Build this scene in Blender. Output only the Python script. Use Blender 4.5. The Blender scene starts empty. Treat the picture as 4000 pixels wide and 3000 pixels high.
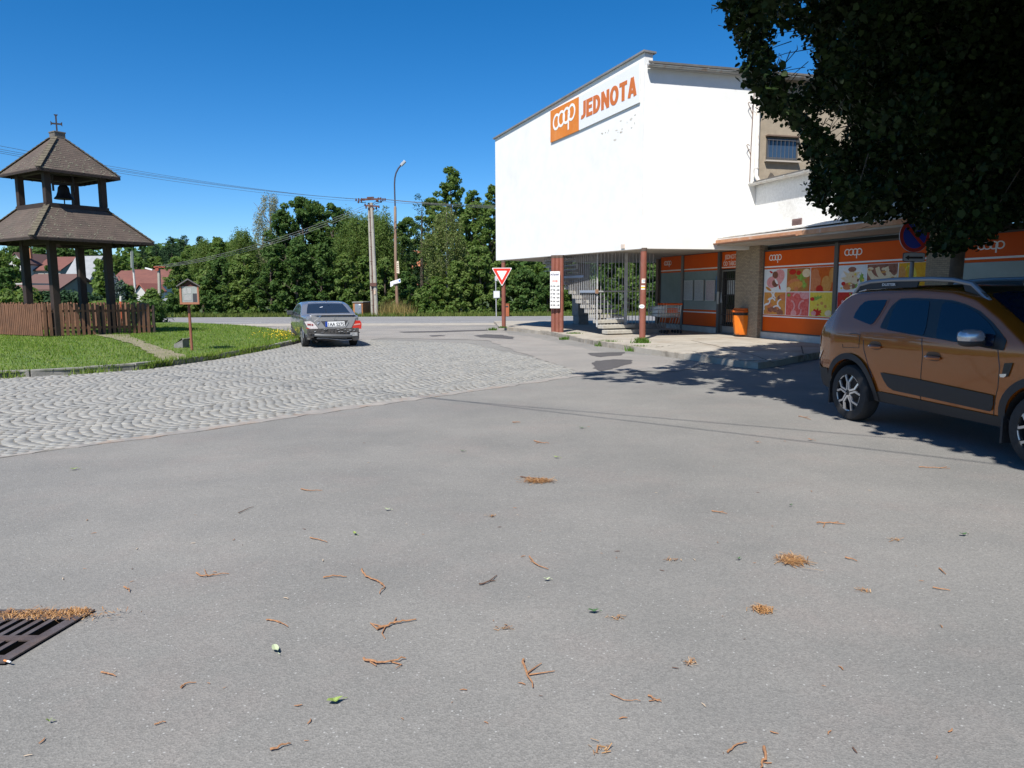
import bpy, bmesh, math, random
import numpy as np
from mathutils import Vector, Matrix
random.seed(7); RNG = np.random.default_rng(7)
SC = bpy.context.scene; COL = SC.collection
# ---------------------------------------------------------------- camera geometry (used to survey the place)
FOC = 2900.0; CAMH = 1.6; PITCH = math.atan(360/FOC); ROLL = 0.005
_c, _s = math.cos(PITCH), math.sin(PITCH)
VF = Vector((0, _c, -_s)); _R0 = Vector((1, 0, 0)); _U0 = Vector((0, _s, _c))
VR = _R0*math.cos(ROLL) - _U0*math.sin(ROLL); VU = _U0*math.cos(ROLL) + _R0*math.sin(ROLL)
CAM = Vector((0, 0, CAMH))
def ray(px, py): return VF*FOC + VR*(px-2000) + VU*(1500-py)
def G(px, py, z=0.0):
    d = ray(px, py); return CAM + d*((z-CAMH)/d.z)
def AT(px, py, Y):
    d = ray(px, py); return CAM + d*(Y/d.y)
def ZAT(py, P):            # height of a pixel row above the ground point P
    lo, hi = -2.0, 40.0
    for _ in range(40):
        m = (lo+hi)/2; v = Vector((P[0], P[1], m)) - CAM
        y = 1500 - FOC*VU.dot(v)/VF.dot(v)
        if y > py: lo = m
        else: hi = m
    return (lo+hi)/2
class Wall:
    """a vertical plane; u runs from p0 to p1, n is the outward side (off = metres in front)"""
    def __init__(s, p0, p1, out=None):
        s.p = Vector((p0[0], p0[1])); d = Vector((p1[0]-p0[0], p1[1]-p0[1])); s.L = d.length; s.d = d/s.L
        s.n = Vector((s.d.y, -s.d.x))
        if s.n.dot(-s.p) < 0: s.n = -s.n
        if out is not None: s.n = Vector(out)
    def hit(s, px, py, off=0.0):
        r = ray(px, py); q = s.p + s.n*off
        t = q.dot(s.n)/(r.x*s.n.x + r.y*s.n.y)
        w = CAM + r*t
        return ((w.x-s.p.x)*s.d.x + (w.y-s.p.y)*s.d.y, w.z)
    def at(s, u, z, off=0.0):
        q = s.p + s.d*u + s.n*off; return Vector((q.x, q.y, z))
    def quad_px(s, pts, off=0.0): return [s.at(*s.hit(px, py, off), off) for px, py in pts]
# ---------------------------------------------------------------- objects
WM = {}
def tag(o, label=None, cat=None, group=None, kind=None):
    if label: o['label'] = label
    if cat: o['category'] = cat
    if group: o['group'] = group
    if kind: o['kind'] = kind
    return o
def thing(name, label, cat, loc=(0, 0, 0), rot=0.0, group=None):
    o = bpy.data.objects.new(name, None); COL.objects.link(o)
    o.empty_display_size = 0.2
    o.location = loc; o.rotation_euler = (0, 0, rot)
    WM[o.name] = Matrix.Translation(Vector(loc)) @ Matrix.Rotation(rot, 4, 'Z')
    return tag(o, label, cat, group)
def link_mesh(name, me, mat, parent=None, local=False, smooth=None, bevel=0):
    o = bpy.data.objects.new(name, me); COL.objects.link(o)
    if mat is not None:
        for m in (mat if isinstance(mat, (list, tuple)) else [mat]): me.materials.append(m)
    W = Matrix.Identity(4)
    if parent is not None:
        W = WM[parent.name]; o.parent = parent
        if not local: me.transform(W.inverted())
    WM[o.name] = W
    if smooth:
        me.shade_smooth(); me.set_sharp_from_angle(angle=math.radians(smooth))
    if bevel:
        b = o.modifiers.new('bevel', 'BEVEL'); b.width = bevel; b.segments = 2; b.limit_method = 'ANGLE'; b.angle_limit = math.radians(40)
    return o
class MB:
    def __init__(s): s.v = []; s.f = []
    def add(s, vs, fs):
        k = len(s.v); s.v += [Vector(x) for x in vs]; s.f += [[i+k for i in f] for f in fs]; return s
    def quad(s, a, b, c, d): return s.add([a, b, c, d], [[0, 1, 2, 3]])
    def poly(s, pts): return s.add(pts, [list(range(len(pts)))])
    def frame_box(s, O, X, Y, Z):
        O, X, Y, Z = map(Vector, (O, X, Y, Z))
        vs = [O, O+X, O+X+Y, O+Y, O+Z, O+X+Z, O+X+Y+Z, O+Y+Z]
        fs = [[0, 3, 2, 1], [4, 5, 6, 7], [0, 1, 5, 4], [1, 2, 6, 5], [2, 3, 7, 6], [3, 0, 4, 7]]
        if X.cross(Y).dot(Z) < 0: fs = [f[::-1] for f in fs]
        return s.add(vs, fs)
    def box(s, c, size, rot=0.0):
        c = Vector(c); cx, sx = math.cos(rot), math.sin(rot)
        X = Vector((cx, sx, 0))*size[0]; Y = Vector((-sx, cx, 0))*size[1]; Z = Vector((0, 0, size[2]))
        return s.frame_box(c-X/2-Y/2-Z/2, X, Y, Z)
    def bar(s, a, b, w, h=None, up=(0, 0, 1)):
        a, b = Vector(a), Vector(b); h = h or w; d = (b-a).normalized(); u = Vector(up)
        if abs(d.dot(u)) > .95: u = Vector((1, 0, 0))
        x = d.cross(u).normalized(); y = x.cross(d)
        return s.frame_box(a - x*w/2 - y*h/2, x*w, y*h, b-a)
    def tube(s, pts, r, n=8, cap=True):
        pts = [Vector(p) for p in pts]; rs = r if isinstance(r, (list, tuple)) else [r]*len(pts)
        k = len(s.v); ref = None
        for i, p in enumerate(pts):
            d = (pts[min(i+1, len(pts)-1)] - pts[max(i-1, 0)]).normalized()
            if ref is None:
                ref = Vector((0, 0, 1)) if abs(d.z) < .9 else Vector((1, 0, 0))
            x = d.cross(ref).normalized(); y = x.cross(d).normalized(); ref = y
            for j in range(n):
                a = 2*math.pi*j/n; s.v.append(p + (x*math.cos(a) + y*math.sin(a))*rs[i])
        for i in range(len(pts)-1):
            for j in range(n):
                s.f.append([k+i*n+j, k+i*n+(j+1) % n, k+(i+1)*n+(j+1) % n, k+(i+1)*n+j])
        if cap:
            s.f.append([k+j for j in range(n)][::-1]); e = k+(len(pts)-1)*n; s.f.append([e+j for j in range(n)])
        return s
    def prism(s, poly, ext):
        """poly: list of 3D points (planar), extruded along ext"""
        P = [Vector(p) for p in poly]; e = Vector(ext); n = len(P)
        nm = Vector((0, 0, 0))
        for i in range(n): nm += P[i].cross(P[(i+1) % n])
        k = len(s.v); s.v += P + [p+e for p in P]
        a = list(range(n)); b = [i+n for i in a]; flip = nm.dot(e) > 0
        F = [a[::-1] if flip else a, b if flip else b[::-1]]
        for i in range(n):
            q = [i, (i+1) % n, n+(i+1) % n, n+i]; F.append(q if flip else q[::-1])
        s.f += [[i+k for i in f] for f in F]; return s
    def lathe(s, prof, c=(0, 0, 0), n=16, cap=True):
        c = Vector(c); k = len(s.v); m = len(prof)
        for r, z in prof:
            for j in range(n):
                a = 2*math.pi*j/n; s.v.append(c + Vector((r*math.cos(a), r*math.sin(a), z)))
        for i in range(m-1):
            for j in range(n): s.f.append([k+i*n+j, k+i*n+(j+1) % n, k+(i+1)*n+(j+1) % n, k+(i+1)*n+j])
        if cap:
            s.f.append([k+j for j in range(n)][::-1]); s.f.append([k+(m-1)*n+j for j in range(n)])
        return s
    def mesh(s, name):
        me = bpy.data.meshes.new(name); me.from_pydata([tuple(v) for v in s.v], [], s.f); me.validate(); me.update(); return me
    def build(s, name, mat, parent=None, local=False, smooth=None, bevel=0):
        return link_mesh(name, s.mesh(name), mat, parent, local, smooth, bevel)
def np_mesh(name, V, F):
    """fast mesh: V (n,3), F (m,k) all faces of k corners"""
    V = np.asarray(V, np.float32); F = np.asarray(F, np.int32); m, k = F.shape
    me = bpy.data.meshes.new(name)
    me.vertices.add(len(V)); me.vertices.foreach_set('co', V.ravel())
    me.loops.add(m*k); me.loops.foreach_set('vertex_index', F.ravel())
    me.polygons.add(m); me.polygons.foreach_set('loop_start', np.arange(0, m*k, k, dtype=np.int32))
    me.polygons.foreach_set('loop_total', np.full(m, k, np.int32))
    me.update(); me.validate(); return me
def copy_tree(o, parent=None):
    c = o.copy(); COL.objects.link(c)
    if parent is not None: c.parent = parent
    for ch in list(o.children): copy_tree(ch, c)
    return c
def sheet(name, pts, z, mat, kind='structure', parent=None):
    """flat ground sheet from ground points, triangulated"""
    bm = bmesh.new(); vs = [bm.verts.new((p[0], p[1], z)) for p in pts]; f = bm.faces.new(vs)
    if f.normal.z < 0 or f.calc_area() and True:
        f.normal_update()
        if f.normal.z < 0: f.normal_flip()
    bmesh.ops.triangulate(bm, faces=bm.faces[:]); me = bpy.data.meshes.new(name); bm.to_mesh(me); bm.free()
    o = link_mesh(name, me, mat, parent)
    if kind: o['kind'] = kind
    return o
def wobble(pts, step=.4, amp=.06, seed=1):
    r = random.Random(seed); out = []
    for i in range(len(pts)):
        a, b = Vector(pts[i][:2]), Vector(pts[(i+1) % len(pts)][:2]); n = max(1, int((b-a).length/step))
        for k in range(n):
            p = a.lerp(b, k/n); out.append((p.x + r.uniform(-amp, amp), p.y + r.uniform(-amp, amp)))
    return out
def text_mesh(s, size, bold=0.0, sx=1.0, depth=0.0, shear=0.0):
    """lettering as a mesh in the local XY plane, left-bottom aligned; returns mesh, width"""
    cu = bpy.data.curves.new('text', 'FONT'); cu.body = s; cu.size = size; cu.offset = bold; cu.extrude = depth; cu.shear = shear
    cu.resolution_u = 3; cu.space_line = 1.0
    o = bpy.data.objects.new('text', cu); COL.objects.link(o)
    me = bpy.data.meshes.new_from_object(o.evaluated_get(bpy.context.evaluated_depsgraph_get()))
    bpy.data.objects.remove(o); bpy.data.curves.remove(cu)
    me.transform(Matrix.Diagonal((sx, 1, 1, 1)))
    xs = [v.co.x for v in me.vertices]; mn = min(xs)
    me.transform(Matrix.Translation((-mn, 0, 0)))
    return me, max(xs)-mn
def basis(origin, X, Z):
    """matrix that takes local x->X, y->Z(up), z->outward"""
    X = Vector(X).normalized(); Z = Vector(Z).normalized(); N = X.cross(Z).normalized()
    M = Matrix((X, Z, N)).transposed().to_4x4(); M.translation = Vector(origin); return M
def put_text(name, s, size, origin, X, Z, mat, parent, bold=0.0, sx=1.0, width=None, depth=0.002, center=False):
    me, w = text_mesh(s, size, bold, sx, depth)
    k = 1.0
    if width: k = width/w; me.transform(Matrix.Diagonal((k, 1, 1, 1))); w = width
    if center: me.transform(Matrix.Translation((-w/2, 0, 0)))
    me.transform(basis(origin, X, Z)); return link_mesh(name, me, mat, parent)
def ribbon2d(path, w, closed=False):
    """2D stroked path -> verts, quads"""
    n = len(path); V = []; F = []
    for i in range(n):
        a = path[(i-1) % n] if (closed or i > 0) else path[i]; b = path[(i+1) % n] if (closed or i < n-1) else path[i]
        t = Vector((b[0]-a[0], b[1]-a[1])).normalized(); nn = Vector((-t.y, t.x))*w/2
        V += [(path[i][0]+nn.x, path[i][1]+nn.y), (path[i][0]-nn.x, path[i][1]-nn.y)]
    for i in range(n if closed else n-1):
        j = (i+1) % n; F.append([2*i, 2*i+1, 2*j+1, 2*j])
    return V, F
def logo_mesh(width):
    """the shop's linked-ring wordmark: c o o p, in local XY, baseline 0 at ring bottom, left at 0"""
    R = .5; rx = .40; sp = .66; w = .155; V = []; F = []
    def add(path, closed):
        v, f = ribbon2d(path, w, closed); k = len(V); V.extend(v); F.extend([[i+k for i in q] for q in f])
    def arc(cx, a0, a1, n=28): return [(cx + rx*math.cos(math.radians(a0+(a1-a0)*i/n)), R + (R-w/2)*math.sin(math.radians(a0+(a1-a0)*i/n))) for i in range(n+1)]
    add(arc(rx+w/2, 38, 322), False)
    add(arc(rx+w/2+sp, 0, 360)[:-1], True); add(arc(rx+w/2+2*sp, 0, 360)[:-1], True)
    cx = rx+w/2+3*sp; add(arc(cx, -150, 180), False)
    add([(cx-rx, R+.05), (cx-rx, -.42)], False)
    tot = cx+rx+w/2; k = width/tot
    me = bpy.data.meshes.new('logo'); me.from_pydata([(x*k, y*k, .0004*(i//58)) for i, (x, y) in enumerate(V)], [], F)
    bm = bmesh.new(); bm.from_mesh(me)
    r = bmesh.ops.solidify(bm, geom=bm.faces[:], thickness=-0.003); bm.to_mesh(me); bm.free()
    return me, width, k
def put_logo(name, width, origin, X, Z, mat, parent, height=None):
    me, w, k = logo_mesh(width)
    if height: me.transform(Matrix.Diagonal((1, height/k, 1, 1)))
    me.transform(basis(origin, X, Z)); return link_mesh(name, me, mat, parent)
def block_letters(s, bold=.2):
    """bold condensed capitals, cap height 1, as one flat mesh (local XY); returns mesh, width"""
    V = []; F = []; x0 = 0.0
    def add(path, closed=False, w=bold):
        v, f = ribbon2d(path, w, closed); k = len(V); V.extend((x+x0, y) for x, y in v); F.extend([[i+k for i in q] for q in f])
    def arc(cx, cy, rx, ry, a0, a1, n=14): return [(cx+rx*math.cos(math.radians(a0+(a1-a0)*i/n)), cy+ry*math.sin(math.radians(a0+(a1-a0)*i/n))) for i in range(n+1)]
    h = bold/2
    for ch in s:
        if ch == 'J': add([(.36, 1), (.36, .28)] + arc(.16, .28, .20, .28-h, 0, -115)); wd = .46
        elif ch == 'E': add([(h, 0), (h, 1)]); add([(bold, h), (.52, h)]); add([(bold, .52), (.47, .52)], w=bold*.9); add([(bold, 1-h), (.52, 1-h)]); wd = .52
        elif ch == 'D': add([(h, 1-h), (.22, 1-h)] + arc(.22, .5, .36-h, .5-h, 90, -90) + [(h, h)]); add([(h, 0), (h, 1)]); wd = .60
        elif ch == 'N': add([(h, 0), (h, 1)]); add([(.52, 0), (.52, 1)]); add([(h*.9, 1-h*.2), (.53, h*.2)], w=bold*.95); wd = .62
        elif ch == 'O': add(arc(.33, .5, .33-h, .52-h, 0, 360, 26)[:-1], True); wd = .66
        elif ch == 'T': add([(0, 1-h), (.56, 1-h)]); add([(.28, 0), (.28, 1-bold)]); wd = .56
        elif ch == 'A': add([(h*.9, 0), (.31, 1)], w=bold*.95); add([(.62-h*.9, 0), (.31, 1)], w=bold*.95); add([(.17, .26), (.45, .26)], w=bold*.8); wd = .62
        x0 += wd+.05
    me = bpy.data.meshes.new('letters'); me.from_pydata([(x, y, .0003*(i//4 % 5)) for i, (x, y) in enumerate(V)], [], F)
    bm = bmesh.new(); bm.from_mesh(me); bmesh.ops.recalc_face_normals(bm, faces=bm.faces[:])
    for f in bm.faces:
        if f.normal.z < 0: f.normal_flip()
    bmesh.ops.solidify(bm, geom=bm.faces[:], thickness=-.004); bm.to_mesh(me); bm.free()
    return me, x0-.05
# ---------------------------------------------------------------- materials
MATS = {}
def M(name, col, rough=.6, metal=0.0, col2=None, scale=6.0, detail=4.0, bump=0.0, bscale=40.0, spec=.5, coat=0.0, mix=None, stain=None, sscale=1.2, samt=.5):
    """principled material; col/col2 mixed by noise in object space; optional large stains and bump"""
    if name in MATS: return MATS[name]
    m = bpy.data.materials.new(name); m.use_nodes = True; nt = m.node_tree; N, L = nt.nodes, nt.links
    b = N['Principled BSDF']; b.inputs['Roughness'].default_value = rough; b.inputs['Metallic'].default_value = metal
    b.inputs['Specular IOR Level'].default_value = spec; b.inputs['Coat Weight'].default_value = coat
    c1 = (*col, 1)
    b.inputs['Base Color'].default_value = c1
    tc = N.new('ShaderNodeTexCoord')
    last = None
    if col2 is not None:
        nz = N.new('ShaderNodeTexNoise'); nz.inputs['Scale'].default_value = scale; nz.inputs['Detail'].default_value = detail; nz.inputs['Roughness'].default_value = .65
        L.new(tc.outputs['Object'], nz.inputs['Vector'])
        rp = N.new('ShaderNodeValToRGB'); rp.color_ramp.elements[0].position = .36; rp.color_ramp.elements[1].position = .64
        rp.color_ramp.elements[0].color = c1; rp.color_ramp.elements[1].color = (*col2, 1)
        L.new(nz.outputs['Fac'], rp.inputs['Fac']); last = rp.outputs['Color']
    if stain is not None:
        n2 = N.new('ShaderNodeTexNoise'); n2.inputs['Scale'].default_value = sscale; n2.inputs['Detail'].default_value = 7; n2.inputs['Roughness'].default_value = .7
        L.new(tc.outputs['Object'], n2.inputs['Vector'])
        r2 = N.new('ShaderNodeValToRGB'); r2.color_ramp.elements[0].position = .52; r2.color_ramp.elements[1].position = .72
        r2.color_ramp.elements[0].color = (0, 0, 0, 1); r2.color_ramp.elements[1].color = (samt, samt, samt, 1)
        L.new(n2.outputs['Fac'], r2.inputs['Fac'])
        mx = N.new('ShaderNodeMix'); mx.data_type = 'RGBA'; L.new(r2.outputs['Color'], mx.inputs['Factor'])
        if last: L.new(last, mx.inputs['A'])
        else: mx.inputs['A'].default_value = c1
        mx.inputs['B'].default_value = (*stain, 1); last = mx.outputs['Result']
    if last: L.new(last, b.inputs['Base Color'])
    if bump:
        n3 = N.new('ShaderNodeTexNoise'); n3.inputs['Scale'].default_value = bscale; n3.inputs['Detail'].default_value = 3
        L.new(tc.outputs['Object'], n3.inputs['Vector'])
        bp = N.new('ShaderNodeBump'); bp.inputs['Strength'].default_value = min(1, bump); bp.inputs['Distance'].default_value = .01
        L.new(n3.outputs['Fac'], bp.inputs['Height']); L.new(bp.outputs['Normal'], b.inputs['Normal'])
    MATS[name] = m; return m
def leaf_mat(name, cols, trans=.35, rough=.7, spec=.16):
    if name in MATS: return MATS[name]
    m = bpy.data.materials.new(name); m.use_nodes = True; nt = m.node_tree; N, L = nt.nodes, nt.links
    b = N['Principled BSDF']; b.inputs['Roughness'].default_value = rough; b.inputs['Specular IOR Level'].default_value = spec
    g = N.new('ShaderNodeNewGeometry'); rp = N.new('ShaderNodeValToRGB'); rp.color_ramp.interpolation = 'LINEAR'
    els = rp.color_ramp.elements
    while len(els) < len(cols): els.new(.5)
    for i, c in enumerate(cols): els[i].position = i/(len(cols)-1); els[i].color = (*c, 1)
    L.new(g.outputs['Random Per Island'], rp.inputs['Fac']); L.new(rp.outputs['Color'], b.inputs['Base Color'])
    t = N.new('ShaderNodeBsdfTranslucent'); mx = N.new('ShaderNodeMixShader'); mx.inputs['Fac'].default_value = trans
    h = N.new('ShaderNodeHueSaturation'); h.inputs['Hue'].default_value = .48; h.inputs['Value'].default_value = 1.5; h.inputs['Saturation'].default_value = 1.1
    L.new(rp.outputs['Color'], h.inputs['Color']); L.new(h.outputs['Color'], t.inputs['Color'])
    L.new(b.outputs['BSDF'], mx.inputs[1]); L.new(t.outputs['BSDF'], mx.inputs[2])
    L.new(mx.outputs['Shader'], N['Material Output'].inputs['Surface'])
    MATS[name] = m; return m
# ---------------------------------------------------------------- camera, light, sky
cam = bpy.data.cameras.new('camera'); co = bpy.data.objects.new('camera', cam); COL.objects.link(co); SC.camera = co
cam.sensor_width = 36.0; cam.lens = 36.0*FOC/4000; cam.clip_end = 3000; cam.clip_start = .05
mw = Matrix((VR, VU, -VF)).transposed().to_4x4(); mw.translation = CAM; co.matrix_world = mw
SUN_AZ = Vector((-0.36, -0.933)).normalized(); SUN_EL = math.radians(54)
sl = bpy.data.lights.new('sun', 'SUN'); sl.energy = 4.2; sl.angle = math.radians(.5); sl.color = (1, .955, .88)
so = bpy.data.objects.new('sun', sl); COL.objects.link(so)
to_sun = Vector((SUN_AZ.x*math.cos(SUN_EL), SUN_AZ.y*math.cos(SUN_EL), math.sin(SUN_EL)))
so.rotation_euler = (-to_sun).to_track_quat('-Z', 'Y').to_euler(); so.location = (0, 0, 30)
w = bpy.data.worlds.new('World'); SC.world = w; w.use_nodes = True; nt = w.node_tree
sk = nt.nodes.new('ShaderNodeTexSky'); sk.sky_type = 'NISHITA'; sk.sun_disc = False; sk.sun_elevation = SUN_EL
sk.sun_rotation = math.atan2(SUN_AZ.x, SUN_AZ.y); sk.altitude = 300; sk.air_density = .75; sk.dust_density = .25; sk.ozone_density = 4.5
hs = nt.nodes.new('ShaderNodeHueSaturation'); hs.inputs['Saturation'].default_value = 1.33
nt.links.new(sk.outputs['Color'], hs.inputs['Color'])
nt.links.new(hs.outputs['Color'], nt.nodes['Background'].inputs['Color']); nt.nodes['Background'].inputs['Strength'].default_value = .084
SC.view_settings.view_transform = 'Standard'; SC.view_settings.look = 'None'; SC.view_settings.gamma = 1; SC.view_settings.exposure = .85
SC.cycles.max_bounces = 6; SC.cycles.diffuse_bounces = 3; SC.cycles.transparent_max_bounces = 6
# ---------------------------------------------------------------- ground materials
def asphalt_mat(name, a, b, fleck=.42, warm=(.17, .145, .135)):
    m = bpy.data.materials.new(name); m.use_nodes = True; nt = m.node_tree; N, L = nt.nodes, nt.links
    bs = N['Principled BSDF']; bs.inputs['Roughness'].default_value = .85; bs.inputs['Specular IOR Level'].default_value = .3
    tc = N.new('ShaderNodeTexCoord')
    def noise(sc, det, rough=.6):
        n = N.new('ShaderNodeTexNoise'); n.inputs['Scale'].default_value = sc; n.inputs['Detail'].default_value = det; n.inputs['Roughness'].default_value = rough
        L.new(tc.outputs['Object'], n.inputs['Vector']); return n
    def ramp(src, p0, p1, c0, c1):
        r = N.new('ShaderNodeValToRGB'); r.color_ramp.elements[0].position = p0; r.color_ramp.elements[1].position = p1
        r.color_ramp.elements[0].color = (*c0, 1); r.color_ramp.elements[1].color = (*c1, 1); L.new(src, r.inputs['Fac']); return r.outputs['Color']
    def mix(f, A, B, mode='MIX'):
        x = N.new('ShaderNodeMix'); x.data_type = 'RGBA'; x.blend_type = mode
        if isinstance(f, (int, float)): x.inputs['Factor'].default_value = f
        else: L.new(f, x.inputs['Factor'])
        for s, v in (('A', A), ('B', B)):
            if isinstance(v, tuple): x.inputs[s].default_value = (*v, 1)
            else: L.new(v, x.inputs[s])
        return x.outputs['Result']
    big = noise(.55, 6, .65); base = ramp(big.outputs['Fac'], .33, .68, a, b)
    tr = N.new('ShaderNodeMapping'); tr.inputs['Rotation'].default_value = (0, 0, .75); tr.inputs['Scale'].default_value = (.16, .9, 1); L.new(tc.outputs['Object'], tr.inputs['Vector'])
    n5 = N.new('ShaderNodeTexNoise'); n5.inputs['Scale'].default_value = .8; n5.inputs['Detail'].default_value = 4; n5.inputs['Distortion'].default_value = .6; L.new(tr.outputs['Vector'], n5.inputs['Vector'])
    base = mix(.5, base, ramp(n5.outputs['Fac'], .34, .66, (.88, .885, .90), (1.10, 1.09, 1.07)), 'MULTIPLY')
    w2 = noise(.9, 5, .7); fw = ramp(w2.outputs['Fac'], .5, .75, (0, 0, 0), (.55, .55, .55)); base = mix(fw, base, warm)
    v = N.new('ShaderNodeTexVoronoi'); v.inputs['Scale'].default_value = 110; L.new(tc.outputs['Object'], v.inputs['Vector'])
    sp = N.new('ShaderNodeSeparateColor'); L.new(v.outputs['Color'], sp.inputs['Color'])
    grain = ramp(sp.outputs['Red'], 0, 1, (.74, .74, .74), (1.22, 1.21, 1.20)); base = mix(.62, base, grain, 'MULTIPLY')
    g2 = noise(190, 2); base = mix(.6, base, ramp(g2.outputs['Fac'], .3, .7, (.7, .7, .7), (1.3, 1.3, 1.3)), 'MULTIPLY')
    v2 = N.new('ShaderNodeTexVoronoi'); v2.inputs['Scale'].default_value = 44; L.new(tc.outputs['Object'], v2.inputs['Vector'])
    s2 = N.new('ShaderNodeSeparateColor'); L.new(v2.outputs['Color'], s2.inputs['Color'])
    c1 = N.new('ShaderNodeMath'); c1.operation = 'GREATER_THAN'; c1.inputs[1].default_value = .86; L.new(s2.outputs['Green'], c1.inputs[0])
    c2 = N.new('ShaderNodeMath'); c2.operation = 'LESS_THAN'; c2.inputs[1].default_value = .20; L.new(v2.outputs['Distance'], c2.inputs[0])
    c3 = N.new('ShaderNodeMath'); c3.operation = 'MULTIPLY'; L.new(c1.outputs[0], c3.inputs[0]); L.new(c2.outputs[0], c3.inputs[1])
    c4 = N.new('ShaderNodeMath'); c4.operation = 'MULTIPLY'; c4.inputs[1].default_value = .8; L.new(c3.outputs[0], c4.inputs[0])
    base = mix(c4.outputs[0], base, (fleck, fleck, fleck*.97))
    L.new(base, bs.inputs['Base Color'])
    bp = N.new('ShaderNodeBump'); bp.inputs['Strength'].default_value = .45; bp.inputs['Distance'].default_value = .004
    L.new(v.outputs['Distance'], bp.inputs['Height']); L.new(bp.outputs['Normal'], bs.inputs['Normal'])
    return m
A_LOT = asphalt_mat('asphalt', (.165, .163, .155), (.214, .208, .195), .34, (.215, .19, .177))
A_ROAD = asphalt_mat('road asphalt', (.19, .19, .195), (.225, .222, .222), .3, (.2, .195, .19))
A_PATCH = asphalt_mat('dark patch', (.062, .060, .062), (.085, .08, .082), .2, (.075, .068, .066))
A_PALE = asphalt_mat('worn asphalt', (.20, .192, .182), (.26, .245, .225), .4, (.25, .215, .195))
MEADOW = M('meadow', (.035, .06, .015), .95, col2=(.06, .085, .02), scale=.4)
SAND = M('joint sand', (.20, .19, .17), .95, col2=(.15, .14, .12), scale=3, stain=(.20, .125, .07), sscale=1.1, samt=.7)
# ---------------------------------------------------------------- ground, road, lot
def ground_mesh():
    xs = [-420, -300, -220, -160, -120, -90, -70, -50, -30, -15, 0, 15, 30, 60, 120, 300]
    ys = [-60, -20, 10, 30, 50, 56, 62, 70, 80, 95, 115, 140, 170, 210, 270, 350, 480, 700]
    V = []; F = []
    for y in ys:
        for x in xs:
            z = -.03 + max(0, y-75)*.022 + max(0, y-150)*.02
            V.append((x, y, z))
    n = len(xs)
    for j in range(len(ys)-1):
        for i in range(n-1): F.append([j*n+i, j*n+i+1, (j+1)*n+i+1, (j+1)*n+i])
    me = bpy.data.meshes.new('ground'); me.from_pydata(V, [], F); me.update()
    o = link_mesh('ground', me, MEADOW, smooth=60); o['kind'] = 'structure'
ground_mesh()
sheet('parking_lot', [(-70, -25), (35, -25), (35, 37), (-1, 37.6), (-30, 38.6), (-70, 40)], 0.0, A_LOT)
RD = Wall((-24.0, 49.95), (-1.7, 49.15))
def on_road(u, off): q = RD.p + RD.d*u + RD.n*off; return (q.x, q.y)
if RD.n.y > 0: RD.n = -RD.n
sheet('road', [on_road(-150, 0), on_road(120, 0), on_road(120, 10.6), on_road(-150, 10.6)], .006, A_ROAD)
sheet('road_shoulder', wobble([on_road(-12, 10.6), on_road(45, 10.6), on_road(45, 12.6), on_road(10, 13.6), on_road(-6, 13.2)], .8, .12, 5), .010, M('pale gravel', (.36, .33, .28), .95, col2=(.27, .245, .21), scale=2.5, bump=.6, bscale=30))
WHITE_LINE = M('road paint', (.72, .72, .70), .7, col2=(.55, .55, .53), scale=4)
def dashes(off, u0, u1, ln, gap, wd=.14):
    b = MB(); u = u0
    while u < u1:
        p = [on_road(u, off), on_road(u+ln, off), on_road(u+ln, off+wd), on_road(u, off+wd)]
        b.add([(x, y, .012) for x, y in p], [[0, 1, 2, 3]]); u += ln+gap
    o = b.build('road_marking', WHITE_LINE); o['kind'] = 'structure'
dashes(1.1, -40.6, 60, 2.2, 1.5); dashes(9.2, -41.0, 60, 2.6, 1.5, .16)
# paler worn junction between the cobbles and the road
sheet('worn_apron', wobble([G(1180, 1350), G(1420, 1300), G(1900, 1300), G(2080, 1316), G(2200, 1345), G(2330, 1372), G(2560, 1392), G(2760, 1420), G(2650, 1450), G(2420, 1455), G(2280, 1468),
      G(2150, 1420), G(1900, 1330), G(1500, 1320), G(1200, 1372)], .35, .08, 11), .008, A_PALE)
sheet('junction', [on_road(14, 10.5), on_road(34, 10.5), G(1960, 1282), G(2000, 1318), G(1180, 1322), G(1080, 1300), G(960, 1284)], .004, A_PALE)
for k, px in enumerate([[(1850, 1312), (1900, 1307), (1960, 1309), (2010, 1318), (2000, 1326), (1930, 1322), (1880, 1319)],
                        [(1560, 1297), (1700, 1294), (1900, 1289), (1905, 1292), (1700, 1299), (1575, 1300)],
                        [(2290, 1382), (2370, 1378), (2440, 1378), (2420, 1390), (2340, 1397)],
                        [(2320, 1412), (2400, 1405), (2470, 1407), (2465, 1420), (2400, 1440), (2350, 1453), (2318, 1440)],
                        [(1675, 1312), (1725, 1310), (1740, 1313), (1690, 1316)]]):
    sheet('asphalt_patch', wobble([G(*p) for p in px], .15, .05, 20+k), .013, A_PATCH)
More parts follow.
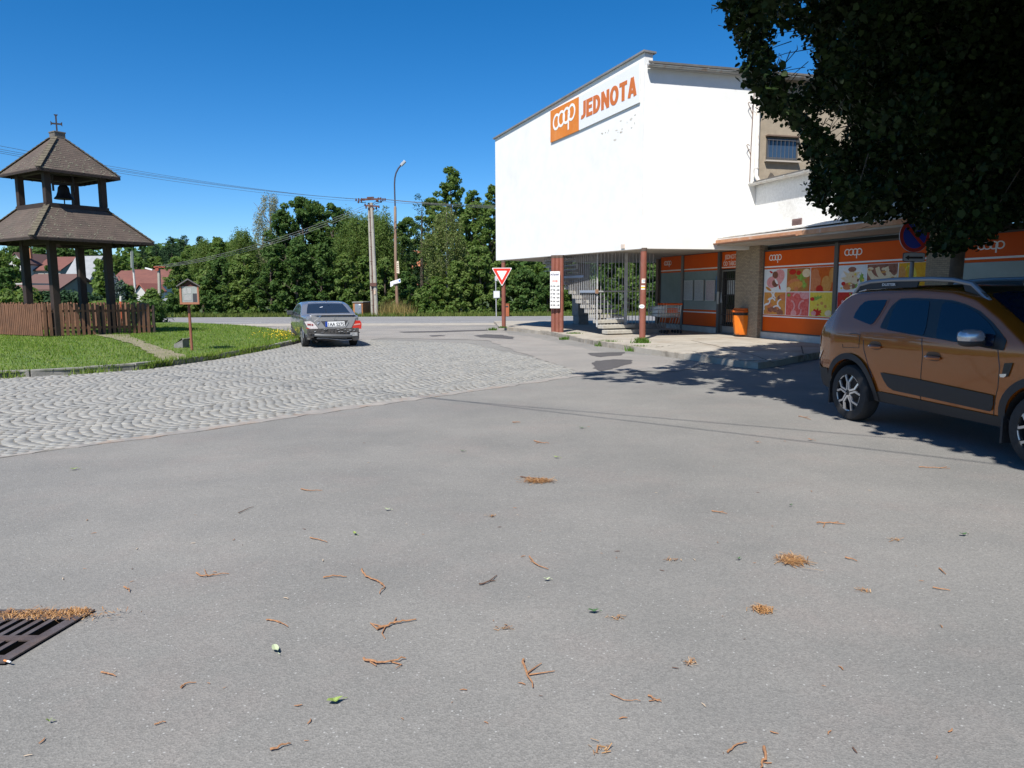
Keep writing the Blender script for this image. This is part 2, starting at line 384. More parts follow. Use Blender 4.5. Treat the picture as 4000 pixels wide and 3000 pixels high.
# ---------------------------------------------------------------- cobbles
def in_poly(P, poly):
    x, y = P[:, 0], P[:, 1]; c = np.zeros(len(P), bool); n = len(poly)
    for i in range(n):
        x1, y1 = poly[i][0], poly[i][1]; x2, y2 = poly[(i+1) % n][0], poly[(i+1) % n][1]
        k = ((y1 > y) != (y2 > y)); c ^= k & (x < (x2-x1)*(y-y1)/((y2-y1) or 1e-9)+x1)
    return c
cob = [G(-700, 1905), G(0, 1790), G(600, 1702), G(1000, 1640), G(1600, 1555), G(2000, 1500), G(2290, 1462), G(2090, 1400), G(1830, 1342), G(1450, 1328), G(1230, 1336), G(1195, 1336), G(1150, 1346), G(1050, 1367), G(850, 1405), G(600, 1441), G(300, 1463), G(0, 1479), G(-900, 1498)]
sheet('cobble_bed', [(p.x, p.y) for p in cob], .003, SAND)
def cobbles():
    p0 = np.array([G(0, 1790).x, G(0, 1790).y]); p1 = np.array([G(2290, 1462).x, G(2290, 1462).y])
    d = (p1-p0)/np.linalg.norm(p1-p0); nrm = np.array([-d[1], d[0]])
    W = 1.32; step = .128; per = 11; P = []; A = []
    for c in range(0, 16):
        for k in range(-80, 270):
            for j in range(per):
                tau = (j+.5)/per-.5
                s = k*step - .27*(1-(2*tau)**2) + (c % 2)*.06; t = c*W + (tau+.5)*W + .06
                sl = -.52*8*tau/W*.5
                P.append(p0 + d*s + nrm*t); A.append(math.atan2(d[1], d[0]) - math.atan(4*.27*2*tau/W))
    P = np.array(P); A = np.array(A)
    P += RNG.normal(0, .006, P.shape); A += RNG.normal(0, .075, len(A)); P += d*(.03*np.sin(P[:, :1]*1.9+P[:, 1:]*.7)+.02*np.sin(P[:, 1:]*3.1))
    k = in_poly(P, cob); P = P[k]; A = A[k]; n = len(P)
    hw = RNG.uniform(.053, .061, n); hl = RNG.uniform(.050, .057, n); z = RNG.uniform(.0085, .0115, n)
    ca, sa = np.cos(A), np.sin(A); V = np.zeros((n, 8, 3))
    for i, (a, b, q, lvl) in enumerate([(-1, -1, 1, 0), (1, -1, 1, 0), (1, 1, 1, 0), (-1, 1, 1, 0), (-1, -1, .93, 1), (1, -1, .93, 1), (1, 1, .93, 1), (-1, 1, .93, 1)]):
        jx = a*hw*q*(1+RNG.normal(0, .05, n)); jy = b*hl*q*(1+RNG.normal(0, .05, n))
        V[:, i, 0] = P[:, 0] + jx*ca - jy*sa; V[:, i, 1] = P[:, 1] + jx*sa + jy*ca
        V[:, i, 2] = np.where(lvl, z + RNG.normal(0, .0010, n), .001)
    base = np.arange(n)[:, None, None]*8
    F = np.array([[4, 5, 6, 7], [0, 1, 5, 4], [1, 2, 6, 5], [2, 3, 7, 6], [3, 0, 4, 7]])[None] + base
    me = np_mesh('cobblestone_paving', V.reshape(-1, 3), F.reshape(-1, 4))
    m = bpy.data.materials.new('granite setts'); m.use_nodes = True; nt = m.node_tree; N, L = nt.nodes, nt.links; b = N['Principled BSDF']
    b.inputs['Roughness'].default_value = .7
    g = N.new('ShaderNodeNewGeometry'); rp = N.new('ShaderNodeValToRGB'); e = rp.color_ramp.elements
    e[0].color = (.205, .203, .190, 1); e[1].color = (.285, .280, .258, 1); x = e.new(.5); x.color = (.245, .243, .228, 1); x = e.new(.85); x.color = (.255, .243, .218, 1)
    L.new(g.outputs['Random Per Island'], rp.inputs['Fac'])
    tc = N.new('ShaderNodeTexCoord'); nz = N.new('ShaderNodeTexNoise'); nz.inputs['Scale'].default_value = 60; nz.inputs['Detail'].default_value = 4; L.new(tc.outputs['Object'], nz.inputs['Vector'])
    r2 = N.new('ShaderNodeValToRGB'); r2.color_ramp.elements[0].color = (.7, .7, .7, 1); r2.color_ramp.elements[1].color = (1.25, 1.25, 1.25, 1); L.new(nz.outputs['Fac'], r2.inputs['Fac'])
    mx = N.new('ShaderNodeMix'); mx.data_type = 'RGBA'; mx.blend_type = 'MULTIPLY'; mx.inputs['Factor'].default_value = 1
    L.new(rp.outputs['Color'], mx.inputs['A']); L.new(r2.outputs['Color'], mx.inputs['B']); L.new(mx.outputs['Result'], b.inputs['Base Color'])
    o = link_mesh('cobblestone_paving', me, m); o['kind'] = 'structure'
cobbles()
_edge = MB().prism([(x, y, -.02) for x, y in wobble([G(-10, 1778), G(300, 1733), G(500, 1708), G(900, 1652), G(1200, 1608), G(1600, 1551), G(2000, 1497), G(2300, 1457),
      G(2312, 1463), G(2010, 1507), G(1620, 1563), G(1200, 1622), G(900, 1668), G(500, 1723), G(300, 1746), G(-10, 1793)], .2, .05, 3)], (0, 0, .027)).build('concrete_edging',
      M('edging concrete', (.29, .265, .24), .9, col2=(.20, .19, .18), scale=3, stain=(.25, .14, .07), sscale=2, samt=.7, bump=.4))
_edge['kind'] = 'structure'
# ---------------------------------------------------------------- grass island
ISL_F = [G(-1200, 1500), G(0, 1478), G(300, 1462), G(600, 1440), G(850, 1404), G(1050, 1366), G(1150, 1345), G(1186, 1332)]
ISL_B = [G(1180, 1322), G(1110, 1301), G(1050, 1291), G(963, 1281), G(778, 1268), G(640, 1264), G(-200, 1258), G(-2500, 1258)]
isl = [(p.x, p.y) for p in ISL_F + ISL_B]
def edge_dist(P, poly):
    D = np.full(len(P), 1e9)
    for i in range(len(poly)):
        a = np.array(poly[i][:2]); b = np.array(poly[(i+1) % len(poly)][:2]); ab = b-a; t = np.clip(((P-a)@ab)/(ab@ab), 0, 1)
        D = np.minimum(D, np.linalg.norm(P-(a+t[:, None]*ab), axis=1))
    return D
def isl_z(P):
    d = edge_dist(P, isl); return .10 + .10*np.clip(d/4, 0, 1)
path_px = [(366, 1312), (500, 1313), (570, 1345), (672, 1372), (735, 1384), (700, 1399), (630, 1401), (540, 1356)]
pathp = [G(px, py, .16) for px, py in path_px]
def island():
    bm = bmesh.new(); f = bm.faces.new([bm.verts.new((x, y, 0)) for x, y in isl]); f.normal_update()
    if f.normal.z < 0: f.normal_flip()
    bmesh.ops.triangulate(bm, faces=bm.faces[:])
    for _ in range(5): 
        e = [e for e in bm.edges if e.calc_length() > 1.2]
        if not e: break
        bmesh.ops.subdivide_edges(bm, edges=e, cuts=1); bmesh.ops.triangulate(bm, faces=[f for f in bm.faces if len(f.verts) > 3])
    P = np.array([(v.co.x, v.co.y) for v in bm.verts]); z = isl_z(P)
    for v, zz in zip(bm.verts, z): v.co.z = zz
    me = bpy.data.meshes.new('grass_island'); bm.to_mesh(me); bm.free()
    o = link_mesh('grass_island', me, M('turf soil', (.06, .11, .016), .95, col2=(.11, .15, .03), scale=1.5), smooth=60); o['kind'] = 'structure'
island()
def blades(name, P, Z, hmin, hmax, wd, mat, lean=.4, kind='stuff', parent=None):
    n = len(P); a = RNG.uniform(0, 2*np.pi, n); h = RNG.uniform(hmin, hmax, n); l = RNG.uniform(0, lean, n)*h; b = RNG.uniform(0, 2*np.pi, n)
    wv = np.stack([np.cos(a), np.sin(a)], 1)*(wd*RNG.uniform(.6, 1.3, n))[:, None]
    V = np.zeros((n, 3, 3)); V[:, 0, :2] = P-wv; V[:, 1, :2] = P+wv; V[:, 2, :2] = P + np.stack([np.cos(b), np.sin(b)], 1)*l[:, None]
    V[:, 0, 2] = Z; V[:, 1, 2] = Z; V[:, 2, 2] = Z+h
    F = np.arange(n*3).reshape(n, 3); me = np_mesh(name, V.reshape(-1, 3), F); o = link_mesh(name, me, mat, parent)
    if kind: o['kind'] = kind
    return o
GRASS = leaf_mat('grass blades', [(.085, .165, .016), (.135, .23, .03), (.18, .265, .045), (.27, .30, .10)], .35)
FPATH = [(p.x, p.y) for p in pathp]
def grass():
    n = 150000; x = RNG.uniform(-26, -5.5, n); y = RNG.uniform(13.2, 36, n); keep = RNG.uniform(0, 1, n) < np.clip(1.35-(y-13)/32, .3, 1)
    P = np.stack([x, y], 1)[keep]; P = P[in_poly(P, isl)]; ip = in_poly(P, FPATH)
    P = P[~ip | (RNG.uniform(0, 1, len(P)) < .5)]
    clump = np.sin(P[:, 0]*3.1)*np.cos(P[:, 1]*2.7)+np.sin(P[:, 0]*.9+P[:, 1]*1.3)
    Z = isl_z(P)-.01
    tall = clump > .9
    o = blades('lawn_grass', P[~tall], Z[~tall], .03, .075, .012, GRASS, .7); tag(o, 'short bright green grass covering the island around the belfry', 'grass')
    o = blades('tall_grass', P[tall], Z[tall], .05, .115, .010, GRASS, .6); tag(o, 'taller tufts of grass scattered over the island lawn', 'grass')
    # ragged grass along the kerb
    E = []
    for i in range(len(ISL_F)-1):
        a, b = ISL_F[i], ISL_F[i+1]; L = (b-a).length
        for k in range(int(L*330)):
            t = random.random(); q = a.lerp(b, t); cl = math.sin(q.x*2.3)+math.sin(q.x*5.1+1)
            if cl < -.25: continue
            off = random.gauss(-.05, .17); E.append((q.x+off*.25, q.y+off))
    E = np.array(E); o = blades('verge_grass', E, np.where(in_poly(E, isl), .09, .0), .05, .19, .010, GRASS, .8); tag(o, 'ragged grass and weeds growing along the stone kerb of the island', 'grass')
grass()
# kerb of the island
def kerb(name, line, z, hgt, wd, mat, seg=.95, gap=.012, seed=2):
    r = random.Random(seed); b = MB(); pts = [Vector((p[0], p[1])) for p in line]; 
    tot = sum((pts[i+1]-pts[i]).length for i in range(len(pts)-1)); 
    def at(s):
        for i in range(len(pts)-1):
            l = (pts[i+1]-pts[i]).length
            if s <= l or i == len(pts)-2: return pts[i].lerp(pts[i+1], s/l)
            s -= l
    s = 0
    while s < tot-.1:
        e = min(s+seg, tot); a, c = at(s+gap), at(e-gap); d = (c-a).normalized(); nn = Vector((-d.y, d.x))*wd; dz = r.uniform(-.015, .015); sh = nn.normalized()*r.uniform(-.012, .012)
        A = a+sh; b.frame_box((A.x, A.y, -.05), (c.x-a.x, c.y-a.y, 0), (nn.x, nn.y, 0), (0, 0, z+dz+.05)); s = e
    o = b.build(name, mat, bevel=.012); o['kind'] = 'structure'; return o
KERBM = M('old kerb stone', (.17, .165, .15), .9, col2=(.26, .25, .225), scale=5, stain=(.06, .075, .03), sscale=3, samt=.8, bump=.5)
kerb('island_kerb', ISL_F, .135, .15, .13, KERBM)
_pth = sheet('path', wobble([(p.x, p.y) for p in pathp], .35, .07, 8), .222, M('gravel path', (.25, .21, .145), .95, col2=(.15, .14, .08), scale=9, bump=.7, bscale=60, stain=(.09, .10, .04), sscale=2.5, samt=.7))
bm = bmesh.new(); bm.from_mesh(_pth.data)
for _ in range(4):
    e = [e for e in bm.edges if e.calc_length() > .6]
    if not e: break
    bmesh.ops.subdivide_edges(bm, edges=e, cuts=1); bmesh.ops.triangulate(bm, faces=[f for f in bm.faces if len(f.verts) > 3])
zz = isl_z(np.array([(v.co.x, v.co.y) for v in bm.verts]))
for v, q in zip(bm.verts, zz): v.co.z = q+.022
bm.to_mesh(_pth.data); bm.free()
# yellow flowers at the tip of the island
def flowers():
    n = 420; P = np.array([(G(px, py, .15).x, G(px, py, .15).y) for px, py in zip(np.clip(RNG.normal(1120, 55, n), 900, 1182), RNG.normal(1318, 11, n))]); P = P[in_poly(P, isl)]
    n = len(P); z = RNG.uniform(.22, .36, n); s = RNG.uniform(.012, .022, n); V = np.zeros((n, 4, 3)); a = RNG.uniform(0, 6.28, n)
    for i in range(4):
        V[:, i, 0] = P[:, 0]+s*np.cos(a+i*np.pi/2); V[:, i, 1] = P[:, 1]+s*np.sin(a+i*np.pi/2); V[:, i, 2] = z + RNG.normal(0, .008, n)
    me = np_mesh('yellow_wildflowers', V.reshape(-1, 3), np.arange(n*4).reshape(n, 4))
    tag(link_mesh('yellow_wildflowers', me, M('petal yellow', (.75, .52, .02), .6)), 'yellow wildflowers at the island tip beside the damaged grey car', 'flowers', kind='stuff')
    E = P[RNG.integers(0, n, 1400)] + RNG.normal(0, .12, (1400, 2)); o = blades('flower_stems', E, np.full(len(E), .1), .1, .26, .008, GRASS, .4); tag(o, 'tall green stems under the yellow wildflowers at the island tip', 'grass')
flowers()
# ---------------------------------------------------------------- raised pavement in front of the shop
PAV = [G(1950, 1288), G(1985, 1291), G(2155, 1312), G(2330, 1350), G(2560, 1387), G(2735, 1412), G(2900, 1436), G(2963, 1441), G(3030, 1432), G(3210, 1398), G(3420, 1362)]
PAV = [(p.x, p.y) for p in PAV]
pav = PAV + [(12.2, 13.0), (16.0, 13.0), (14, 34), (6, 38), (-.9, 38)]
PAVM = M('pavement concrete', (.365, .335, .285), .9, col2=(.28, .255, .215), scale=1.3, stain=(.22, .165, .11), sscale=.8, samt=.8, bump=.5, bscale=25)
def pavement():
    b = MB(); b.prism([(x, y, -.05) for x, y in wobble(pav, .5, .02, 4)], (0, 0, .18)); o = b.build('pavement', PAVM); o['kind'] = 'structure'
pavement()
kerb('pavement_kerb', [(x, y) for x, y in PAV], .142, .2, .12, M('pavement kerb', (.33, .295, .245), .9, col2=(.22, .195, .16), scale=4, stain=(.12, .10, .075), sscale=2, samt=.8, bump=.5), seg=1.0, gap=.01, seed=5)
def cracks():
    b = MB(); r = random.Random(9)
    for px in [[(2560, 1356), (2640, 1347), (2760, 1341)], [(2700, 1372), (2790, 1384), (2880, 1398)], [(3130, 1350), (3135, 1372), (3142, 1400)], [(2860, 1402), (3000, 1412)], [(2120, 1302), (2210, 1318)], [(2700, 1330), (2840, 1360), (2960, 1392), (3030, 1420)]]:
        pts = []
        for (x0, y0), (x1, y1) in zip(px, px[1:]):
            for k in range(10): pts.append(G(x0+(x1-x0)*k/10, y0+(y1-y0)*k/10 + r.uniform(-.8, .8), .134))
        for i in range(len(pts)-1):
            d = (pts[i+1]-pts[i]); nn = Vector((-d.y, d.x, 0)).normalized()*r.uniform(.008, .02)
            b.quad(pts[i]-nn, pts[i+1]-nn, pts[i+1]+nn, pts[i]+nn)
    o = b.build('pavement_cracks', M('crack dirt', (.07, .06, .045), .95)); o['kind'] = 'structure'
cracks()
WEED = leaf_mat('weeds', [(.05, .12, .015), (.09, .18, .03), (.14, .22, .05)], .3)
def weed(px, py, rad, h, n, label, z=.0):
    p = G(px, py, z); rad *= .85; h *= .75; t = thing('weed_tuft', label, 'weed', p, 0, 'weeds along the pavement kerb')
    Q = RNG.normal(0, rad*.5, (n, 2)); Q[:, 1] *= .5
    o = blades('leaves', Q + np.array([p.x, p.y]), np.full(n, p.z), h*.4, h*1.1, .018, WEED, .9, None, t)
weed(2375, 1352, .36, .26, 420, 'wide green weed clump at the foot of the kerb, left of the round column')
weed(2504, 1340, .22, .24, 260, 'green weed tuft at the base of the round corner column', .13)
weed(2490, 1372, .3, .24, 300, 'green weed clump on the asphalt below the corner column')
weed(2205, 1327, .16, .16, 140, 'small weed tuft at the kerb below the triple column')
weed(1925, 1291, .2, .2, 140, 'pale weed tuft at the far end of the kerb by the yield sign')
weed(1962, 1281, .14, .12, 90, 'dry weeds around the foot of the yield sign column', .13)
weed(2243, 1303, .3, .07, 160, 'low weeds in the pavement joint beside the triple column', .13)
# ---------------------------------------------------------------- shop building
WALLW = M('white render', (.79, .79, .77), .9, col2=(.745, .745, .72), scale=2.2, stain=(.60, .575, .53), sscale=.7, samt=.22, bump=.35, bscale=60)
STUCCO = M('rough white stucco', (.72, .72, .70), .95, col2=(.62, .62, .60), scale=14, bump=1.0, bscale=38, stain=(.42, .40, .37), sscale=.9, samt=.45)
TANW = M('tan render', (.36, .30, .225), .95, col2=(.31, .26, .195), scale=6, bump=.8, bscale=70, stain=(.19, .155, .12), sscale=.9, samt=.6)
SOFF = M('soffit', (.42, .39, .34), .9, col2=(.33, .30, .26), scale=1.5)
ROOFD = M('roof felt', (.10, .095, .09), .9, col2=(.14, .13, .12), scale=5)
ZINC = M('zinc gutter', (.34, .36, .36), .5, metal=.4, col2=(.28, .27, .25), scale=6, stain=(.23, .12, .06), sscale=3, samt=.7)
CONC = M('concrete', (.30, .29, .27), .9, col2=(.22, .21, .20), scale=3, bump=.5)
CONCL = M('stair concrete', (.44, .42, .37), .9, col2=(.34, .32, .28), scale=7, bump=.5)
BROWNP = M('brown painted steel', (.25, .085, .055), .55, col2=(.19, .066, .045), scale=2.5, stain=(.30, .17, .12), sscale=1.5, samt=.5)
GREYP = M('grey painted steel', (.40, .41, .42), .55, col2=(.30, .30, .31), scale=7, stain=(.26, .15, .09), sscale=4, samt=.5)
ORANGE = M('orange film', (.66, .095, .004), .5, col2=(.60, .082, .004), scale=.8, spec=.15)
WHITEF = M('white film', (.78, .77, .74), .5)
FILM = M('grey window film', (.20, .25, .265), .18, col2=(.155, .20, .215), scale=.7, spec=.7)
GLASSD = M('dark glass', (.014, .016, .018), .06, spec=.8)
GLASSB = M('blue glass', (.035, .065, .115), .12, spec=.8, col2=(.028, .05, .09), scale=1.2)
FRAME = M('window frame', (.085, .08, .075), .6)
ALU = M('aluminium', (.45, .45, .44), .4, metal=.6)
BARM = M('dark iron', (.035, .03, .028), .6)
RUSTY = M('rusted flashing', (.42, .20, .10), .8, col2=(.50, .27, .15), scale=5, stain=(.55, .50, .44), sscale=3, samt=.6)
FLASHW = M('whitewashed flashing', (.70, .68, .64), .8, col2=(.6, .56, .5), scale=4, stain=(.40, .24, .15), sscale=2.5, samt=.6)
def stone_mat():
    m = bpy.data.materials.new('stone cladding'); m.use_nodes = True; nt = m.node_tree; N, L = nt.nodes, nt.links; b = N['Principled BSDF']; b.inputs['Roughness'].default_value = .9
    tc = N.new('ShaderNodeTexCoord'); mp = N.new('ShaderNodeMapping'); mp.inputs['Rotation'].default_value = (math.radians(90), 0, 0)
    sx = N.new('ShaderNodeSeparateXYZ'); L.new(tc.outputs['Object'], sx.inputs['Vector']); cb = N.new('ShaderNodeCombineXYZ')
    ad = N.new('ShaderNodeMath'); ad.operation = 'SUBTRACT'; L.new(sx.outputs['X'], ad.inputs[0]); L.new(sx.outputs['Y'], ad.inputs[1])
    L.new(ad.outputs[0], cb.inputs['X']); L.new(sx.outputs['Z'], cb.inputs['Y'])
    br = N.new('ShaderNodeTexBrick'); br.inputs['Scale'].default_value = 1; br.inputs['Brick Width'].default_value = .17; br.inputs['Row Height'].default_value = .045; br.inputs['Mortar Size'].default_value = .004
    br.inputs['Color1'].default_value = (.36, .29, .20, 1); br.inputs['Color2'].default_value = (.27, .215, .15, 1); br.inputs['Mortar'].default_value = (.14, .11, .08, 1)
    L.new(cb.outputs['Vector'], br.inputs['Vector'])
    nz = N.new('ShaderNodeTexNoise'); nz.inputs['Scale'].default_value = 18; nz.inputs['Detail'].default_value = 5; L.new(tc.outputs['Object'], nz.inputs['Vector'])
    r = N.new('ShaderNodeValToRGB'); r.color_ramp.elements[0].color = (.65, .65, .65, 1); r.color_ramp.elements[1].color = (1.25, 1.25, 1.25, 1); L.new(nz.outputs['Fac'], r.inputs['Fac'])
    mx = N.new('ShaderNodeMix'); mx.data_type = 'RGBA'; mx.blend_type = 'MULTIPLY'; mx.inputs['Factor'].default_value = 1
    L.new(br.outputs['Color'], mx.inputs['A']); L.new(r.outputs['Color'], mx.inputs['B']); L.new(mx.outputs['Result'], b.inputs['Base Color'])
    bp = N.new('ShaderNodeBump'); bp.inputs['Distance'].default_value = .012; bp.inputs['Strength'].default_value = 1; L.new(nz.outputs['Fac'], bp.inputs['Height']); L.new(bp.outputs['Normal'], b.inputs['Normal'])
    return m
STONE = stone_mat()
PA, PB, PC = Vector((-.65, 31.85)), Vector((3.93, 22.76)), Vector((7.67, 23.80))
LW = Wall(PB, PA); RW = Wall(PB, PC); SH = Wall((5.95, 29.99), (10.35, 13.99))
ZB = 2.88
bld = thing('shop_building', 'white shop building with a blank upper wall on brown columns over orange shop windows', 'shop', (3.93, 22.76, .13))
def lz(u): return 8.60 - .62*u/9.8
def rz(u): return 8.10 + .0*u
# upper white walls: street side (L) and short side (R)
b = MB(); th = .3
def pl(w, u, z, off): return w.at(u, z, off)
b.add([pl(LW, -.0, ZB, 0), pl(LW, LW.L, ZB+.04, 0), pl(LW, LW.L, lz(LW.L)-.06, 0), pl(LW, 0, lz(0)-.06, 0),
       pl(LW, .0, ZB, -th), pl(LW, LW.L, ZB+.04, -th), pl(LW, LW.L, lz(LW.L)-.06, -th), pl(LW, .0, lz(0)-.06, -th)],
      [[0, 1, 2, 3], [7, 6, 5, 4], [3, 2, 6, 7], [0, 3, 7, 4], [1, 5, 6, 2], [0, 4, 5, 1]])
mold = M('mould stain', (.33, .30, .25), .95, col2=(.6, .57, .52), scale=9)
rr = random.Random(12)
for k in range(16):
    u = rr.uniform(.4, 2.3); z = 6.95 - abs(rr.gauss(0, .25)) - (.15 if u > 1.2 else 0) - u*.06; n = 9; rx, rz_ = rr.uniform(.02, .10), rr.uniform(.02, .05)
    b.poly([LW.at(u+rx*math.cos(6.283*i/n)*rr.uniform(.5, 1), z+rz_*math.sin(6.283*i/n)*rr.uniform(.5, 1), .0025) for i in range(n)])
_sw = b.build('street_wall', [WALLW, mold], bld)
for _i, _p in enumerate(_sw.data.polygons): _p.material_index = 0 if _i < 6 else 1
b = MB(); b.frame_box(RW.at(.0, ZB+.003, -.003), RW.at(RW.L, 0)-RW.at(0, 0), -Vector((RW.n.x, RW.n.y, 0))*.3, (0, 0, 8.16-ZB))
b.build('side_wall', WALLW, bld)
# coping on the street wall
b = MB(); a0 = LW.at(-.06, lz(0)-.06, .07); a1 = LW.at(LW.L+.08, lz(LW.L)-.06, .07); nn = -Vector((LW.n.x, LW.n.y, 0))*.46
b.frame_box(a0, a1-a0, nn, (0, 0, .055)); b.build('coping', M('coping sheet', (.26, .255, .25), .6, metal=.2, col2=(.2, .19, .18), scale=4), bld)
# main roof, soffit, hidden back walls
BR = RW.at(11.5, 0); Dk = Vector((BR.x-3.0, BR.y+9.5)); Ek = Vector((3.6, 35.3))
b = MB(); pr = [PB, Vector((BR.x, BR.y)), Dk, Ek, PA]
roof = [(PB.x, PB.y, 8.22), (BR.x, BR.y, 8.22), (Dk.x, Dk.y, 7.6), (Ek.x, Ek.y, 7.3), (PA.x, PA.y, 7.3)]
e = Vector((RW.n.x, RW.n.y, 0))*.14
rp = [Vector(p) for p in roof]; rp[0] = rp[0]+e+Vector((RW.d.x, RW.d.y, 0))*.06; rp[1] = rp[1]+e
ins = Vector((-LW.n.x, -LW.n.y, 0))*.31; rp[4] = rp[4]+ins; rp[0] = RW.at(.07, 8.22, .14); back0 = LW.at(0, 8.22, -.31)
b.prism([rp[0], rp[1], rp[2], rp[3], rp[4], back0], (0, 0, .06)); b.build('roof', ROOFD, bld)
b = MB(); b.poly([Vector((p.x, p.y, ZB+.05)) for p in (PB-LW.n*.02, Vector((BR.x, BR.y)), Dk, Ek, PA-LW.n*.02)][::-1]); b.build('soffit', SOFF, bld)
b = MB()
for p, q, z1 in ((Dk, Ek, 7.5), (Ek, PA, 7.3)):
    w = Wall(p, q); ctr_ = (PB+Dk)/2; nn_ = Vector((w.d.y, -w.d.x)); nn_ = nn_ if nn_.dot(ctr_-p) > 0 else -nn_; s_ = p+w.d*(.35 if q == Dk or p == Dk else .0); p = p+nn_*.06; q = q+nn_*.06-w.d*.35; b.frame_box((p.x, p.y, ZB+.06), (q.x-p.x, q.y-p.y, 0), (nn_.x*.2, nn_.y*.2, 0), (0, 0, z1-ZB-.06))
b.build('rear_wall', WALLW, bld)
# tan wall behind the wing
b = MB(); b.frame_box(RW.at(RW.L+.003, ZB+.06, -.12), Vector((RW.d.x, RW.d.y, 0))*7.5, -Vector((RW.n.x, RW.n.y, 0))*.25, (0, 0, 8.15-ZB-.06)); b.build('tan_wall', TANW, bld)
# irregular dark patch low on the tan wall
b = MB(); pts = [(4.33, 5.0), (4.36, 5.14), (4.46, 5.30), (4.53, 5.27), (4.6, 5.19), (4.85, 5.15), (5.1, 5.12), (5.4, 5.05), (5.7, 5.0), (5.7, 4.98), (4.33, 4.98)]
b.prism([RW.at(u, z, -.12) for u, z in pts], Vector((RW.n.x, RW.n.y, 0))*.004); b.build('wall_dark_patch', M('dark wall tone', (.07, .06, .055), .95, col2=(.14, .115, .09), scale=4), bld)
# barred window in the tan wall
wf = MB(); u0, u1, z0, z1 = 4.26, 5.40, 5.68, 6.38
def fr(u0, u1, z0, z1, off, th, dep, W=RW):
    m = MB(); N3 = Vector((W.n.x, W.n.y, 0))
    for a, c, d, e_ in ((u0, u1, z0, z0+th), (u0, u1, z1-th, z1), (u0, u0+th, z0+th+.002, z1-th-.002), (u1-th, u1, z0+th+.002, z1-th-.002)):
        m.frame_box(W.at(a, d, off), W.at(c, 0)-W.at(a, 0), N3*dep, (0, 0, e_-d))
    return m
win = fr(u0, u1, z0, z1, -.118, .045, .03).build('window', FRAME, bld)
m = MB(); N3 = Vector((RW.n.x, RW.n.y, 0)); m.frame_box(RW.at(u0+.04, z0+.04, -.119), RW.at(u1-.04, 0)-RW.at(u0+.04, 0), N3*.006, (0, 0, z1-z0-.08)); m.build('pane', GLASSB, win)
m = MB()
for k in range(8): m.bar(RW.at(u0+.05+k*.145, z0+.0, -.04), RW.at(u0+.05+k*.145, z1-.06, -.04), .010)
m.bar(RW.at(u0, z0+.06, -.04), RW.at(u1, z0+.06, -.04), .016); m.bar(RW.at(u0, z1-.10, -.04), RW.at(u1, z1-.10, -.04), .016); m.build('bars', M('iron bars', (.11, .10, .09), .6), win)
m = MB(); m.frame_box(RW.at(u0-.05, z0-.06, -.116), RW.at(u1+.05, 0)-RW.at(u0-.05, 0), N3*.12, (0, 0, .045)); m.build('sill', M('sill', (.42, .38, .33), .8), win)
# lintel shadow box
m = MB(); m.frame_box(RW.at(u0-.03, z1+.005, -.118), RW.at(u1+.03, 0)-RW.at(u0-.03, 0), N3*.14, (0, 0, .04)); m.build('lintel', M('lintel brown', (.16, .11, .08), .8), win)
# eave gutter and fascia on the side wall
def gutter(name, a, c, r, mat, parent):
    m = MB(); d = (c-a).normalized(); x = d.cross(Vector((0, 0, 1))).normalized(); P = []
    for k in range(9):
        an = math.pi + math.pi*k/8; P.append(x*math.cos(an)*r + Vector((0, 0, math.sin(an)*r)))
    for k in range(8, -1, -1):
        an = math.pi + math.pi*k/8; P.append(x*math.cos(an)*(r-.008) + Vector((0, 0, math.sin(an)*(r-.008)+.001)))
    m.prism([a+p for p in P], c-a)
    L = (c-a).length
    for k in range(int(L/.9)+1):
        q = a + d*min(L-.05, .1+k*.9); m.frame_box(q - x*(r+.006) + Vector((0, 0, -.02)), x*(2*r+.012), d*.03, (0, 0, .028))
    return m.build(name, mat, parent)
gutter('eave_gutter', RW.at(.04, 8.16, .19), RW.at(10.5, 8.15, .19), .07, ZINC, bld)
b = MB(); b.frame_box(RW.at(.06, 8.09, .06), RW.at(10.8, 0)-RW.at(.06, 0), N3*.045, (0, 0, .11)); b.build('fascia', M('fascia', (.40, .41, .42), .7), bld)
# parapet end block above the eave
# down pipe with wire
b = MB(); q = RW.at(3.80, 0, .09)
b.tube([RW.at(3.86, 8.08, .19), RW.at(3.86, 7.95, .17), RW.at(3.84, 7.75, .12), (q.x, q.y, 7.6), (q.x, q.y, 5.15), RW.at(3.84, 4.98, .17)], .065, 12)
for z in (7.3, 5.35): b.tube([(q.x, q.y, z), (q.x, q.y, z+.05)], .078, 12)
b.build('down_pipe', M('pipe paint', (.72, .70, .66), .5, col2=(.62, .58, .52), scale=3, stain=(.34, .17, .09), sscale=3, samt=.8), bld, smooth=40)
b = MB(); q2 = RW.at(3.66, 0, .07); b.tube([(q2.x, q2.y, 7.9), RW.at(3.62, 7.2, .08), RW.at(3.60, 6, .07), RW.at(3.58, 4.95, .09)], .012, 6)
for z in (7.0, 5.75): b.tube([RW.at(3.60, z, .08), RW.at(3.42, z+.28, .12)], .012, 6); b.tube([RW.at(3.42, z+.28, .12), RW.at(3.46, z+.32, .1), RW.at(3.56, z+.30, .06)], .010, 6)
b.build('lightning_wire', M('rusty wire', (.20, .12, .085), .7), bld)
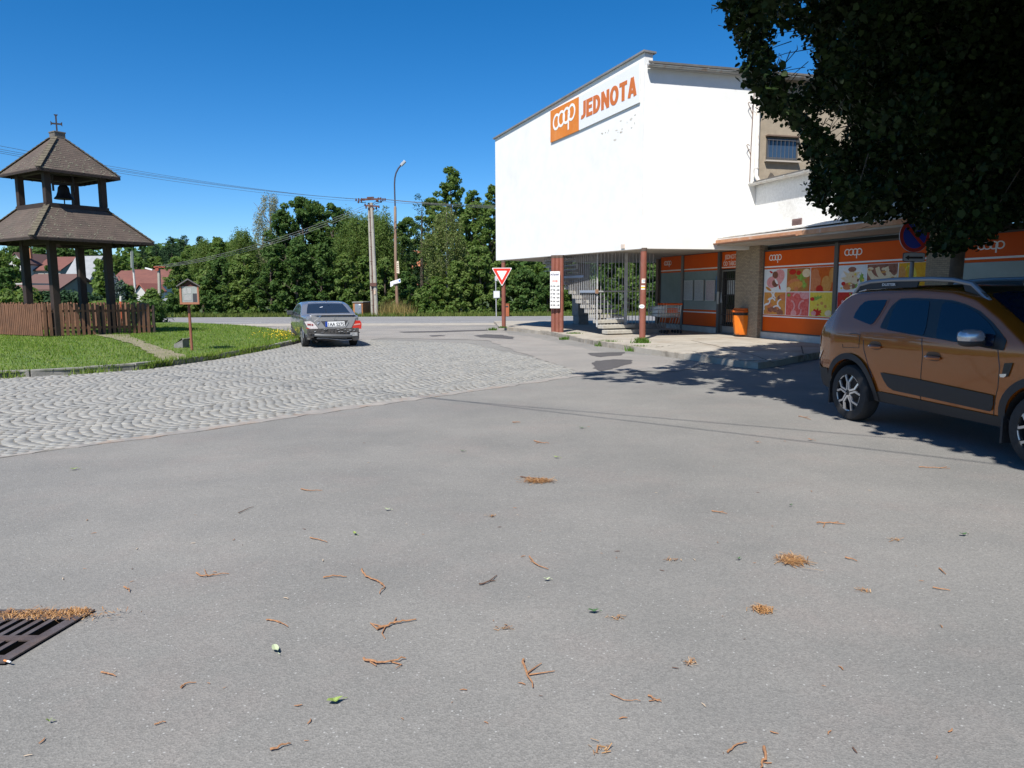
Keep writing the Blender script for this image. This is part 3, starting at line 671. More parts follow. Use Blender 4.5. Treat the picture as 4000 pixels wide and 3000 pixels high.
# single-storey wing: stucco wall above the windows, flat roof, gutter
NS = Vector((SH.n.x, SH.n.y, 0)); DS = Vector((SH.d.x, SH.d.y, 0))
b = MB(); b.frame_box(SH.at(6.43, 2.98, 0), DS*11.7, -NS*.25, (0, 0, 4.86-2.98)); b.build('stucco_wall', STUCCO, bld)
b = MB(); sN = SH.at(18.1, 4.88, 0)
b.prism([SH.at(6.47, 4.88, .12), SH.at(18.1, 4.88, .12), RW.at(11.2, 4.88, -.13), RW.at(3.80, 4.88, -.13)], (0, 0, .09)); b.build('wing_roof', ROOFD, bld)
gutter('wing_gutter', SH.at(6.30, 4.90, .20), SH.at(18.1, 4.84, .20), .075, M('wing gutter', (.50, .49, .46), .6, col2=(.42, .40, .36), scale=4, stain=(.30, .17, .10), sscale=4, samt=.6), bld)
b = MB(); pts = [(8.70, 4.05), (8.70, 3.52), (9.06, 3.52), (9.06, 4.05)]
vu0, vz1 = SH.hit(3097, 857); vu1, vz0 = SH.hit(3131, 906)
b.frame_box(SH.at(vu0, vz0, .001), SH.at(vu1, 0)-SH.at(vu0, 0), NS*.025, (0, 0, vz1-vz0))
for k in range(9): b.frame_box(SH.at(vu0+.02, vz0+.03+k*(vz1-vz0-.05)/9, .026), SH.at(vu1-.02, 0)-SH.at(vu0+.02, 0), NS*.012, (0, 0, .018))
b.build('vent_grille', M('vent brown', (.15, .09, .085), .7), bld)
# canopy over the shop front
b = MB(); c0, c1 = 6.08, 17.6
top = [SH.at(c0, 3.19, 1.34), SH.at(c1, 3.11, 1.34), SH.at(c1, 3.42, .003), SH.at(c0, 3.42, .003)]
b.prism([p-Vector((0, 0, .03)) for p in top], (0, 0, .03)); b.build('canopy_roof', FLASHW, bld)
b = MB(); b.prism([SH.at(c0, 2.99, 1.285), SH.at(c1, 2.93, 1.285), SH.at(c1, 2.93, -.2), SH.at(c0, 2.99, -.2)], (0, 0, .10)); b.build('canopy_slab', SOFF, bld)
b = MB(); b.frame_box(SH.at(c0-.02, 3.04, 1.29), SH.at(c1, 2.98, 1.29)-SH.at(c0-.02, 3.04, 1.29), NS*.06, (0, 0, .115)); b.build('canopy_fascia', RUSTY, bld)
gutter('canopy_gutter', SH.at(c0, 3.06, 1.40), SH.at(c0+4.4, 3.045, 1.40), .045, M('rusty gutter', (.30, .14, .085), .7, col2=(.38, .2, .12), scale=5), bld)
b = MB()
for (ua, ub) in ((c0+.1, c0+1.9), (c0+1.93, c0+6.5)): b.frame_box(SH.at(ua, 3.205, 1.31), SH.at(ub, 0)-SH.at(ua, 0), -NS*.8+Vector((0, 0, .15)), (0, 0, .035))
b.build('canopy_flashing', FLASHW, bld)
# ground floor body behind the glass
b = MB(); P0 = SH.at(-.15, .13, -.16)
b.prism([P0, SH.at(17.8, .13, -.16), SH.at(17.8, .13, -6), SH.at(-.15, .13, -6)], (0, 0, 2.98-.13-.05)); b.build('shop_interior', M('interior dark', (.03, .027, .025), .8), bld)
# stone pillars
def pillar(u0, u1, off):
    b = MB(); b.frame_box(SH.at(u0, .13, -.15), SH.at(u1, 0)-SH.at(u0, 0), NS*(off+.15), (0, 0, 2.985-.13)); return b.build('stone_pillar', STONE, bld, bevel=.01)
pillar(5.67, 6.98, .15); pillar(13.36, 14.05, .07)
# --- shop windows
def plate(name, u0, u1, z0, z1, off, dep, mat, parent):
    m = MB(); m.frame_box(SH.at(u0, z0, off), SH.at(u1, 0)-SH.at(u0, 0), NS*dep, (0, 0, z1-z0)); return m.build(name, mat, parent)
FOOD = {k: M('food '+k, c, .5, col2=c2, scale=14, detail=5, spec=.15) for k, c, c2 in [
    ('pale', (.62, .66, .68), (.70, .72, .72)), ('ham', (.62, .24, .24), (.72, .36, .34)), ('darkham', (.16, .06, .04), (.25, .1, .06)), ('red', (.55, .03, .012), (.42, .02, .01)),
    ('sausage', (.52, .16, .06), (.60, .22, .09)), ('green', (.16, .30, .035), (.30, .42, .08)), ('veg', (.50, .10, .03), (.30, .22, .05)), ('gold', (.55, .22, .045), (.62, .30, .08)),
    ('orangefruit', (.58, .12, .01), (.50, .085, .008)), ('cream', (.70, .52, .30), (.75, .62, .42)), ('salami', (.56, .07, .06), (.66, .16, .14)), ('cheese', (.66, .48, .04), (.72, .58, .10)),
    ('choc', (.20, .075, .045), (.33, .14, .09)), ('juice', (.72, .38, .012), (.62, .28, .01)), ('white', (.75, .74, .72), (.68, .66, .64)), ('tomato', (.60, .03, .02), (.50, .02, .015))]}
def tile(u0, u1, z0, z1, base, shapes, parent, off):
    w, h = u1-u0, z1-z0; m = MB(); mats = [FOOD[base]]; idx = []
    m.frame_box(SH.at(u0, z0, off), SH.at(u1, 0)-SH.at(u0, 0), NS*.004, (0, 0, h)); idx += [0]*6
    lvl = .0045
    for sh in shapes:
        kind, cx, cy, rx, ry, rot, mt = sh; P = []
        for k in range(18):
            a = 2*math.pi*k/18; r = 1.0
            if kind == 'leaf': r = .75+.3*math.sin(k*2.7+cx*9)
            if kind == 'ring': pass
            x, y = rx*r*math.cos(a), ry*r*math.sin(a); X = cx + (x*math.cos(rot)-y*math.sin(rot)); Y = cy + (x*math.sin(rot)+y*math.cos(rot)*1.0)
            P.append((min(max(X, 0), 1), min(max(Y, 0), 1)))
        if kind == 'arc':
            P = []
            for k in range(12): a = rot + 2.2*k/11; P.append((cx+rx*math.cos(a), cy+ry*math.sin(a)))
            for k in range(11, -1, -1): a = rot + 2.2*k/11; P.append((cx+rx*.72*math.cos(a), cy+ry*.72*math.sin(a)))
            P = [(min(max(x, 0), 1), min(max(y, 0), 1)) for x, y in P]
        if FOOD[mt] not in mats: mats.append(FOOD[mt])
        k0 = len(m.f); m.poly([SH.at(u0+x*w, z0+y*h, off+lvl) for x, y in P]); idx += [mats.index(FOOD[mt])]*(len(m.f)-k0); lvl += .0006
    o = m.build('poster', mats, parent)
    for p, i in zip(o.data.polygons, idx): p.material_index = i
    return o
r = random.Random(4)
def scatter(n, kinds, smin, smax, kind='oval'):
    return [(kind, r.uniform(.08, .92), r.uniform(.08, .92), r.uniform(smin, smax), r.uniform(smin, smax)*.8, r.uniform(0, 6), r.choice(kinds)) for _ in range(n)]
T = {
 'ham': ('pale', [('oval', .35, .30, .30, .28, .3, 'white'), ('oval', .62, .62, .28, .40, -.5, 'ham'), ('oval', .36, .42, .26, .26, .2, 'ham'), ('oval', .50, .75, .13, .16, .2, 'darkham'), ('oval', .5, .36, .14, .17, .4, 'darkham'), ('oval', .56, .45, .05, .14, .5, 'white'), ('oval', .3, .88, .09, .04, -.6, 'red'), ('oval', .72, .2, .03, .13, .3, 'red'), ('oval', .2, .12, .16, .06, -.6, 'gold')]),
 'sausage': ('veg', [('leaf', .62, .62, .26, .25, 0, 'green'), ('oval', .85, .78, .18, .18, 0, 'cream'), ('leaf', .75, .3, .13, .25, .2, 'green'), ('oval', .25, .85, .16, .12, 0, 'red'), ('oval', .52, .8, .1, .1, 0, 'red'), ('oval', .30, .38, .30, .17, .3, 'sausage'), ('oval', .40, .26, .32, .17, .25, 'gold'), ('oval', .44, .10, .09, .12, 0, 'sausage'), ('oval', .1, .1, .1, .1, 0, 'cream')]),
 'fruit': ('orangefruit', [('oval', .2, .45, .26, .5, 0, 'sausage'), ('oval', .62, .8, .26, .3, 0, 'orangefruit'), ('oval', .72, .3, .22, .34, .1, 'gold'), ('oval', .95, .65, .14, .3, 0, 'gold'), ('oval', .42, .1, .16, .16, 0, 'red')]),
 'buns': ('gold', scatter(9, ['gold', 'sausage', 'choc'], .13, .2) + [('arc', x, y, .22, .22, a, 'white') for x, y, a in ((.22, .85, 5.2), (.65, .9, 2), (.36, .55, .4), (.85, .5, 1.7), (.2, .3, 1.5), (.62, .2, .3), (.1, .62, 4.6))]),
 'salami': ('salami', scatter(9, ['salami', 'ham'], .14, .24) + [('arc', x, y, .22, .28, a, 'ham') for x, y, a in ((.2, .4, 5.4), (.5, .75, .6), (.78, .4, 1.5), (.5, .2, 4.4))] + [('leaf', .12, .88, .1, .1, 0, 'green')]),
 'cheese': ('cheese', [('leaf', .35, .75, .3, .14, .2, 'green'), ('oval', .55, .55, .42, .22, .4, 'cheese'), ('oval', .55, .55, .07, .07, 0, 'gold'), ('oval', .72, .42, .06, .07, 0, 'gold'), ('oval', .38, .48, .05, .05, 0, 'gold'), ('leaf', .35, .16, .30, .2, 0, 'tomato'), ('oval', .2, .12, .12, .1, 0, 'ham'), ('oval', .12, .72, .1, .08, 0, 'tomato'), ('oval', .85, .15, .15, .12, .3, 'cream')]),
 'salad': ('pale', [('oval', .52, .48, .46, .48, 0, 'white'), ('leaf', .48, .5, .42, .44, .3, 'cream'), ('oval', .5, .85, .15, .1, 0, 'choc'), ('oval', .38, .2, .2, .14, .3, 'sausage'), ('leaf', .62, .2, .2, .13, 0, 'green'), ('leaf', .85, .5, .1, .25, 0, 'green'), ('oval', .55, .2, .1, .09, 0, 'choc'), ('oval', .2, .3, .08, .08, 0, 'tomato')] + scatter(10, ['cheese', 'cream', 'sausage', 'darkham'], .03, .06)),
 'bakery': ('choc', [('arc', x, 1.05, .5, .75, 3.4, 'cream') for x in (.45, .75, 1.05)] + scatter(14, ['choc', 'gold', 'darkham', 'cream'], .04, .09)),
 'drink': ('juice', [('oval', .45, .55, .24, .38, .1, 'cheese'), ('oval', .42, .6, .16, .26, .1, 'juice'), ('oval', .12, .6, .16, .3, 0, 'gold'), ('oval', .38, .6, .012, .5, .15, 'green'), ('oval', .7, .1, .12, .1, 0, 'white')]),
 'tomato': ('tomato', [('oval', .4, .5, .36, .36, 0, 'red'), ('oval', .85, .7, .3, .3, 0, 'tomato'), ('leaf', .42, .72, .16, .12, 0, 'green'), ('oval', .5, .88, .03, .12, .5, 'green'), ('oval', .22, .6, .06, .1, .3, 'ham')]),
 'veg': ('green', scatter(14, ['green', 'veg', 'tomato', 'cheese'], .1, .22)), 'bread': ('gold', scatter(12, ['gold', 'cream', 'choc'], .1, .2))}
def shop_window(u0, u1, cols, names, logo, ztop=2.83):
    w = plate('shop_window', u0, u1, .33, ztop, -.08, .03, FRAME, bld)
    plate('header', u0+.02, u1-.02, 2.25, ztop-.05, -.05, .03, ORANGE, w)
    plate('stripe', u0+.02, u1-.02, 2.295, 2.335, -.0195, .004, WHITEF, w)
    plate('lower_band', u0+.02, u1-.02, .36, .865, -.05, .03, ORANGE, w)
    plate('stripe', u0+.02, u1-.02, .80, .835, -.0195, .004, WHITEF, w)
    plate('backing', u0+.02, u1-.02, .868, 2.247, -.05, .026, WHITEF, w)
    k = 0
    for row in ((1.57, 2.235), (.88, 1.545)):
        for a, c in zip(cols, cols[1:]):
            bs, shp = T[names[k]]; k += 1; tile(a+.018, c-.018, row[0], row[1], bs, shp, w, -.0235)
    f = fr(u0, u1, .335, ztop, -.05, .022, .05, SH).build('frame', FRAME, w)
    plate('sill', u0-.02, u1+.02, .133, .325, -.14, .16, M('sill white', (.50, .50, .47), .8, col2=(.40, .39, .36), scale=3), w)
    if logo:
        lu, lzz, lw = logo; put_logo('logo', lw, SH.at(lu, lzz, -.018), SH.d.to_3d(), (0, 0, 1), WHITEF, w, .18)
    return w
def logo_px(x0, x1, yb, yt):
    u0_, z0_ = SH.hit(x0, yb); u1_, z1_ = SH.hit(x1, yb); return (u0_, z0_, u1_-u0_)
shop_window(7.0, 10.21, [7.04, 8.14, 9.22, 10.19], ['ham', 'sausage', 'fruit', 'buns', 'salami', 'cheese'], (7.25, 2.50, .62))
shop_window(10.34, 13.32, [10.36, 11.41, 12.45, 13.29], ['salad', 'bakery', 'drink', 'tomato', 'veg', 'bread'], (10.56, 2.49, .66))
plate('mullion', 10.21, 10.34, .13, 2.86, -.14, .15, FRAME, bld)
def film_window(u0, u1, ztop, lower=True, logo=None, hd=2.31):
    w = plate('shop_window', u0, u1, .33, ztop, -.08, .03, FRAME, bld)
    plate('header', u0+.02, u1-.02, hd, ztop-.04, -.05, .03, ORANGE, w); plate('stripe', u0+.02, u1-.02, hd+.06, hd+.10, -.0195, .004, WHITEF, w)
    lz_ = .93 if lower else .36
    plate('pane', u0+.02, u1-.02, lz_, hd-.003, -.05, .026, FILM, w)
    if lower:
        plate('lower_band', u0+.02, u1-.02, .36, .927, -.05, .03, ORANGE, w); plate('stripe', u0+.02, u1-.02, .82, .86, -.0195, .004, WHITEF, w)
    fr(u0, u1, .335, ztop, -.05, .022, .05, SH).build('frame', FRAME, w)
    plate('sill', u0-.02, u1+.02, .133, .325, -.14, .14, M('sill white', (.5, .5, .47)), w)
    if logo: put_logo('logo', logo[2], SH.at(logo[0], logo[1], -.018), SH.d.to_3d(), (0, 0, 1), WHITEF, w, .17)
    return w
film_window(.0, 1.72, 2.96, True, (.28, 2.60, .62))
film_window(1.89, 4.33, 2.95, True, None)
plate('mullion', 1.72, 1.89, .13, 2.97, -.14, .15, M('mullion grey', (.18, .17, .16), .6), bld)
film_window(14.1, 17.6, 2.78, False, (14.6, 2.42, .66), 2.17)
# door with bars
plate('door_post', 4.33, 4.47, .13, 2.98, -.14, .16, M('door post', (.10, .10, .10), .5, metal=.3), bld)
dr = plate('door', 4.49, 5.64, .15, 2.30, -.15, .03, GLASSD, bld)
fr(4.49, 5.64, .16, 2.30, -.118, .05, .05, SH).build('door_frame', M('door frame', (.20, .20, .19), .5, metal=.4), dr)
m = MB()
for k in range(9): m.bar(SH.at(4.60+k*.12, .42, -.05), SH.at(4.60+k*.12, 2.24, -.05), .018)
for z in (.45, .8, 1.45, 2.0): m.bar(SH.at(4.52, z, -.05), SH.at(5.62, z, -.05), .02)
m.build('bars', BARM, dr)
plate('kick_plate', 4.55, 5.60, .18, .40, -.112, .02, M('kick plate', (.28, .27, .25), .5, metal=.3), dr)
plate('notice', 4.80, 5.30, 1.48, 1.95, -.112, .004, M('paper notice', (.50, .52, .52), .7, col2=(.36, .37, .38), scale=12), dr)
plate('notice', 4.78, 5.20, .55, .98, -.112, .004, M('orange box print', (.38, .12, .03), .7, col2=(.30, .18, .10), scale=8), dr)
m = MB(); m.tube([SH.at(4.62, 1.2, -.02), SH.at(4.62, 1.55, .02), SH.at(4.62, 1.2, .02)], .015, 6); m.frame_box(SH.at(4.40, 1.15, .022), DS*.12, NS*.03, (0, 0, .42)); m.build('handle', ALU, dr)
tr = plate('transom', 4.49, 5.64, 2.34, 2.90, -.10, .04, ORANGE, bld)
plate('stripe', 4.49, 5.64, 2.37, 2.40, -.058, .004, WHITEF, tr)
put_text('lettering', 'JEDNOTA', .21, SH.at(4.66, 2.66, -.058), DS, (0, 0, 1), WHITEF, tr, bold=.001, width=.80)
put_text('lettering', 'OD TÁBORA', .21, SH.at(4.58, 2.44, -.058), DS, (0, 0, 1), WHITEF, tr, bold=.001, width=1.0)
plate('door_step', 4.3, 5.66, .131, .15, -.1, .16, CONC, bld)
# blue sticker by the door
plate('sticker', 4.24, 4.33, 1.5, 2.1, .012, .004, M('blue sticker', (.05, .12, .24), .5), bld)
# notice frames on the window
PAPER = M('notice paper', (.42, .44, .45), .6, col2=(.28, .29, .31), scale=22)
for k, (x0, x1, y0, y1) in enumerate([(485, 576, 680, 893), (597, 690, 676, 897), (716, 812, 676, 900)]):
    ua, za = SH.hit(2500+x0/2.765, 850+y0/2.765); ub, zb = SH.hit(2500+x1/2.765, 850+y1/2.765)
    nb = thing('notice_frame', ['leftmost of the three framed notices on the grey shop window', 'middle of the three framed notices on the grey shop window', 'framed pinkish notice nearest the shop door'][k], 'notice', SH.at(ua, zb, 0), 0, 'framed notices on the shop window')
    fr(ua, ub, zb, za, .003, .03, .03, SH).build('frame', ALU, nb)
    plate('paper', ua+.03, ub-.03, zb+.03, za-.03, .004, .012, M('pink paper', (.45, .40, .41), .6, col2=(.32, .27, .29), scale=22) if k == 2 else PAPER, nb)
# round steel columns under the overhang
def column(P, r, z0=.13, z1=ZB+.02):
    b = MB(); b.tube([(P[0], P[1], z0), (P[0], P[1], z1-.10)], r, 24, True); o = b.build('column', BROWNP, bld, smooth=40)
    c = MB(); c.tube([(P[0], P[1], z1-.098), (P[0], P[1], z1)], r+.006, 24, True); c.build('column_top_shade', M('column shade', (.10, .07, .055), .8), o, smooth=40); return o  # dark ring: the slab's shade on the column top, put into colour
colB = (PB.x+LW.d.x*.14-LW.n.x*.10, PB.y+LW.d.y*.14-LW.n.y*.10); colB = (G(2510, 1326, .13).x, G(2510, 1326, .13).y+.05)
column(colB, .095)
tri = G(2177, 1298, .13); TD = Vector((.96, -.28)).normalized()
for k in (-1, 0, 1): column((tri.x+TD.x*k*.145, tri.y+TD.y*k*.145), .085)
colA = G(1968, 1279, .13); column((colA.x, colA.y), .085)
pb = G(2262, 1268, .13)
b = MB(); b.box((pb.x+.1, pb.y+.3, .13+.2), (.52, .5, .4), .45); b.box((pb.x+.1, pb.y+.3, .535+1.15), (.6, .55, 2.3), .45); b.build('concrete_pillar', CONC, bld, bevel=.015)
# ---------------------------------------------------------------- main sign
def map_plane(me, w, h, O, X, Z, n):
    """me in [0,w]x[0,h] local XY -> origin O, X vector for full width, Z for full height, n = outward metre"""
    for v in me.vertices:
        p = v.co; v.co = O + X*(p.x/w) + Z*(p.y/h) + n*p.z
NL = Vector((LW.n.x, LW.n.y, 0))
sg = thing('shop_sign', 'large orange and white shop sign mounted high on the blank white street wall', 'sign', LW.at(2.7, 7.0, .05))
def lq(px, py, off=.05): return LW.at(*LW.hit(px, py, off), off)
SIGNO = M('sign orange', (.70, .215, .015), .45, col2=(.62, .18, .014), scale=.9, stain=(.75, .42, .2), sscale=1.2, samt=.35)
oTL, oTR, oBR, oBL = [lq(*p) for p in ((2150, 434.5), (2260, 378), (2260, 509.5), (2150, 557))]
wTR, wBR = lq(2497, 245), lq(2497, 400)
b = MB(); b.prism([oBL, oBR, oTR, oTL], -NL*.03); b.build('orange_panel', SIGNO, sg)
b = MB(); gap = (wBR-oBR).normalized()*.02; b.prism([oBR+gap, wBR, wTR, oTR+gap], -NL*.03); b.build('white_panel', M('sign white', (.74, .75, .76), .45), sg)
me, w_, k_ = logo_mesh(1.0); h_ = k_*1.0
O = lq(1850+541/1.7467, 150+640/1.7467, .053); X = lq(1850+694/1.7467, 150+545/1.7467, .053)-O; Zt = lq(1850+590/1.7467, 150+497/1.7467, .053)
hz = ZAT(150+(640-140)/1.7467, O)-O.z
map_plane(me, 1.0, h_, O, X, Vector((0, 0, .56)), NL); link_mesh('logo', me, M('sign lettering white', (.80, .80, .78), .5), sg)
me, w_ = block_letters('JEDNOTA', .215); hcap = 1.0
O = lq(1850+728/1.7467, 150+556/1.7467, .053); X = lq(1850+1112/1.7467, 150+386/1.7467, .053)-O
Zv = LW.hit(1850+900/1.7467, 150+368/1.7467, .053)[1] - LW.hit(1850+900/1.7467, 150+486/1.7467, .053)[1]
print('letter height', Zv)
map_plane(me, w_, hcap, O, X, Vector((0, 0, Zv*1.06)), NL); link_mesh('lettering', me, M('sign lettering orange', (.56, .15, .03), .5), sg)
# wall vent stub low on the wall
b = MB(); b.frame_box(LW.at(LW.hit(2430, 970)[0], 2.93, .002), Vector((-LW.d.x, -LW.d.y, 0))*.16, NL*.05, (0, 0, .13)); b.build('wall_outlet', M('outlet', (.60, .50, .42), .8), bld)
# ---------------------------------------------------------------- opening-hours board
hb0 = G(2168, 1298, .13); hy = tri.y-.16
def hp(px, py): return AT(px, py, hy)
hb = thing('opening_hours_board', 'white opening hours board fixed to the triple brown column', 'sign', hp(2168, 1205))
TLh, BLh = hp(2149, 1060), hp(2149, 1204); wd_ = (hp(2187, 1060)-TLh).length; ht_ = TLh.z-BLh.z
HX = Vector((.985, -.17, 0)).normalized(); HN = Vector((-.17, -.985, 0)).normalized()
O = Vector((BLh.x, BLh.y, BLh.z)); b = MB(); b.frame_box(O, HX*wd_, -HN*.012, (0, 0, ht_)); b.build('board', M('board white', (.78, .78, .77), .5), hb)
NAVY = M('navy ink', (.02, .03, .12), .6); REDI = M('red ink', (.60, .07, .02), .6); BLK = M('black ink', (.02, .02, .025), .6)
Zu = Vector((0, 0, 1))
put_text('lettering', 'POTRAVINY', .10, O+HN*.002+HX*wd_*.06+Zu*ht_*.885, HX, Zu, NAVY, hb, bold=.004, width=wd_*.88, depth=.0008)
put_logo('logo', wd_*.66, O+HN*.0012+HX*wd_*.17+Zu*ht_*.715, HX, Zu, REDI, hb)
for k, s in enumerate(['PO 7:00 - 16:30', 'ÚT 7:00 - 16:30', 'ST 7:00 - 11:30', 'ČT 7:00 - 16:30', 'PÁ 7:00 - 16:30', 'SO 7:00 - 11:00']):
    put_text('lettering', s, .085, O+HN*.002+HX*wd_*.06+Zu*ht_*(.575-.103*k), HX, Zu, BLK, hb, bold=.004, width=wd_*.88, depth=.0008)
# stickers on the corner column
def col_sticker(px0, px1, py0, py1, label, parts, oval=False):
    y = colB[1]-.10; a, c = AT(px0, py1, y), AT(px1, py0, y); t = thing('sticker', label, 'sticker', (a.x, a.y, a.z), 0, 'stickers on the corner column')
    def curved(name, fx0, fx1, fz0, fz1, mat, rr):
        m = MB(); n = 8; V = []
        for i in range(n+1):
            x = a.x + (c.x-a.x)*(fx0+(fx1-fx0)*i/n); dx = max(-.094, min(.094, x-colB[0])); yy = colB[1]-math.sqrt(max(0, (.095+rr)**2-dx*dx))
            lo, hi = fz0, fz1
            if oval: q = math.sqrt(max(0, 1-(2*(fx0+(fx1-fx0)*i/n)-1)**2)); lo, hi = .5-.5*q*(fz1-fz0), .5+.5*q*(fz1-fz0)
            V += [(x, yy, a.z+(c.z-a.z)*lo), (x, yy, a.z+(c.z-a.z)*hi)]
        m.add(V, [[2*i, 2*i+2, 2*i+3, 2*i+1] for i in range(n)]); m.build(name, mat, t)
    for p in parts: curved(*p)
WS = M('sticker white', (.75, .74, .70), .5)
col_sticker(2507, 2521, 1088, 1106, 'upper rectangular sticker with blue print on the corner column', [('backing', 0, 1, 0, 1, WS, .002), ('print', .2, 1, .35, .6, M('sticker blue', (.25, .32, .40), .5), .004), ('print', 0, .85, .78, .95, M('sticker salmon', (.6, .35, .22), .5), .004)])
col_sticker(2505, 2520, 1115, 1131, 'white sticker with a yellow middle band on the corner column', [('backing', 0, 1, 0, 1, WS, .002), ('print', 0, 1, .3, .68, M('sticker yellow', (.65, .42, .02), .5), .004)])
col_sticker(2497, 2519, 1189, 1205, 'oval white sticker low on the corner column', [('backing', 0, 1, 0, 1, WS, .002), ('print', .15, .8, .15, .45, M('sticker grey', (.45, .5, .6), .5), .004)], True)
# ---------------------------------------------------------------- yield sign on the far column
def yield_sign(name, label, cx, cy_top, cy_bot, Y, face=True, px_half=40.5, parent_n=Vector((-.1, -1, 0)).normalized()):
    t = thing(name, label, 'road sign', AT(cx, cy_bot, Y)); X = Vector((-parent_n.y, parent_n.x, 0))
    if X.x < 0: X = -X
    top = AT(cx, cy_top, Y); bot = AT(cx, cy_bot, Y); hw = (AT(cx+px_half, cy_top, Y)-top).length; H = top.z-bot.z; C_ = Vector((top.x, top.y, bot.z))
    def tri_(k, off, z_c=.64):
        base = [(-hw, H), (0, 0), (hw, H)]; r = .09*hw; P = []
        cxm, czm = 0, H*.667
        base = [((x-cxm)*k, (z-czm)*k+czm) for x, z in base]
        for i in range(3):
            p, a_, b_ = Vector(base[i]), Vector(base[i-1]), Vector(base[(i+1) % 3]); d1 = (a_-p).normalized(); d2 = (b_-p).normalized(); q = r*1.5*k
            for s in range(5):
                f = s/4; P.append((p+d1*q)*(1-f)**2 + p*2*f*(1-f) + (p+d2*q)*f*f)
        return [C_ + X*v.x + Vector((0, 0, v.y)) + parent_n*off for v in P]
    b = MB(); b.prism(tri_(1, 0), -parent_n*.012); b.build('back_plate', M('sign back', (.36, .38, .40), .5, metal=.4), t)
    if face:
        b = MB(); b.prism(tri_(.985, .001), parent_n*.002); b.build('white_rim', M('sign face white', (.78, .78, .77), .4), t)
        b = MB(); b.prism(tri_(.90, .0035), parent_n*.002); b.build('red_border', M('sign red', (.60, .03, .015), .4), t)
        b = MB(); b.prism(tri_(.50, .006), parent_n*.002); b.build('white_field', M('sign face white', (.78, .78, .77)), t)
    return t
yield_sign('yield_sign', 'red and white give way triangle on the far brown column', 1960.5, 1046, 1119, colA.y-.12)
# ---------------------------------------------------------------- concrete stairs with grille
st = thing('staircase', 'open concrete staircase rising under the overhang behind the columns', 'stairs', (3.2, 25.0, .13))
S0 = G(2372, 1309, .13); SD = Vector((-.40, .917)); SN = Vector((.917, .40)); RISE = .168; TREAD = .31; SW = 1.15
for k in range(16):
    P = Vector((S0.x, S0.y)) + SD*TREAD*k; z = .13+RISE*(k+1); wdt = SW+(.15 if k < 2 else 0); b = MB()
    b.frame_box((P.x, P.y, z-.135), SN.to_3d()*wdt, SD.to_3d()*.36, (0, 0, .12)); b.build('step', CONCL, st, bevel=.012)
b = MB(); q = Vector((S0.x, S0.y))+SN*.45
b.bar((q.x+SD.x*.5, q.y+SD.y*.5, .22), (q.x+SD.x*TREAD*15.5, q.y+SD.y*TREAD*15.5, .13+RISE*15.0), .22, .22); b.build('stringer', CONC, st)
b = MB(); b.frame_box((S0.x+SN.x*1.1, S0.y+SN.y*1.1, .13), SN.to_3d()*.2, SD.to_3d()*.3, (0, 0, .15)); b.build('base_block', CONCL, st)
gr = thing('stair_grille', 'grey vertical-bar steel grille and gate caging the concrete staircase', 'grille', (S0.x, S0.y, .3))
b = MB(); k = 0; s = TREAD*2.2
while s < TREAD*15.5:
    P = Vector((S0.x, S0.y))+SD*s-SN*.03; z = .13+RISE*int(s/TREAD+1)-.02; b.tube([(P.x, P.y, z-.1), (P.x, P.y, ZB+.04)], .013, 6, False); s += .135
b.build('side_bars', GREYP, gr)
b = MB(); P1 = Vector((S0.x, S0.y))-SN*.03
for z in (2.55, 2.70, 2.80, 2.40):
    a = P1+SD*TREAD*7; c = P1+SD*TREAD*15.5; b.bar((a.x, a.y, z), (c.x, c.y, z), .02)
for (z, s0, s1) in ((2.13, 5.0, 10.2), (1.60, 2.2, 5.8)):
    a = P1+SD*TREAD*s0-SN*.03; c = P1+SD*TREAD*s1-SN*.03; b.bar((a.x, a.y, z), (c.x, c.y, z), .03, .085)
b.build('side_rails', M('rail bluish grey', (.26, .30, .36), .5), gr)
g0 = P1+SD*TREAD*2.1; b = MB()
n = 8
for k in range(n+1):
    P = g0+SN*(SW*k/n); b.tube([(P.x, P.y, .40), (P.x, P.y, ZB+.04)], .013, 6, False)
b.build('gate_bars', GREYP, gr)
b = MB(); e_ = g0+SN*SW
b.bar((g0.x, g0.y, .42), (e_.x, e_.y, .42), .03); b.bar((g0.x, g0.y, 1.60), (e_.x, e_.y, 1.60), .035, .05); b.bar((g0.x, g0.y, .38), (g0.x, g0.y, ZB+.04), .05); b.bar((e_.x, e_.y, .38), (e_.x, e_.y, ZB+.04), .11)
m1 = g0+SN*SW*.62; b.bar((m1.x, m1.y, .72), (e_.x, e_.y, .72), .05); b.build('gate_frame', GREYP, gr)
b = MB(); 
for k in range(1, 9):
    P = g0+SN*(SW+k*.14); b.tube([(P.x, P.y, .35), (P.x, P.y, ZB+.04)], .014, 6, False)
f0, f1 = g0+SN*(SW+.06), g0+SN*(SW+1.2); b.bar((f0.x, f0.y, 1.60), (f1.x, f1.y, 1.60), .03); b.bar((f0.x, f0.y, .38), (f1.x, f1.y, .38), .03)
b.build('fixed_bars', GREYP, gr)
b = MB(); L0 = g0+SN*.0-SN.to_3d().to_2d()*.02; b.box((g0.x-.02, g0.y-.05, 1.60), (.09, .07, .14), .4); b.build('lock', M('lock rust', (.28, .17, .11), .7), gr)
b = MB(); q = g0+SN*SW; b.frame_box((q.x, q.y-.1, .131), SN.to_3d()*1.7, SD.to_3d()*1.2, (0, 0, .30)); b.frame_box((q.x+.05, q.y-.55, .131), SN.to_3d()*1.4, SD.to_3d()*.4, (0, 0, .15)); b.build('landing_block', CONC, st)
# wall under the stair on the right side (shop end wall)
b = MB(); b.frame_box(SH.at(-.16, .13, .02), -NS*5, -DS*.2, (0, 0, 2.75)); b.build('end_wall', M('end wall brown', (.22, .15, .11), .9, col2=(.16, .11, .09), scale=2), bld)
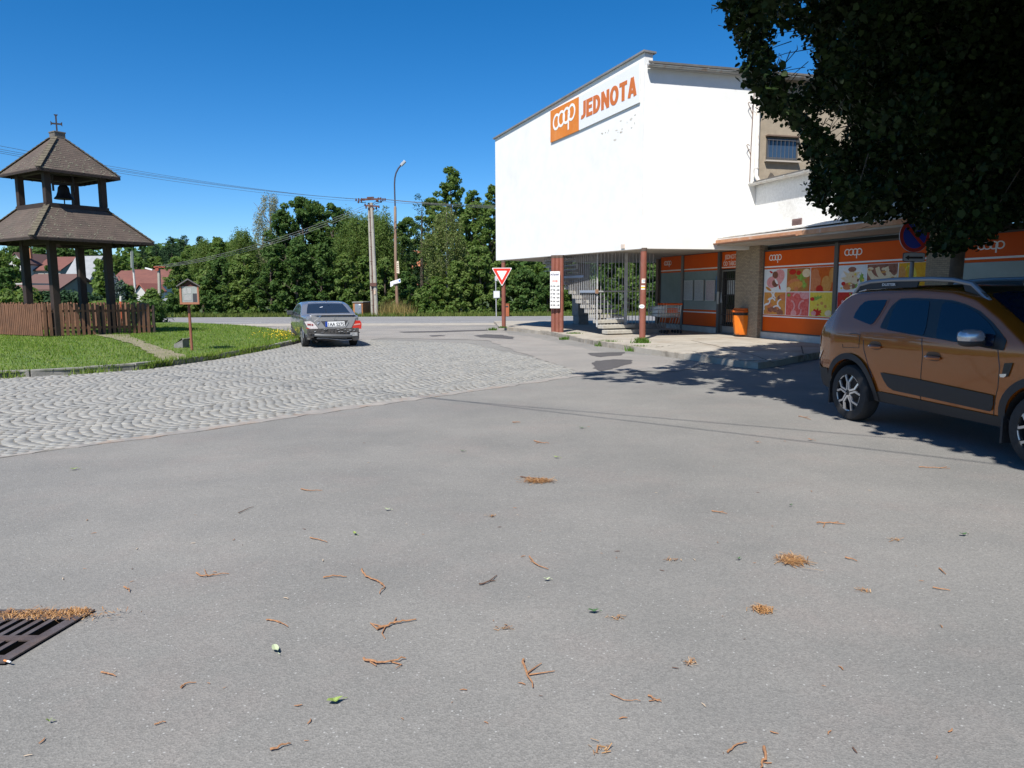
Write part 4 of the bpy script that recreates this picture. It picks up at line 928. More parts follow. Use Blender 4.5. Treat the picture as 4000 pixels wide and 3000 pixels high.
# ---------------------------------------------------------------- litter bin on the pillar
bo = .15; bu = SH.hit(2887, 1250, .33)[0]
def bin_body(bu):
    t = thing('litter_bin', 'bright orange plastic litter bin hanging on the stone pillar by the door', 'litter bin', SH.at(bu, .2, .16))
    def outline(w, d, off0): return [(-w/2, off0), (-w/2, off0+d*.45), (-w*.36, off0+d*.85), (0, off0+d), (w*.36, off0+d*.85), (w/2, off0+d*.45), (w/2, off0)]
    OR = M('bin orange', (.80, .20, .012), .45, col2=(.74, .175, .012), scale=2, stain=(.50, .12, .02), sscale=4, samt=.5)
    lv = [(.20, .36, .25), (.24, .39, .28), (.55, .46, .33), (.82, .48, .35)]
    b = MB(); k = 0; R = []
    for z, w, d in lv: R.append([SH.at(bu+x, z, o) for x, o in outline(w, d, bo+.012)])
    n = 7; b.v = [p for r_ in R for p in r_]
    for i in range(len(R)-1):
        for j in range(n): b.f.append([i*n+j, i*n+(j+1) % n, (i+1)*n+(j+1) % n, (i+1)*n+j])
    b.f.append(list(range(n))); b.f.append([3*n+j for j in range(n)]); o_ = b.build('bin_body', OR, t, smooth=25)
    bmx = bmesh.new(); bmx.from_mesh(o_.data); bmesh.ops.recalc_face_normals(bmx, faces=bmx.faces[:]); bmx.to_mesh(o_.data); bmx.free()
    b = MB(); b.prism([SH.at(bu+x, .822, o) for x, o in outline(.44, .30, bo+.02)], (0, 0, .09)); b.build('opening', BARM, t)
    b = MB(); b.prism([SH.at(bu+x, .915, o) for x, o in outline(.50, .40, bo+.012)], (0, 0, .07)); b.prism([SH.at(bu+x, .986, o) for x, o in outline(.47, .33, bo+.012)], (0, 0, .06)); b.build('lid', M('bin lid', (.58, .11, .01), .5), t, bevel=.02)
    q = SH.at(bu-.10, .60, bo+.335); b = MB()
    b.lathe([(.04, 0), (.042, .005)], (0, 0, 0), 14); me = b.mesh('emblem'); me.transform(Matrix.Translation(q) @ Vector((0, 0, 1)).rotation_difference(NS-DS*.55).to_matrix().to_4x4()); link_mesh('emblem', me, M('emblem dark', (.22, .05, .01), .6), t)
bin_body(bu)
# ---------------------------------------------------------------- nested shopping trolleys
WIRE = M('trolley wire', (.42, .41, .40), .35, metal=.7); TORG = M('trolley orange', (.62, .09, .01), .45)
def trolley(label):
    t = thing('shopping_trolley', label, 'trolley', (0, 0, 0), 0, 'shopping trolleys nested by the shop window')
    def b3(): return MB()
    m = b3(); r_ = .006
    # basket: back (y=0) high, front y=.75; floor slopes
    for i in range(9):
        x = -.27+.54*i/8; m.tube([(x, 0, .56), (x*.86, .75, .60)], r_, 4, False); m.tube([(x, 0, .56), (x, -.02, .98)], r_, 4, False); m.tube([(x*.86, .75, .60), (x*.88, .82, .90)], r_, 4, False)
    for k in range(9):
        f = k/8; y = .75*f; w = .27*(1-.14*f)
        for sx in (-1, 1): m.tube([(sx*w, y, .56+.04*f), (sx*(w+.01), y+.02, .96-.06*f)], r_, 4, False)
        m.tube([(-w, y, .56+.04*f), (w, y, .56+.04*f)], r_, 4, False)
    for z in (.7, .84, .96):
        for sx in (-1, 1): m.tube([(sx*.275, 0, z), (sx*.235, .80, z-.05)], r_*1.2, 4, False)
        m.tube([(-.235, .80, z-.05), (.235, .80, z-.05)], r_*1.2, 4, False); m.tube([(-.275, 0, z), (.275, 0, z)], r_*1.2, 4, False)
    m.build('basket', WIRE, t, True)
    m = b3()
    for sx in (-1, 1): m.tube([(sx*.28, -.06, 1.0), (sx*.27, .0, .6), (sx*.26, .12, .32), (sx*.27, -.08, .14), (sx*.22, .74, .14)], .012, 6)
    m.tube([(-.27, -.08, .15), (.27, -.08, .15)], .010, 6); m.tube([(-.22, .70, .15), (.22, .70, .15)], .010, 6); m.build('undercarriage', WIRE, t, True)
    m = b3(); m.tube([(-.31, -.07, 1.02), (.31, -.07, 1.02)], .032, 10); m.build('handle', TORG, t, True, 40)
    m = b3(); m.box((0, .02, .80), (.36, .012, .16)); m.build('child_seat_flap', TORG, t, True)
    for x, y in ((-.27, -.08), (.27, -.08), (-.21, .72), (.21, .72)):
        m = b3(); m.tube([(x-.015, y, .062), (x+.015, y, .062)], .06, 12); m.build('castor', M('castor black', (.03, .03, .03), .6), t, True, 40)
    return t
tp = G(2632, 1304, .13); ta = math.radians(18)
t0 = trolley('front trolley of the nested row, orange handle, beside the shop window')
labs = ['front trolley of the nested row, orange handle, beside the shop window', 'second trolley of the nested row, pushed into the front one', 'third trolley of the nested row by the shop window', 'rearmost trolley of the nested row, deepest under the overhang']
for k in range(4):
    o = t0 if k == 0 else copy_tree(t0); o['label'] = labs[k]
    o.location = (tp.x-.02 - math.sin(ta)*.19*k*(-1)*-1, tp.y+.1 + math.cos(ta)*.19*k, .13); o.rotation_euler = (0, 0, ta)
# ---------------------------------------------------------------- bell tower
def shingle_mat(name, a, b, moss, msc=1.5):
    m = M(name, a, .9, col2=b, scale=2.5, detail=6, bump=.9, bscale=22, stain=moss, sscale=msc, samt=.85); return m
SHING = shingle_mat('wood shingles', (.072, .054, .044), (.10, .075, .060), (.05, .048, .038))
LICH = M('lichen', (.19, .18, .135), .95, col2=(.12, .115, .08), scale=20)
TIMB = M('dark timber', (.034, .021, .016), .75, col2=(.022, .014, .011), scale=4, bump=.5, bscale=30)
TY = 26.0; T0 = AT(283, 1290, TY); TC = Vector((T0.x, T0.y)); GZ = .2
vv = Vector((TC.x, TC.y)).normalized(); rv = Vector((vv.y, -vv.x)); ph = math.asin(-.32)
DN = -vv*math.cos(ph) + rv*math.sin(ph); DRt = Vector((-DN.y, DN.x))
if DRt.dot(rv) < 0: DRt = -DRt
CORN = [DN, DRt, -DN, -DRt]          # near, right, far, left corner directions
def zt(px, py): return AT(px, py, TY).z
tw = thing('bell_tower', 'small open timber bell tower with two tiers of mossy shingle roof and a cross', 'bell tower', (TC.x, TC.y, GZ))
zl0, zl1 = zt(258, 947), zt(250, 816); zu0, zu1 = zt(232, 689), zt(232, 543); zc = zt(226, 520); zx = zt(220, 447)
lowR, ringR, upR, capR = 2.84, 1.45, 1.88, .25
def post(z0, z1, R, k, w=.22):
    d = CORN[k]; p = TC + d*R; b = MB(); b.box((p.x, p.y, (z0+z1)/2), (w, w, z1-z0), math.atan2(d.y, d.x)+math.pi/4); return b.build('post', TIMB, tw, bevel=.012)
for k in range(4): post(GZ-.1, zl1+.05, 1.30, k, .225); post(zl1+.06, zu0+.25, 1.28, k, .20)
def roof_tier(R0, R1, z0, z1, n, name):
    """shingled roof: n overlapping courses on each of four sides, thickness, eave underside"""
    b = MB()
    for s in range(4):
        d0, d1 = CORN[s], CORN[(s+1) % 4]
        nrm = (d0+d1).normalized()
        for i in range(n):
            f0, f1 = i/n, min(1, (i+1.25)/n)
            ra, rb = R0+(R1-R0)*f0, R0+(R1-R0)*f1; za, zb = z0+(z1-z0)*f0, z0+(z1-z0)*f1; t = .016
            A, B_ = TC+d0*ra, TC+d1*ra; C_, D_ = TC+d1*rb, TC+d0*rb
            b.add([(A.x, A.y, za+t), (B_.x, B_.y, za+t), (C_.x, C_.y, zb+.006), (D_.x, D_.y, zb+.006), (A.x, A.y, za-.01), (B_.x, B_.y, za-.01)],
                  [[0, 1, 2, 3], [4, 5, 1, 0]])
    rb_ = b; ncourse = len(b.f)
    b = MB()
    for s in range(4):
        d0, d1 = CORN[s], CORN[(s+1) % 4]; A, B_ = TC+d0*(R0-.02), TC+d1*(R0-.02); C_, D_ = TC+d1*R1, TC+d0*R1
        b.add([(A.x, A.y, z0-.02), (B_.x, B_.y, z0-.02), (C_.x, C_.y, z1-.08), (D_.x, D_.y, z1-.08)], [[3, 2, 1, 0]])
        e0, e1 = Vector((A.x, A.y, z0-.05)), Vector((B_.x, B_.y, z0-.05)); b.bar(e0, e1, .05, .07)
        for q in range(1, 8):
            f = q/8; p = A.lerp(B_, f); mid = TC + (d0+d1)*.5*R1; g = max(0, 1-abs(f-.5)*2)
            tgt = D_.lerp(C_, f); b.bar((p.x, p.y, z0-.07), (tgt.x, tgt.y, z1-.13), .06, .09)
    b.build('rafters', TIMB, tw)
    # ridge tiles over the hips
    for s in range(4):
        b = MB(); d = CORN[s]; m = 12
        for i in range(m):
            f0, f1 = i/m, (i+1.2)/m; a = TC+d*(R0+(R1-R0)*f0); c = TC+d*(R0+(R1-R0)*min(1, f1)); b.bar((a.x, a.y, z0+(z1-z0)*f0+.04), (c.x, c.y, z0+(z1-z0)*min(1, f1)+.025), .17, .025)
        b.build('hip_tiles', M('mossy hip tiles', (.075, .062, .046), .95, col2=(.125, .11, .075), scale=9, bump=.8), tw)
    # lichen specks, mostly near the eaves and hips
    b = rb_; rr = random.Random(int(R0*100))
    for s in (0, 3):
        d0, d1 = CORN[s], CORN[(s+1) % 4]; nn = Vector(((d0+d1).x, (d0+d1).y, 0)).normalized(); run = (R0-R1)*.7071; nn = Vector((nn.x*(z1-z0), nn.y*(z1-z0), run)).normalized()
        for _ in range(190):
            f = min(.95, abs(rr.gauss(0, .28))); t = rr.random()
            if rr.random() < .45: t = abs(rr.gauss(0, .14)) if s == 0 else 1-abs(rr.gauss(0, .14)); f = rr.uniform(0, .9)
            t = min(max(t, .01), .99); Rr = R0+(R1-R0)*f; A, B_ = TC+d0*Rr, TC+d1*Rr; p = A.lerp(B_, t); z = z0+(z1-z0)*f+.006+ .016*(1-((f*n) % 1))
            ax = Vector((B_.x-A.x, B_.y-A.y, 0)).normalized(); ay = nn.cross(ax); sz = rr.uniform(.010, .038); c = Vector((p.x, p.y, z))+nn*.008
            b.poly([c+ax*sz*math.cos(6.283*i/6)*rr.uniform(.6, 1.3)+ay*sz*math.sin(6.283*i/6)*rr.uniform(.5, 1) for i in range(6)])
    o = b.build(name, [SHING, LICH], tw)
    for i, p in enumerate(o.data.polygons): p.material_index = 0 if i < ncourse else 1
roof_tier(lowR, ringR-.12, zl0, zl1, 15, 'lower_roof'); roof_tier(upR, capR-.02, zu0, zu1, 17, 'upper_roof')
for k in range(4):
    for R_, z_, w_, h_ in ((1.34, zl1-.02, .18, .16), (1.28, zu0+.02, .16, .16), (1.28, zl0-.02, .2, .2)):
        b = MB(); a, c = TC+CORN[k]*R_, TC+CORN[(k+1) % 4]*R_; b.bar((a.x, a.y, z_), (c.x, c.y, z_), w_, h_); b.build('beam', TIMB, tw)
ca = math.atan2(DN.y, DN.x)+math.pi/4
b = MB(); b.box((TC.x, TC.y, (zu1+zc)/2-.03), (capR*1.42, capR*1.42, zc-zu1+.10), ca); b.box((TC.x, TC.y, zc+.01), (capR*1.55, capR*1.55, .05), ca); b.build('cap', M('cap sheet', (.10, .09, .075), .7, col2=(.15, .13, .105), scale=4), tw, bevel=.01)
XD = rv; b = MB(); cz = zx-.30; wv = .055
def fl(u, z): q = TC+XD*u-vv*.02; return Vector((q.x, q.y, z))
cross = [(-.025, zc), (.025, zc), (.024, cz-.03), (.12, cz-.03), (.17, cz-.075), (.17, cz+.075), (.12, cz+.02), (.024, cz+.02), (.025, zx-.06), (.062, zx), (-.062, zx), (-.025, zx-.06), (-.024, cz+.02), (-.12, cz+.02), (-.17, cz+.075), (-.17, cz-.075), (-.12, cz-.03), (-.024, cz-.03)]
b.prism([fl(u, z) for u, z in cross], Vector((vv.x, vv.y, 0))*.04); b.build('cross', M('iron cross', (.03, .025, .03), .6), tw)
# the bell hangs in the tower: a thing of its own
bz0, bz1 = zt(245, 778), zt(242, 722)
bp = TC + rv*.06
bell = thing('bell', 'dark bronze bell hanging in the open belfry under the upper roof', 'bell', (bp.x, bp.y, bz0))
BZ = M('bell bronze', (.03, .027, .028), .5, metal=.5); H_ = bz1-bz0
b = MB(); b.lathe([(.31, 0), (.30, .03), (.235, H_*.22), (.19, H_*.5), (.17, H_*.8), (.12, H_*.95), (.02, H_*1.0)], (0, 0, 0), 20); b.build('bell_body', BZ, bell, True, 40)
b = MB(); b.tube([(0, 0, H_*.4), (0, 0, -.16)], .02, 8); b.lathe([(.02, -.26), (.035, -.22), (.03, -.16), (.015, -.14)], (0, 0, 0), 10); b.build('clapper', BZ, bell, True)
b = MB(); yx = Vector((rv.x, rv.y, 0)); b.bar(-yx*.34+Vector((0, 0, H_*1.05)), yx*.34+Vector((0, 0, H_*1.05)), .06, .08)
for sgn in (-1, 1): b.bar(yx*.3*sgn+Vector((0, 0, H_*.55)), yx*.3*sgn+Vector((0, 0, H_*1.75)), .05, .05); b.bar(yx*.12*sgn+Vector((0, 0, H_*1.0)), yx*.05*sgn+Vector((0, 0, H_*1.35)), .04)
b.bar(-yx*.8+Vector((0, 0, H_*1.75)), yx*.8+Vector((0, 0, H_*1.75)), .07, .08); b.build('yoke', M('yoke iron', (.025, .022, .025), .6), bell, True)
# ---------------------------------------------------------------- picket fence
FWD = M('fence stain', (.175, .082, .045), .7, col2=(.125, .058, .032), scale=3, bump=.4, bscale=40, stain=(.085, .05, .03), sscale=4, samt=.6)
fen = thing('picket_fence', 'low brown wooden picket fence around the foot of the bell tower', 'fence', G(172, 1318, GZ))
F0, F1, F2 = G(-420, 1290, GZ), G(172, 1317, GZ), G(593, 1305, .16); F3 = F2 + Vector((-2.1, 3.5, 0)); F4 = F0 + (F3-F2)
FH = ZAT(1192, F1)-GZ
def fence_run(a, c, gap, seedv):
    rr = random.Random(seedv); d = (c-a); L = d.length; d.normalize(); nn = Vector((d.y, -d.x, 0))
    if nn.dot(-a) < 0: nn = -nn
    b = MB(); n = int(L/(.088+gap)); st = L/n
    for i in range(n):
        p = a + d*(st*(i+.12)); h = FH+rr.uniform(-.02, .02); tl = rr.uniform(-.012, .012)
        q = [p, p+d*.088, p+d*(.088+tl)+Vector((0, 0, h-.03)), p+d*(.044+tl)+Vector((0, 0, h)), p+d*tl+Vector((0, 0, h-.03))]
        b.prism([v+nn*.03+Vector((0, 0, .04)) for v in q], -nn*.022)
    b.build('picket_panel', FWD, fen)
    b = MB(); up = Vector((0, 0, 1))
    for z in (.28, FH-.2): b.bar(a+up*z-nn*.025, c+up*z-nn*.025, .05, .08)
    b.build('rails', FWD, fen)
fence_run(F0, F1, .028, 1); fence_run(F1, F2, .068, 2); fence_run(F2, F3, .06, 3); fence_run(F4, F3, .06, 4)
for p in (F0, F1, F2, F3, F1.lerp(F2, .5)):
    b = MB(); b.box((p.x+.05, p.y+.1, GZ+FH/2-.05), (.09, .09, FH+.0), .2); b.build('fence_post', TIMB, fen)
# ---------------------------------------------------------------- information box on a post, stone block
ibp = G(750, 1363, .17); IY = ibp.y
ib = thing('information_box', 'small gabled brown display case on a thin post in the grass', 'display case', ibp)
RED = M('brown red wood', (.17, .042, .022), .7, col2=(.12, .032, .018), scale=5); 
def ip(px, py, dy=0): 
    p = AT(px, py, IY+dy); return p
b = MB(); b.tube([ibp-Vector((0, 0, .1)), ip(737, 1186, 0.05)], .035, 10); b.build('post', M('post rust brown', (.24, .085, .05), .7, col2=(.19, .066, .04), scale=4), ib, smooth=40)
bl, br_, tl_ = ip(716, 1184), ip(786, 1178), ip(715, 1118); Wb = br_.x-bl.x; zb0, zb1 = bl.z, tl_.z; dp = .34
bx0 = bl.x; by = IY-.12
b = MB(); b.frame_box((bx0, by, zb0), (Wb, 0, 0), (-.16, dp, 0), (0, 0, zb1-zb0)); b.build('case', RED, ib)
b = MB(); b.frame_box((bx0-.02, by-.03, zb0-.03), (.05, 0, 0), (0, .03, 0), (0, 0, zb1-zb0+.03)); b.frame_box((bx0+Wb-.03, by-.03, zb0-.03), (.04, 0, 0), (0, .03, 0), (0, 0, zb1-zb0+.03)); b.frame_box((bx0+.031, by-.03, zb0-.03), (Wb-.062, 0, 0), (0, .028, 0), (0, 0, .05)); b.build('frame', M('frame orange brown', (.30, .12, .065), .7), ib)
b = MB(); b.frame_box((bx0+.035, by-.012, zb0+.022), (Wb-.07, 0, 0), (0, .010, 0), (0, 0, zb1-zb0-.03)); gl = b.build('glass', M('display glass', (.27, .29, .28), .12, col2=(.20, .22, .21), scale=3), ib)
for (u0_, u1_, w0_, w1_, cc) in ((.10, .34, .52, .88, .34), (.37, .62, .55, .9, .36), (.12, .62, .12, .48, .32)):
    b = MB(); b.frame_box((bx0+.035+u0_*(Wb-.07), by-.016, zb0+.022+w0_*(zb1-zb0-.03)), ((u1_-u0_)*(Wb-.07), 0, 0), (0, .003, 0), (0, 0, (w1_-w0_)*(zb1-zb0-.03))); b.build('notice', M('faded notice %d' % int(cc*100), (cc, cc, cc*.97), .6, col2=(cc*.8, cc*.8, cc*.8), scale=30), ib)
b = MB(); b.frame_box((bx0+.035+.70*(Wb-.07), by-.016, zb0+.03), (.27*(Wb-.07), 0, 0), (0, .003, 0), (0, 0, .5*(zb1-zb0))); b.build('dark_poster', M('dark poster', (.04, .04, .045), .5), ib)
b = MB(); cxm = bx0+Wb/2; rz_ = ZAT(1093, (cxm, by)); ov = .07
for sgn in (-1, 1):
    e0 = Vector((cxm+sgn*(Wb/2+ov), by-.08, zb1-.02)); r0 = Vector((cxm, by-.08, rz_)); dpv = Vector((-.20, dp+.16, 0))
    b.prism([r0, e0, e0+Vector((0, 0, .03)), r0+Vector((0, 0, .035))], dpv)
b.build('roof', M('case roof', (.085, .08, .08), .8, col2=(.12, .11, .11), scale=8), ib)
b = MB(); b.prism([(bx0, by, zb1), (bx0+Wb, by, zb1), (cxm, by, rz_-.02)], (-.1, .2, 0)); b.build('gable', M('gable dark', (.07, .025, .018), .8), ib)
sp = G(703, 1360, .16)
stn = MB(); x0, x1 = G(676, 1358, .16), G(728, 1356, .16); hS = ZAT(1321, x1)-.16
stn.prism([(x0.x, x0.y, .1), (x1.x-.02, x0.y, .1), (x1.x-.02, x0.y, .16+hS), (x0.x+.30, x0.y, .16+hS*.97), (x0.x+.03, x0.y, .26)], (.05, .30, 0))
so_ = stn.build('stone_block', M('granite block', (.15, .15, .14), .9, col2=(.21, .205, .19), scale=12, bump=.6), bevel=.02); tag(so_, 'low grey wedge-shaped stone block beside the display case post', 'stone')
# ---------------------------------------------------------------- utility pole, street lamp, cabinet
CP = M('pole concrete', (.36, .34, .29), .9, col2=(.29, .27, .23), scale=2, stain=(.2, .18, .15), sscale=2, samt=.5)
RUST = M('rust brown iron', (.12, .05, .035), .7, col2=(.08, .035, .03), scale=4)
PY = 50.6
def pp(px, py, dy=0): return AT(px, py, PY+dy)
pol = thing('utility_pole', 'tall double concrete power pole with many insulators beyond the road', 'utility pole', pp(1465, 1240))
def zto0(p): return Vector((p.x, p.y, 0))
b = MB(); a = pp(1471, 1238); a.z = -.1; b.tube([a, pp(1451, 792)], [.145, .105], 14); b.build('pole', CP, pol, smooth=40)
b = MB(); a = pp(1455, 1238, .1); a.z = -.1; b.tube([a, pp(1440, 792, .1)], [.10, .07], 12); b.build('pole', CP, pol, smooth=40)
b = MB(); b.bar(pp(1461, 1235, -.02), pp(1446, 800, -.02), .10, .06); 
for k in range(7):
    y = 850+k*57; b.tube([pp(1448+k*1.9-8, y, -.08), pp(1448+k*1.9+10, y, -.08)], .02, 5)
b.build('cable_duct', RUST, pol)
b = MB(); b.frame_box(pp(1446, 1118, -.2), Vector((.42, 0, 0)), Vector((0, .4, 0)), Vector((0, 0, .22))); b.build('steel_clamp', RUST, pol)
b = MB(); b.frame_box(pp(1461, 1150, -.17), Vector((.10, 0, 0)), Vector((0, .01, 0)), Vector((0, 0, .27))); b.build('number_plate', M('enamel plate', (.60, .50, .38), .6, col2=(.5, .3, .2), scale=20), pol)
b = MB(); b.bar(pp(1402, 782, -.1), pp(1492, 778, -.1), .07, .07); b.bar(pp(1410, 777, .2), pp(1486, 776, .2), .06, .06); b.bar(pp(1428, 803, -.1), pp(1481, 806, -.1), .06, .10); b.bar(pp(1434, 772, -.1), pp(1460, 771, -.1), .2, .07)
b.bar(pp(1460, 790), pp(1496, 784), .03); b.build('crossarms', RUST, pol)
b = MB(); INS = []
for px, py in [(1391, 780), (1401, 779), (1412, 779), (1421, 780), (1400, 789), (1412, 787), (1471, 782), (1478, 776), (1487, 776), (1496, 779), (1504, 779), (1488, 787), (1476, 785), (1426, 800), (1430, 810), (1470, 812), (1480, 808), (1460, 816)]:
    q = pp(px, py, random.uniform(-.25, .25)); b.lathe([(.05, -.08), (.065, -.03), (.04, 0), (.06, .05), (.02, .09)], q, 8)
b.build('insulators', M('insulator', (.10, .05, .045), .3), pol)
b = MB(); b.tube([pp(1459, 792), pp(1462, 800), pp(1466, 796), pp(1482, 792), pp(1492, 786)], .02, 5); b.tube([pp(1400, 787), pp(1415, 792), pp(1430, 790)], .02, 5); b.tube([pp(1465, 815), pp(1474, 820), pp(1480, 826)], .02, 5); b.build('jumper_wires', BARM, pol)
LY = 52.0
def lp(px, py): return AT(px, py, LY)
lam = thing('street_lamp', 'tall brown street lamp with a curved dark upper arm beyond the road', 'street lamp', lp(1553, 1226))
b = MB(); a = lp(1553, 1228); a.z = -.1; b.tube([a, lp(1545.5, 1010), lp(1543.5, 812), lp(1543.3, 805)], [.115, .105, .095, .06], 12); b.build('pole', M('lamp pole rust', (.20, .10, .065), .7, col2=(.26, .19, .13), scale=.5, detail=2), lam, smooth=40)
b = MB(); b.tube([lp(1543.3, 806), lp(1542, 760), lp(1541, 720), lp(1542.5, 695), lp(1547, 676), lp(1556, 658), lp(1567, 645)], .05, 10); b.build('arm', M('lamp arm dark', (.05, .04, .05), .5), lam, smooth=40)
b = MB(); a, c = lp(1566, 647), lp(1583, 629); d = (c-a); b.bar(a, c, .22, .17); b.build('lamp_head', M('lamp head', (.40, .41, .42), .4, metal=.3), lam, bevel=.03)
vs = thing('house_sign', 'narrow vertical white notice board with faded lines on the lamp pole', 'sign', lp(1550, 1066))
def flat_px(pts, dy, Y, mat, name, par, dep=.02):
    b = MB(); b.prism([AT(x, y, Y+dy) for x, y in pts], Vector((0, dep, 0))); return b.build(name, mat, par)
flat_px([(1549, 1066), (1560, 1068), (1557, 1019), (1549, 1021)], -.16, LY, M('cream sign', (.66, .58, .44), .6), 'board', vs)
for k in range(5): flat_px([(1550.5, 1031+k*7), (1556, 1031+k*7), (1556, 1029+k*7), (1550.5, 1029+k*7)], -.175, LY, RUST, 'faded_line', vs, .01)
asn = thing('direction_sign', 'white arrow-shaped direction sign with a blue mark tilted on the lamp pole', 'sign', lp(1545, 1118))
flat_px([(1525, 1121), (1524, 1101), (1563, 1088), (1566, 1103), (1537, 1111), (1535, 1116)], -.2, LY, M('sign white plain', (.74, .75, .76), .5), 'board', asn)
flat_px([(1557, 1099), (1557, 1094), (1562, 1092), (1564, 1097), (1561, 1100)], -.215, LY, M('sign blue', (.02, .12, .45), .5), 'arrow_mark', asn, .01)
for k in range(5): flat_px([(1530+k*5, 1110.5-k*1.6), (1533+k*5, 1109.5-k*1.6), (1533+k*5, 1106.5-k*1.6), (1530+k*5, 1107.5-k*1.6)], -.213, LY, M('faded print', (.55, .57, .60), .6), 'faded_print', asn, .008)
# brick meter cabinet
CY = 50.8
def brick_mat():
    m = bpy.data.materials.new('orange brick'); m.use_nodes = True; nt = m.node_tree; N, L = nt.nodes, nt.links; b = N['Principled BSDF']; b.inputs['Roughness'].default_value = .9
    tc = N.new('ShaderNodeTexCoord'); sx = N.new('ShaderNodeSeparateXYZ'); L.new(tc.outputs['Object'], sx.inputs['Vector']); cb = N.new('ShaderNodeCombineXYZ'); ad = N.new('ShaderNodeMath'); L.new(sx.outputs['X'], ad.inputs[0]); L.new(sx.outputs['Y'], ad.inputs[1]); L.new(ad.outputs[0], cb.inputs['X']); L.new(sx.outputs['Z'], cb.inputs['Y'])
    br = N.new('ShaderNodeTexBrick'); br.inputs['Scale'].default_value = 1; br.inputs['Brick Width'].default_value = .25; br.inputs['Row Height'].default_value = .075; br.inputs['Mortar Size'].default_value = .008
    br.inputs['Color1'].default_value = (.46, .18, .06, 1); br.inputs['Color2'].default_value = (.38, .14, .05, 1); br.inputs['Mortar'].default_value = (.25, .17, .10, 1); L.new(cb.outputs['Vector'], br.inputs['Vector']); L.new(br.outputs['Color'], b.inputs['Base Color']); return m
cab = thing('meter_cabinet', 'low orange brick meter cabinet with a grey metal door beside the power pole', 'cabinet', AT(1408, 1240, CY))
c0_, c1_ = AT(1380, 1238, CY), AT(1418, 1238, CY); hC = ZAT(1182, c0_)
b = MB(); b.frame_box((c0_.x, CY, -.05), (c1_.x-c0_.x, 0, 0), (.42, 1.4, 0), (0, 0, hC+.05)); b.build('brick_body', brick_mat(), cab)
b = MB(); b.frame_box((c0_.x-.04, CY-.05, hC+.001), (c1_.x-c0_.x+.08, 0, 0), (.43, 1.5, 0), (0, 0, .06)); b.build('cap', CONC, cab)
b = MB(); b.frame_box((c0_.x+.13, CY-.03, .06), (c1_.x-c0_.x-.22, 0, 0), (0, .028, 0), (0, 0, hC-.14)); dcab = b.build('door', M('grey door', (.19, .22, .26), .5, col2=(.165, .195, .235), scale=3), cab)
b = MB(); b.frame_box((c0_.x+.40, CY-.035, hC-.18), (.14, 0, 0), (0, .004, 0), (0, 0, .07)); b.build('sticker', WS, dcab)
b = MB(); b.frame_box((c0_.x+.40, CY-.05, .55), (.06, 0, 0), (0, .02, 0), (0, 0, .10)); b.build('handle', ALU, dcab)
# bus stop and red bin beyond the road
BY = 48.6
bs = thing('bus_stop_sign', 'thin bus stop pole with a white timetable panel across the road', 'bus stop', AT(1938, 1236, BY))
b = MB(); a = AT(1939, 1236, BY); a.z = -.05; b.tube([a, AT(1936, 1078, BY)], .035, 8); b.build('pole', GREYP, bs)
flat_px([(1927, 1165), (1953, 1164), (1953, 1136), (1927, 1136)], -.05, BY, M('panel frame', (.30, .31, .32), .5), 'panel_frame', bs); flat_px([(1929, 1163), (1951, 1162), (1951, 1138), (1929, 1138)], -.06, BY, M('timetable', (.70, .71, .70), .5, col2=(.58, .59, .60), scale=9), 'timetable', bs, .012)
flat_px([(1933, 1096), (1943, 1098), (1943, 1078), (1933, 1078)], -.05, BY, M('stop plate', (.45, .46, .48), .5), 'stop_plate', bs)
rb = thing('red_litter_bin', 'brown-red box litter bin with a dark slot beside the bus stop', 'litter bin', AT(1980, 1230, BY))
q0, q1 = AT(1968, 1231, BY), AT(1989, 1231, BY); hB = ZAT(1189, q0)
b = MB(); b.frame_box((q0.x, BY-.2, .02), (q1.x-q0.x, 0, 0), (0, .35, 0), (0, 0, hB)); b.build('box', M('bin rust', (.36, .10, .035), .6, col2=(.30, .085, .03), scale=3), rb, bevel=.015)
b = MB(); b.frame_box((q0.x+.06, BY-.205, hB*.76), (q1.x-q0.x-.12, 0, 0), (0, .004, 0), (0, 0, hB*.13)); b.build('slot', BARM, rb)
b = MB(); b.frame_box((q0.x-.01, BY-.215, hB+.021), (q1.x-q0.x+.02, 0, 0), (0, .38, 0), (0, 0, .03)); b.build('lid', M('bin rust top', (.30, .085, .03), .6), rb)
# ---------------------------------------------------------------- overhead wires
WIREM = M('cable', (.20, .20, .20), .5)
def wire(p0, p1, sag, r, label, group, n=24):
    P = [p0.lerp(p1, i/n) - Vector((0, 0, sag*4*(i/n)*(1-i/n))) for i in range(n+1)]; b = MB(); b.tube(P, r, 5, False); o = b.build('overhead_wire', WIREM); tag(o, label, 'wire', group); return o
def long_from(pole_px, far_px, Y, t=1.9):
    a = pp(*pole_px); c = AT(far_px[0], far_px[1], Y); return a, a+(c-a)*t
wl = [(478, (1391, 778)), (491, (1401, 777)), (499, (1412, 778)), (506, (1400, 786))]
for (y, pe), lb in zip(wl, ['uppermost of the four cables running from the power pole over the bell tower', 'second from the top of the four cables running over the bell tower', 'third from the top of the four cables running over the bell tower', 'lowest of the four cables running from the power pole over the bell tower']):
    a, c = long_from(pe, (0, y-6), 28, 1.9); wire(a, c, .9, .0075, lb, 'overhead cables left of the power pole', 40)
for (pe, y2), lb in zip([((1504, 778), 790), ((1496, 778), 794), ((1488, 786), 797), ((1478, 776), 801)], ['top of the four cables from the power pole to behind the white wall', 'second of the four cables from the power pole to behind the white wall', 'third of the four cables from the power pole to behind the white wall', 'bottom of the four cables from the power pole to behind the white wall']):
    a = pp(*pe); c = AT(1940, y2, 56); wire(a, a+(c-a)*1.7, .25, .011, lb, 'overhead cables right of the power pole')
vp_top = AT(622, 1046, 60.0)
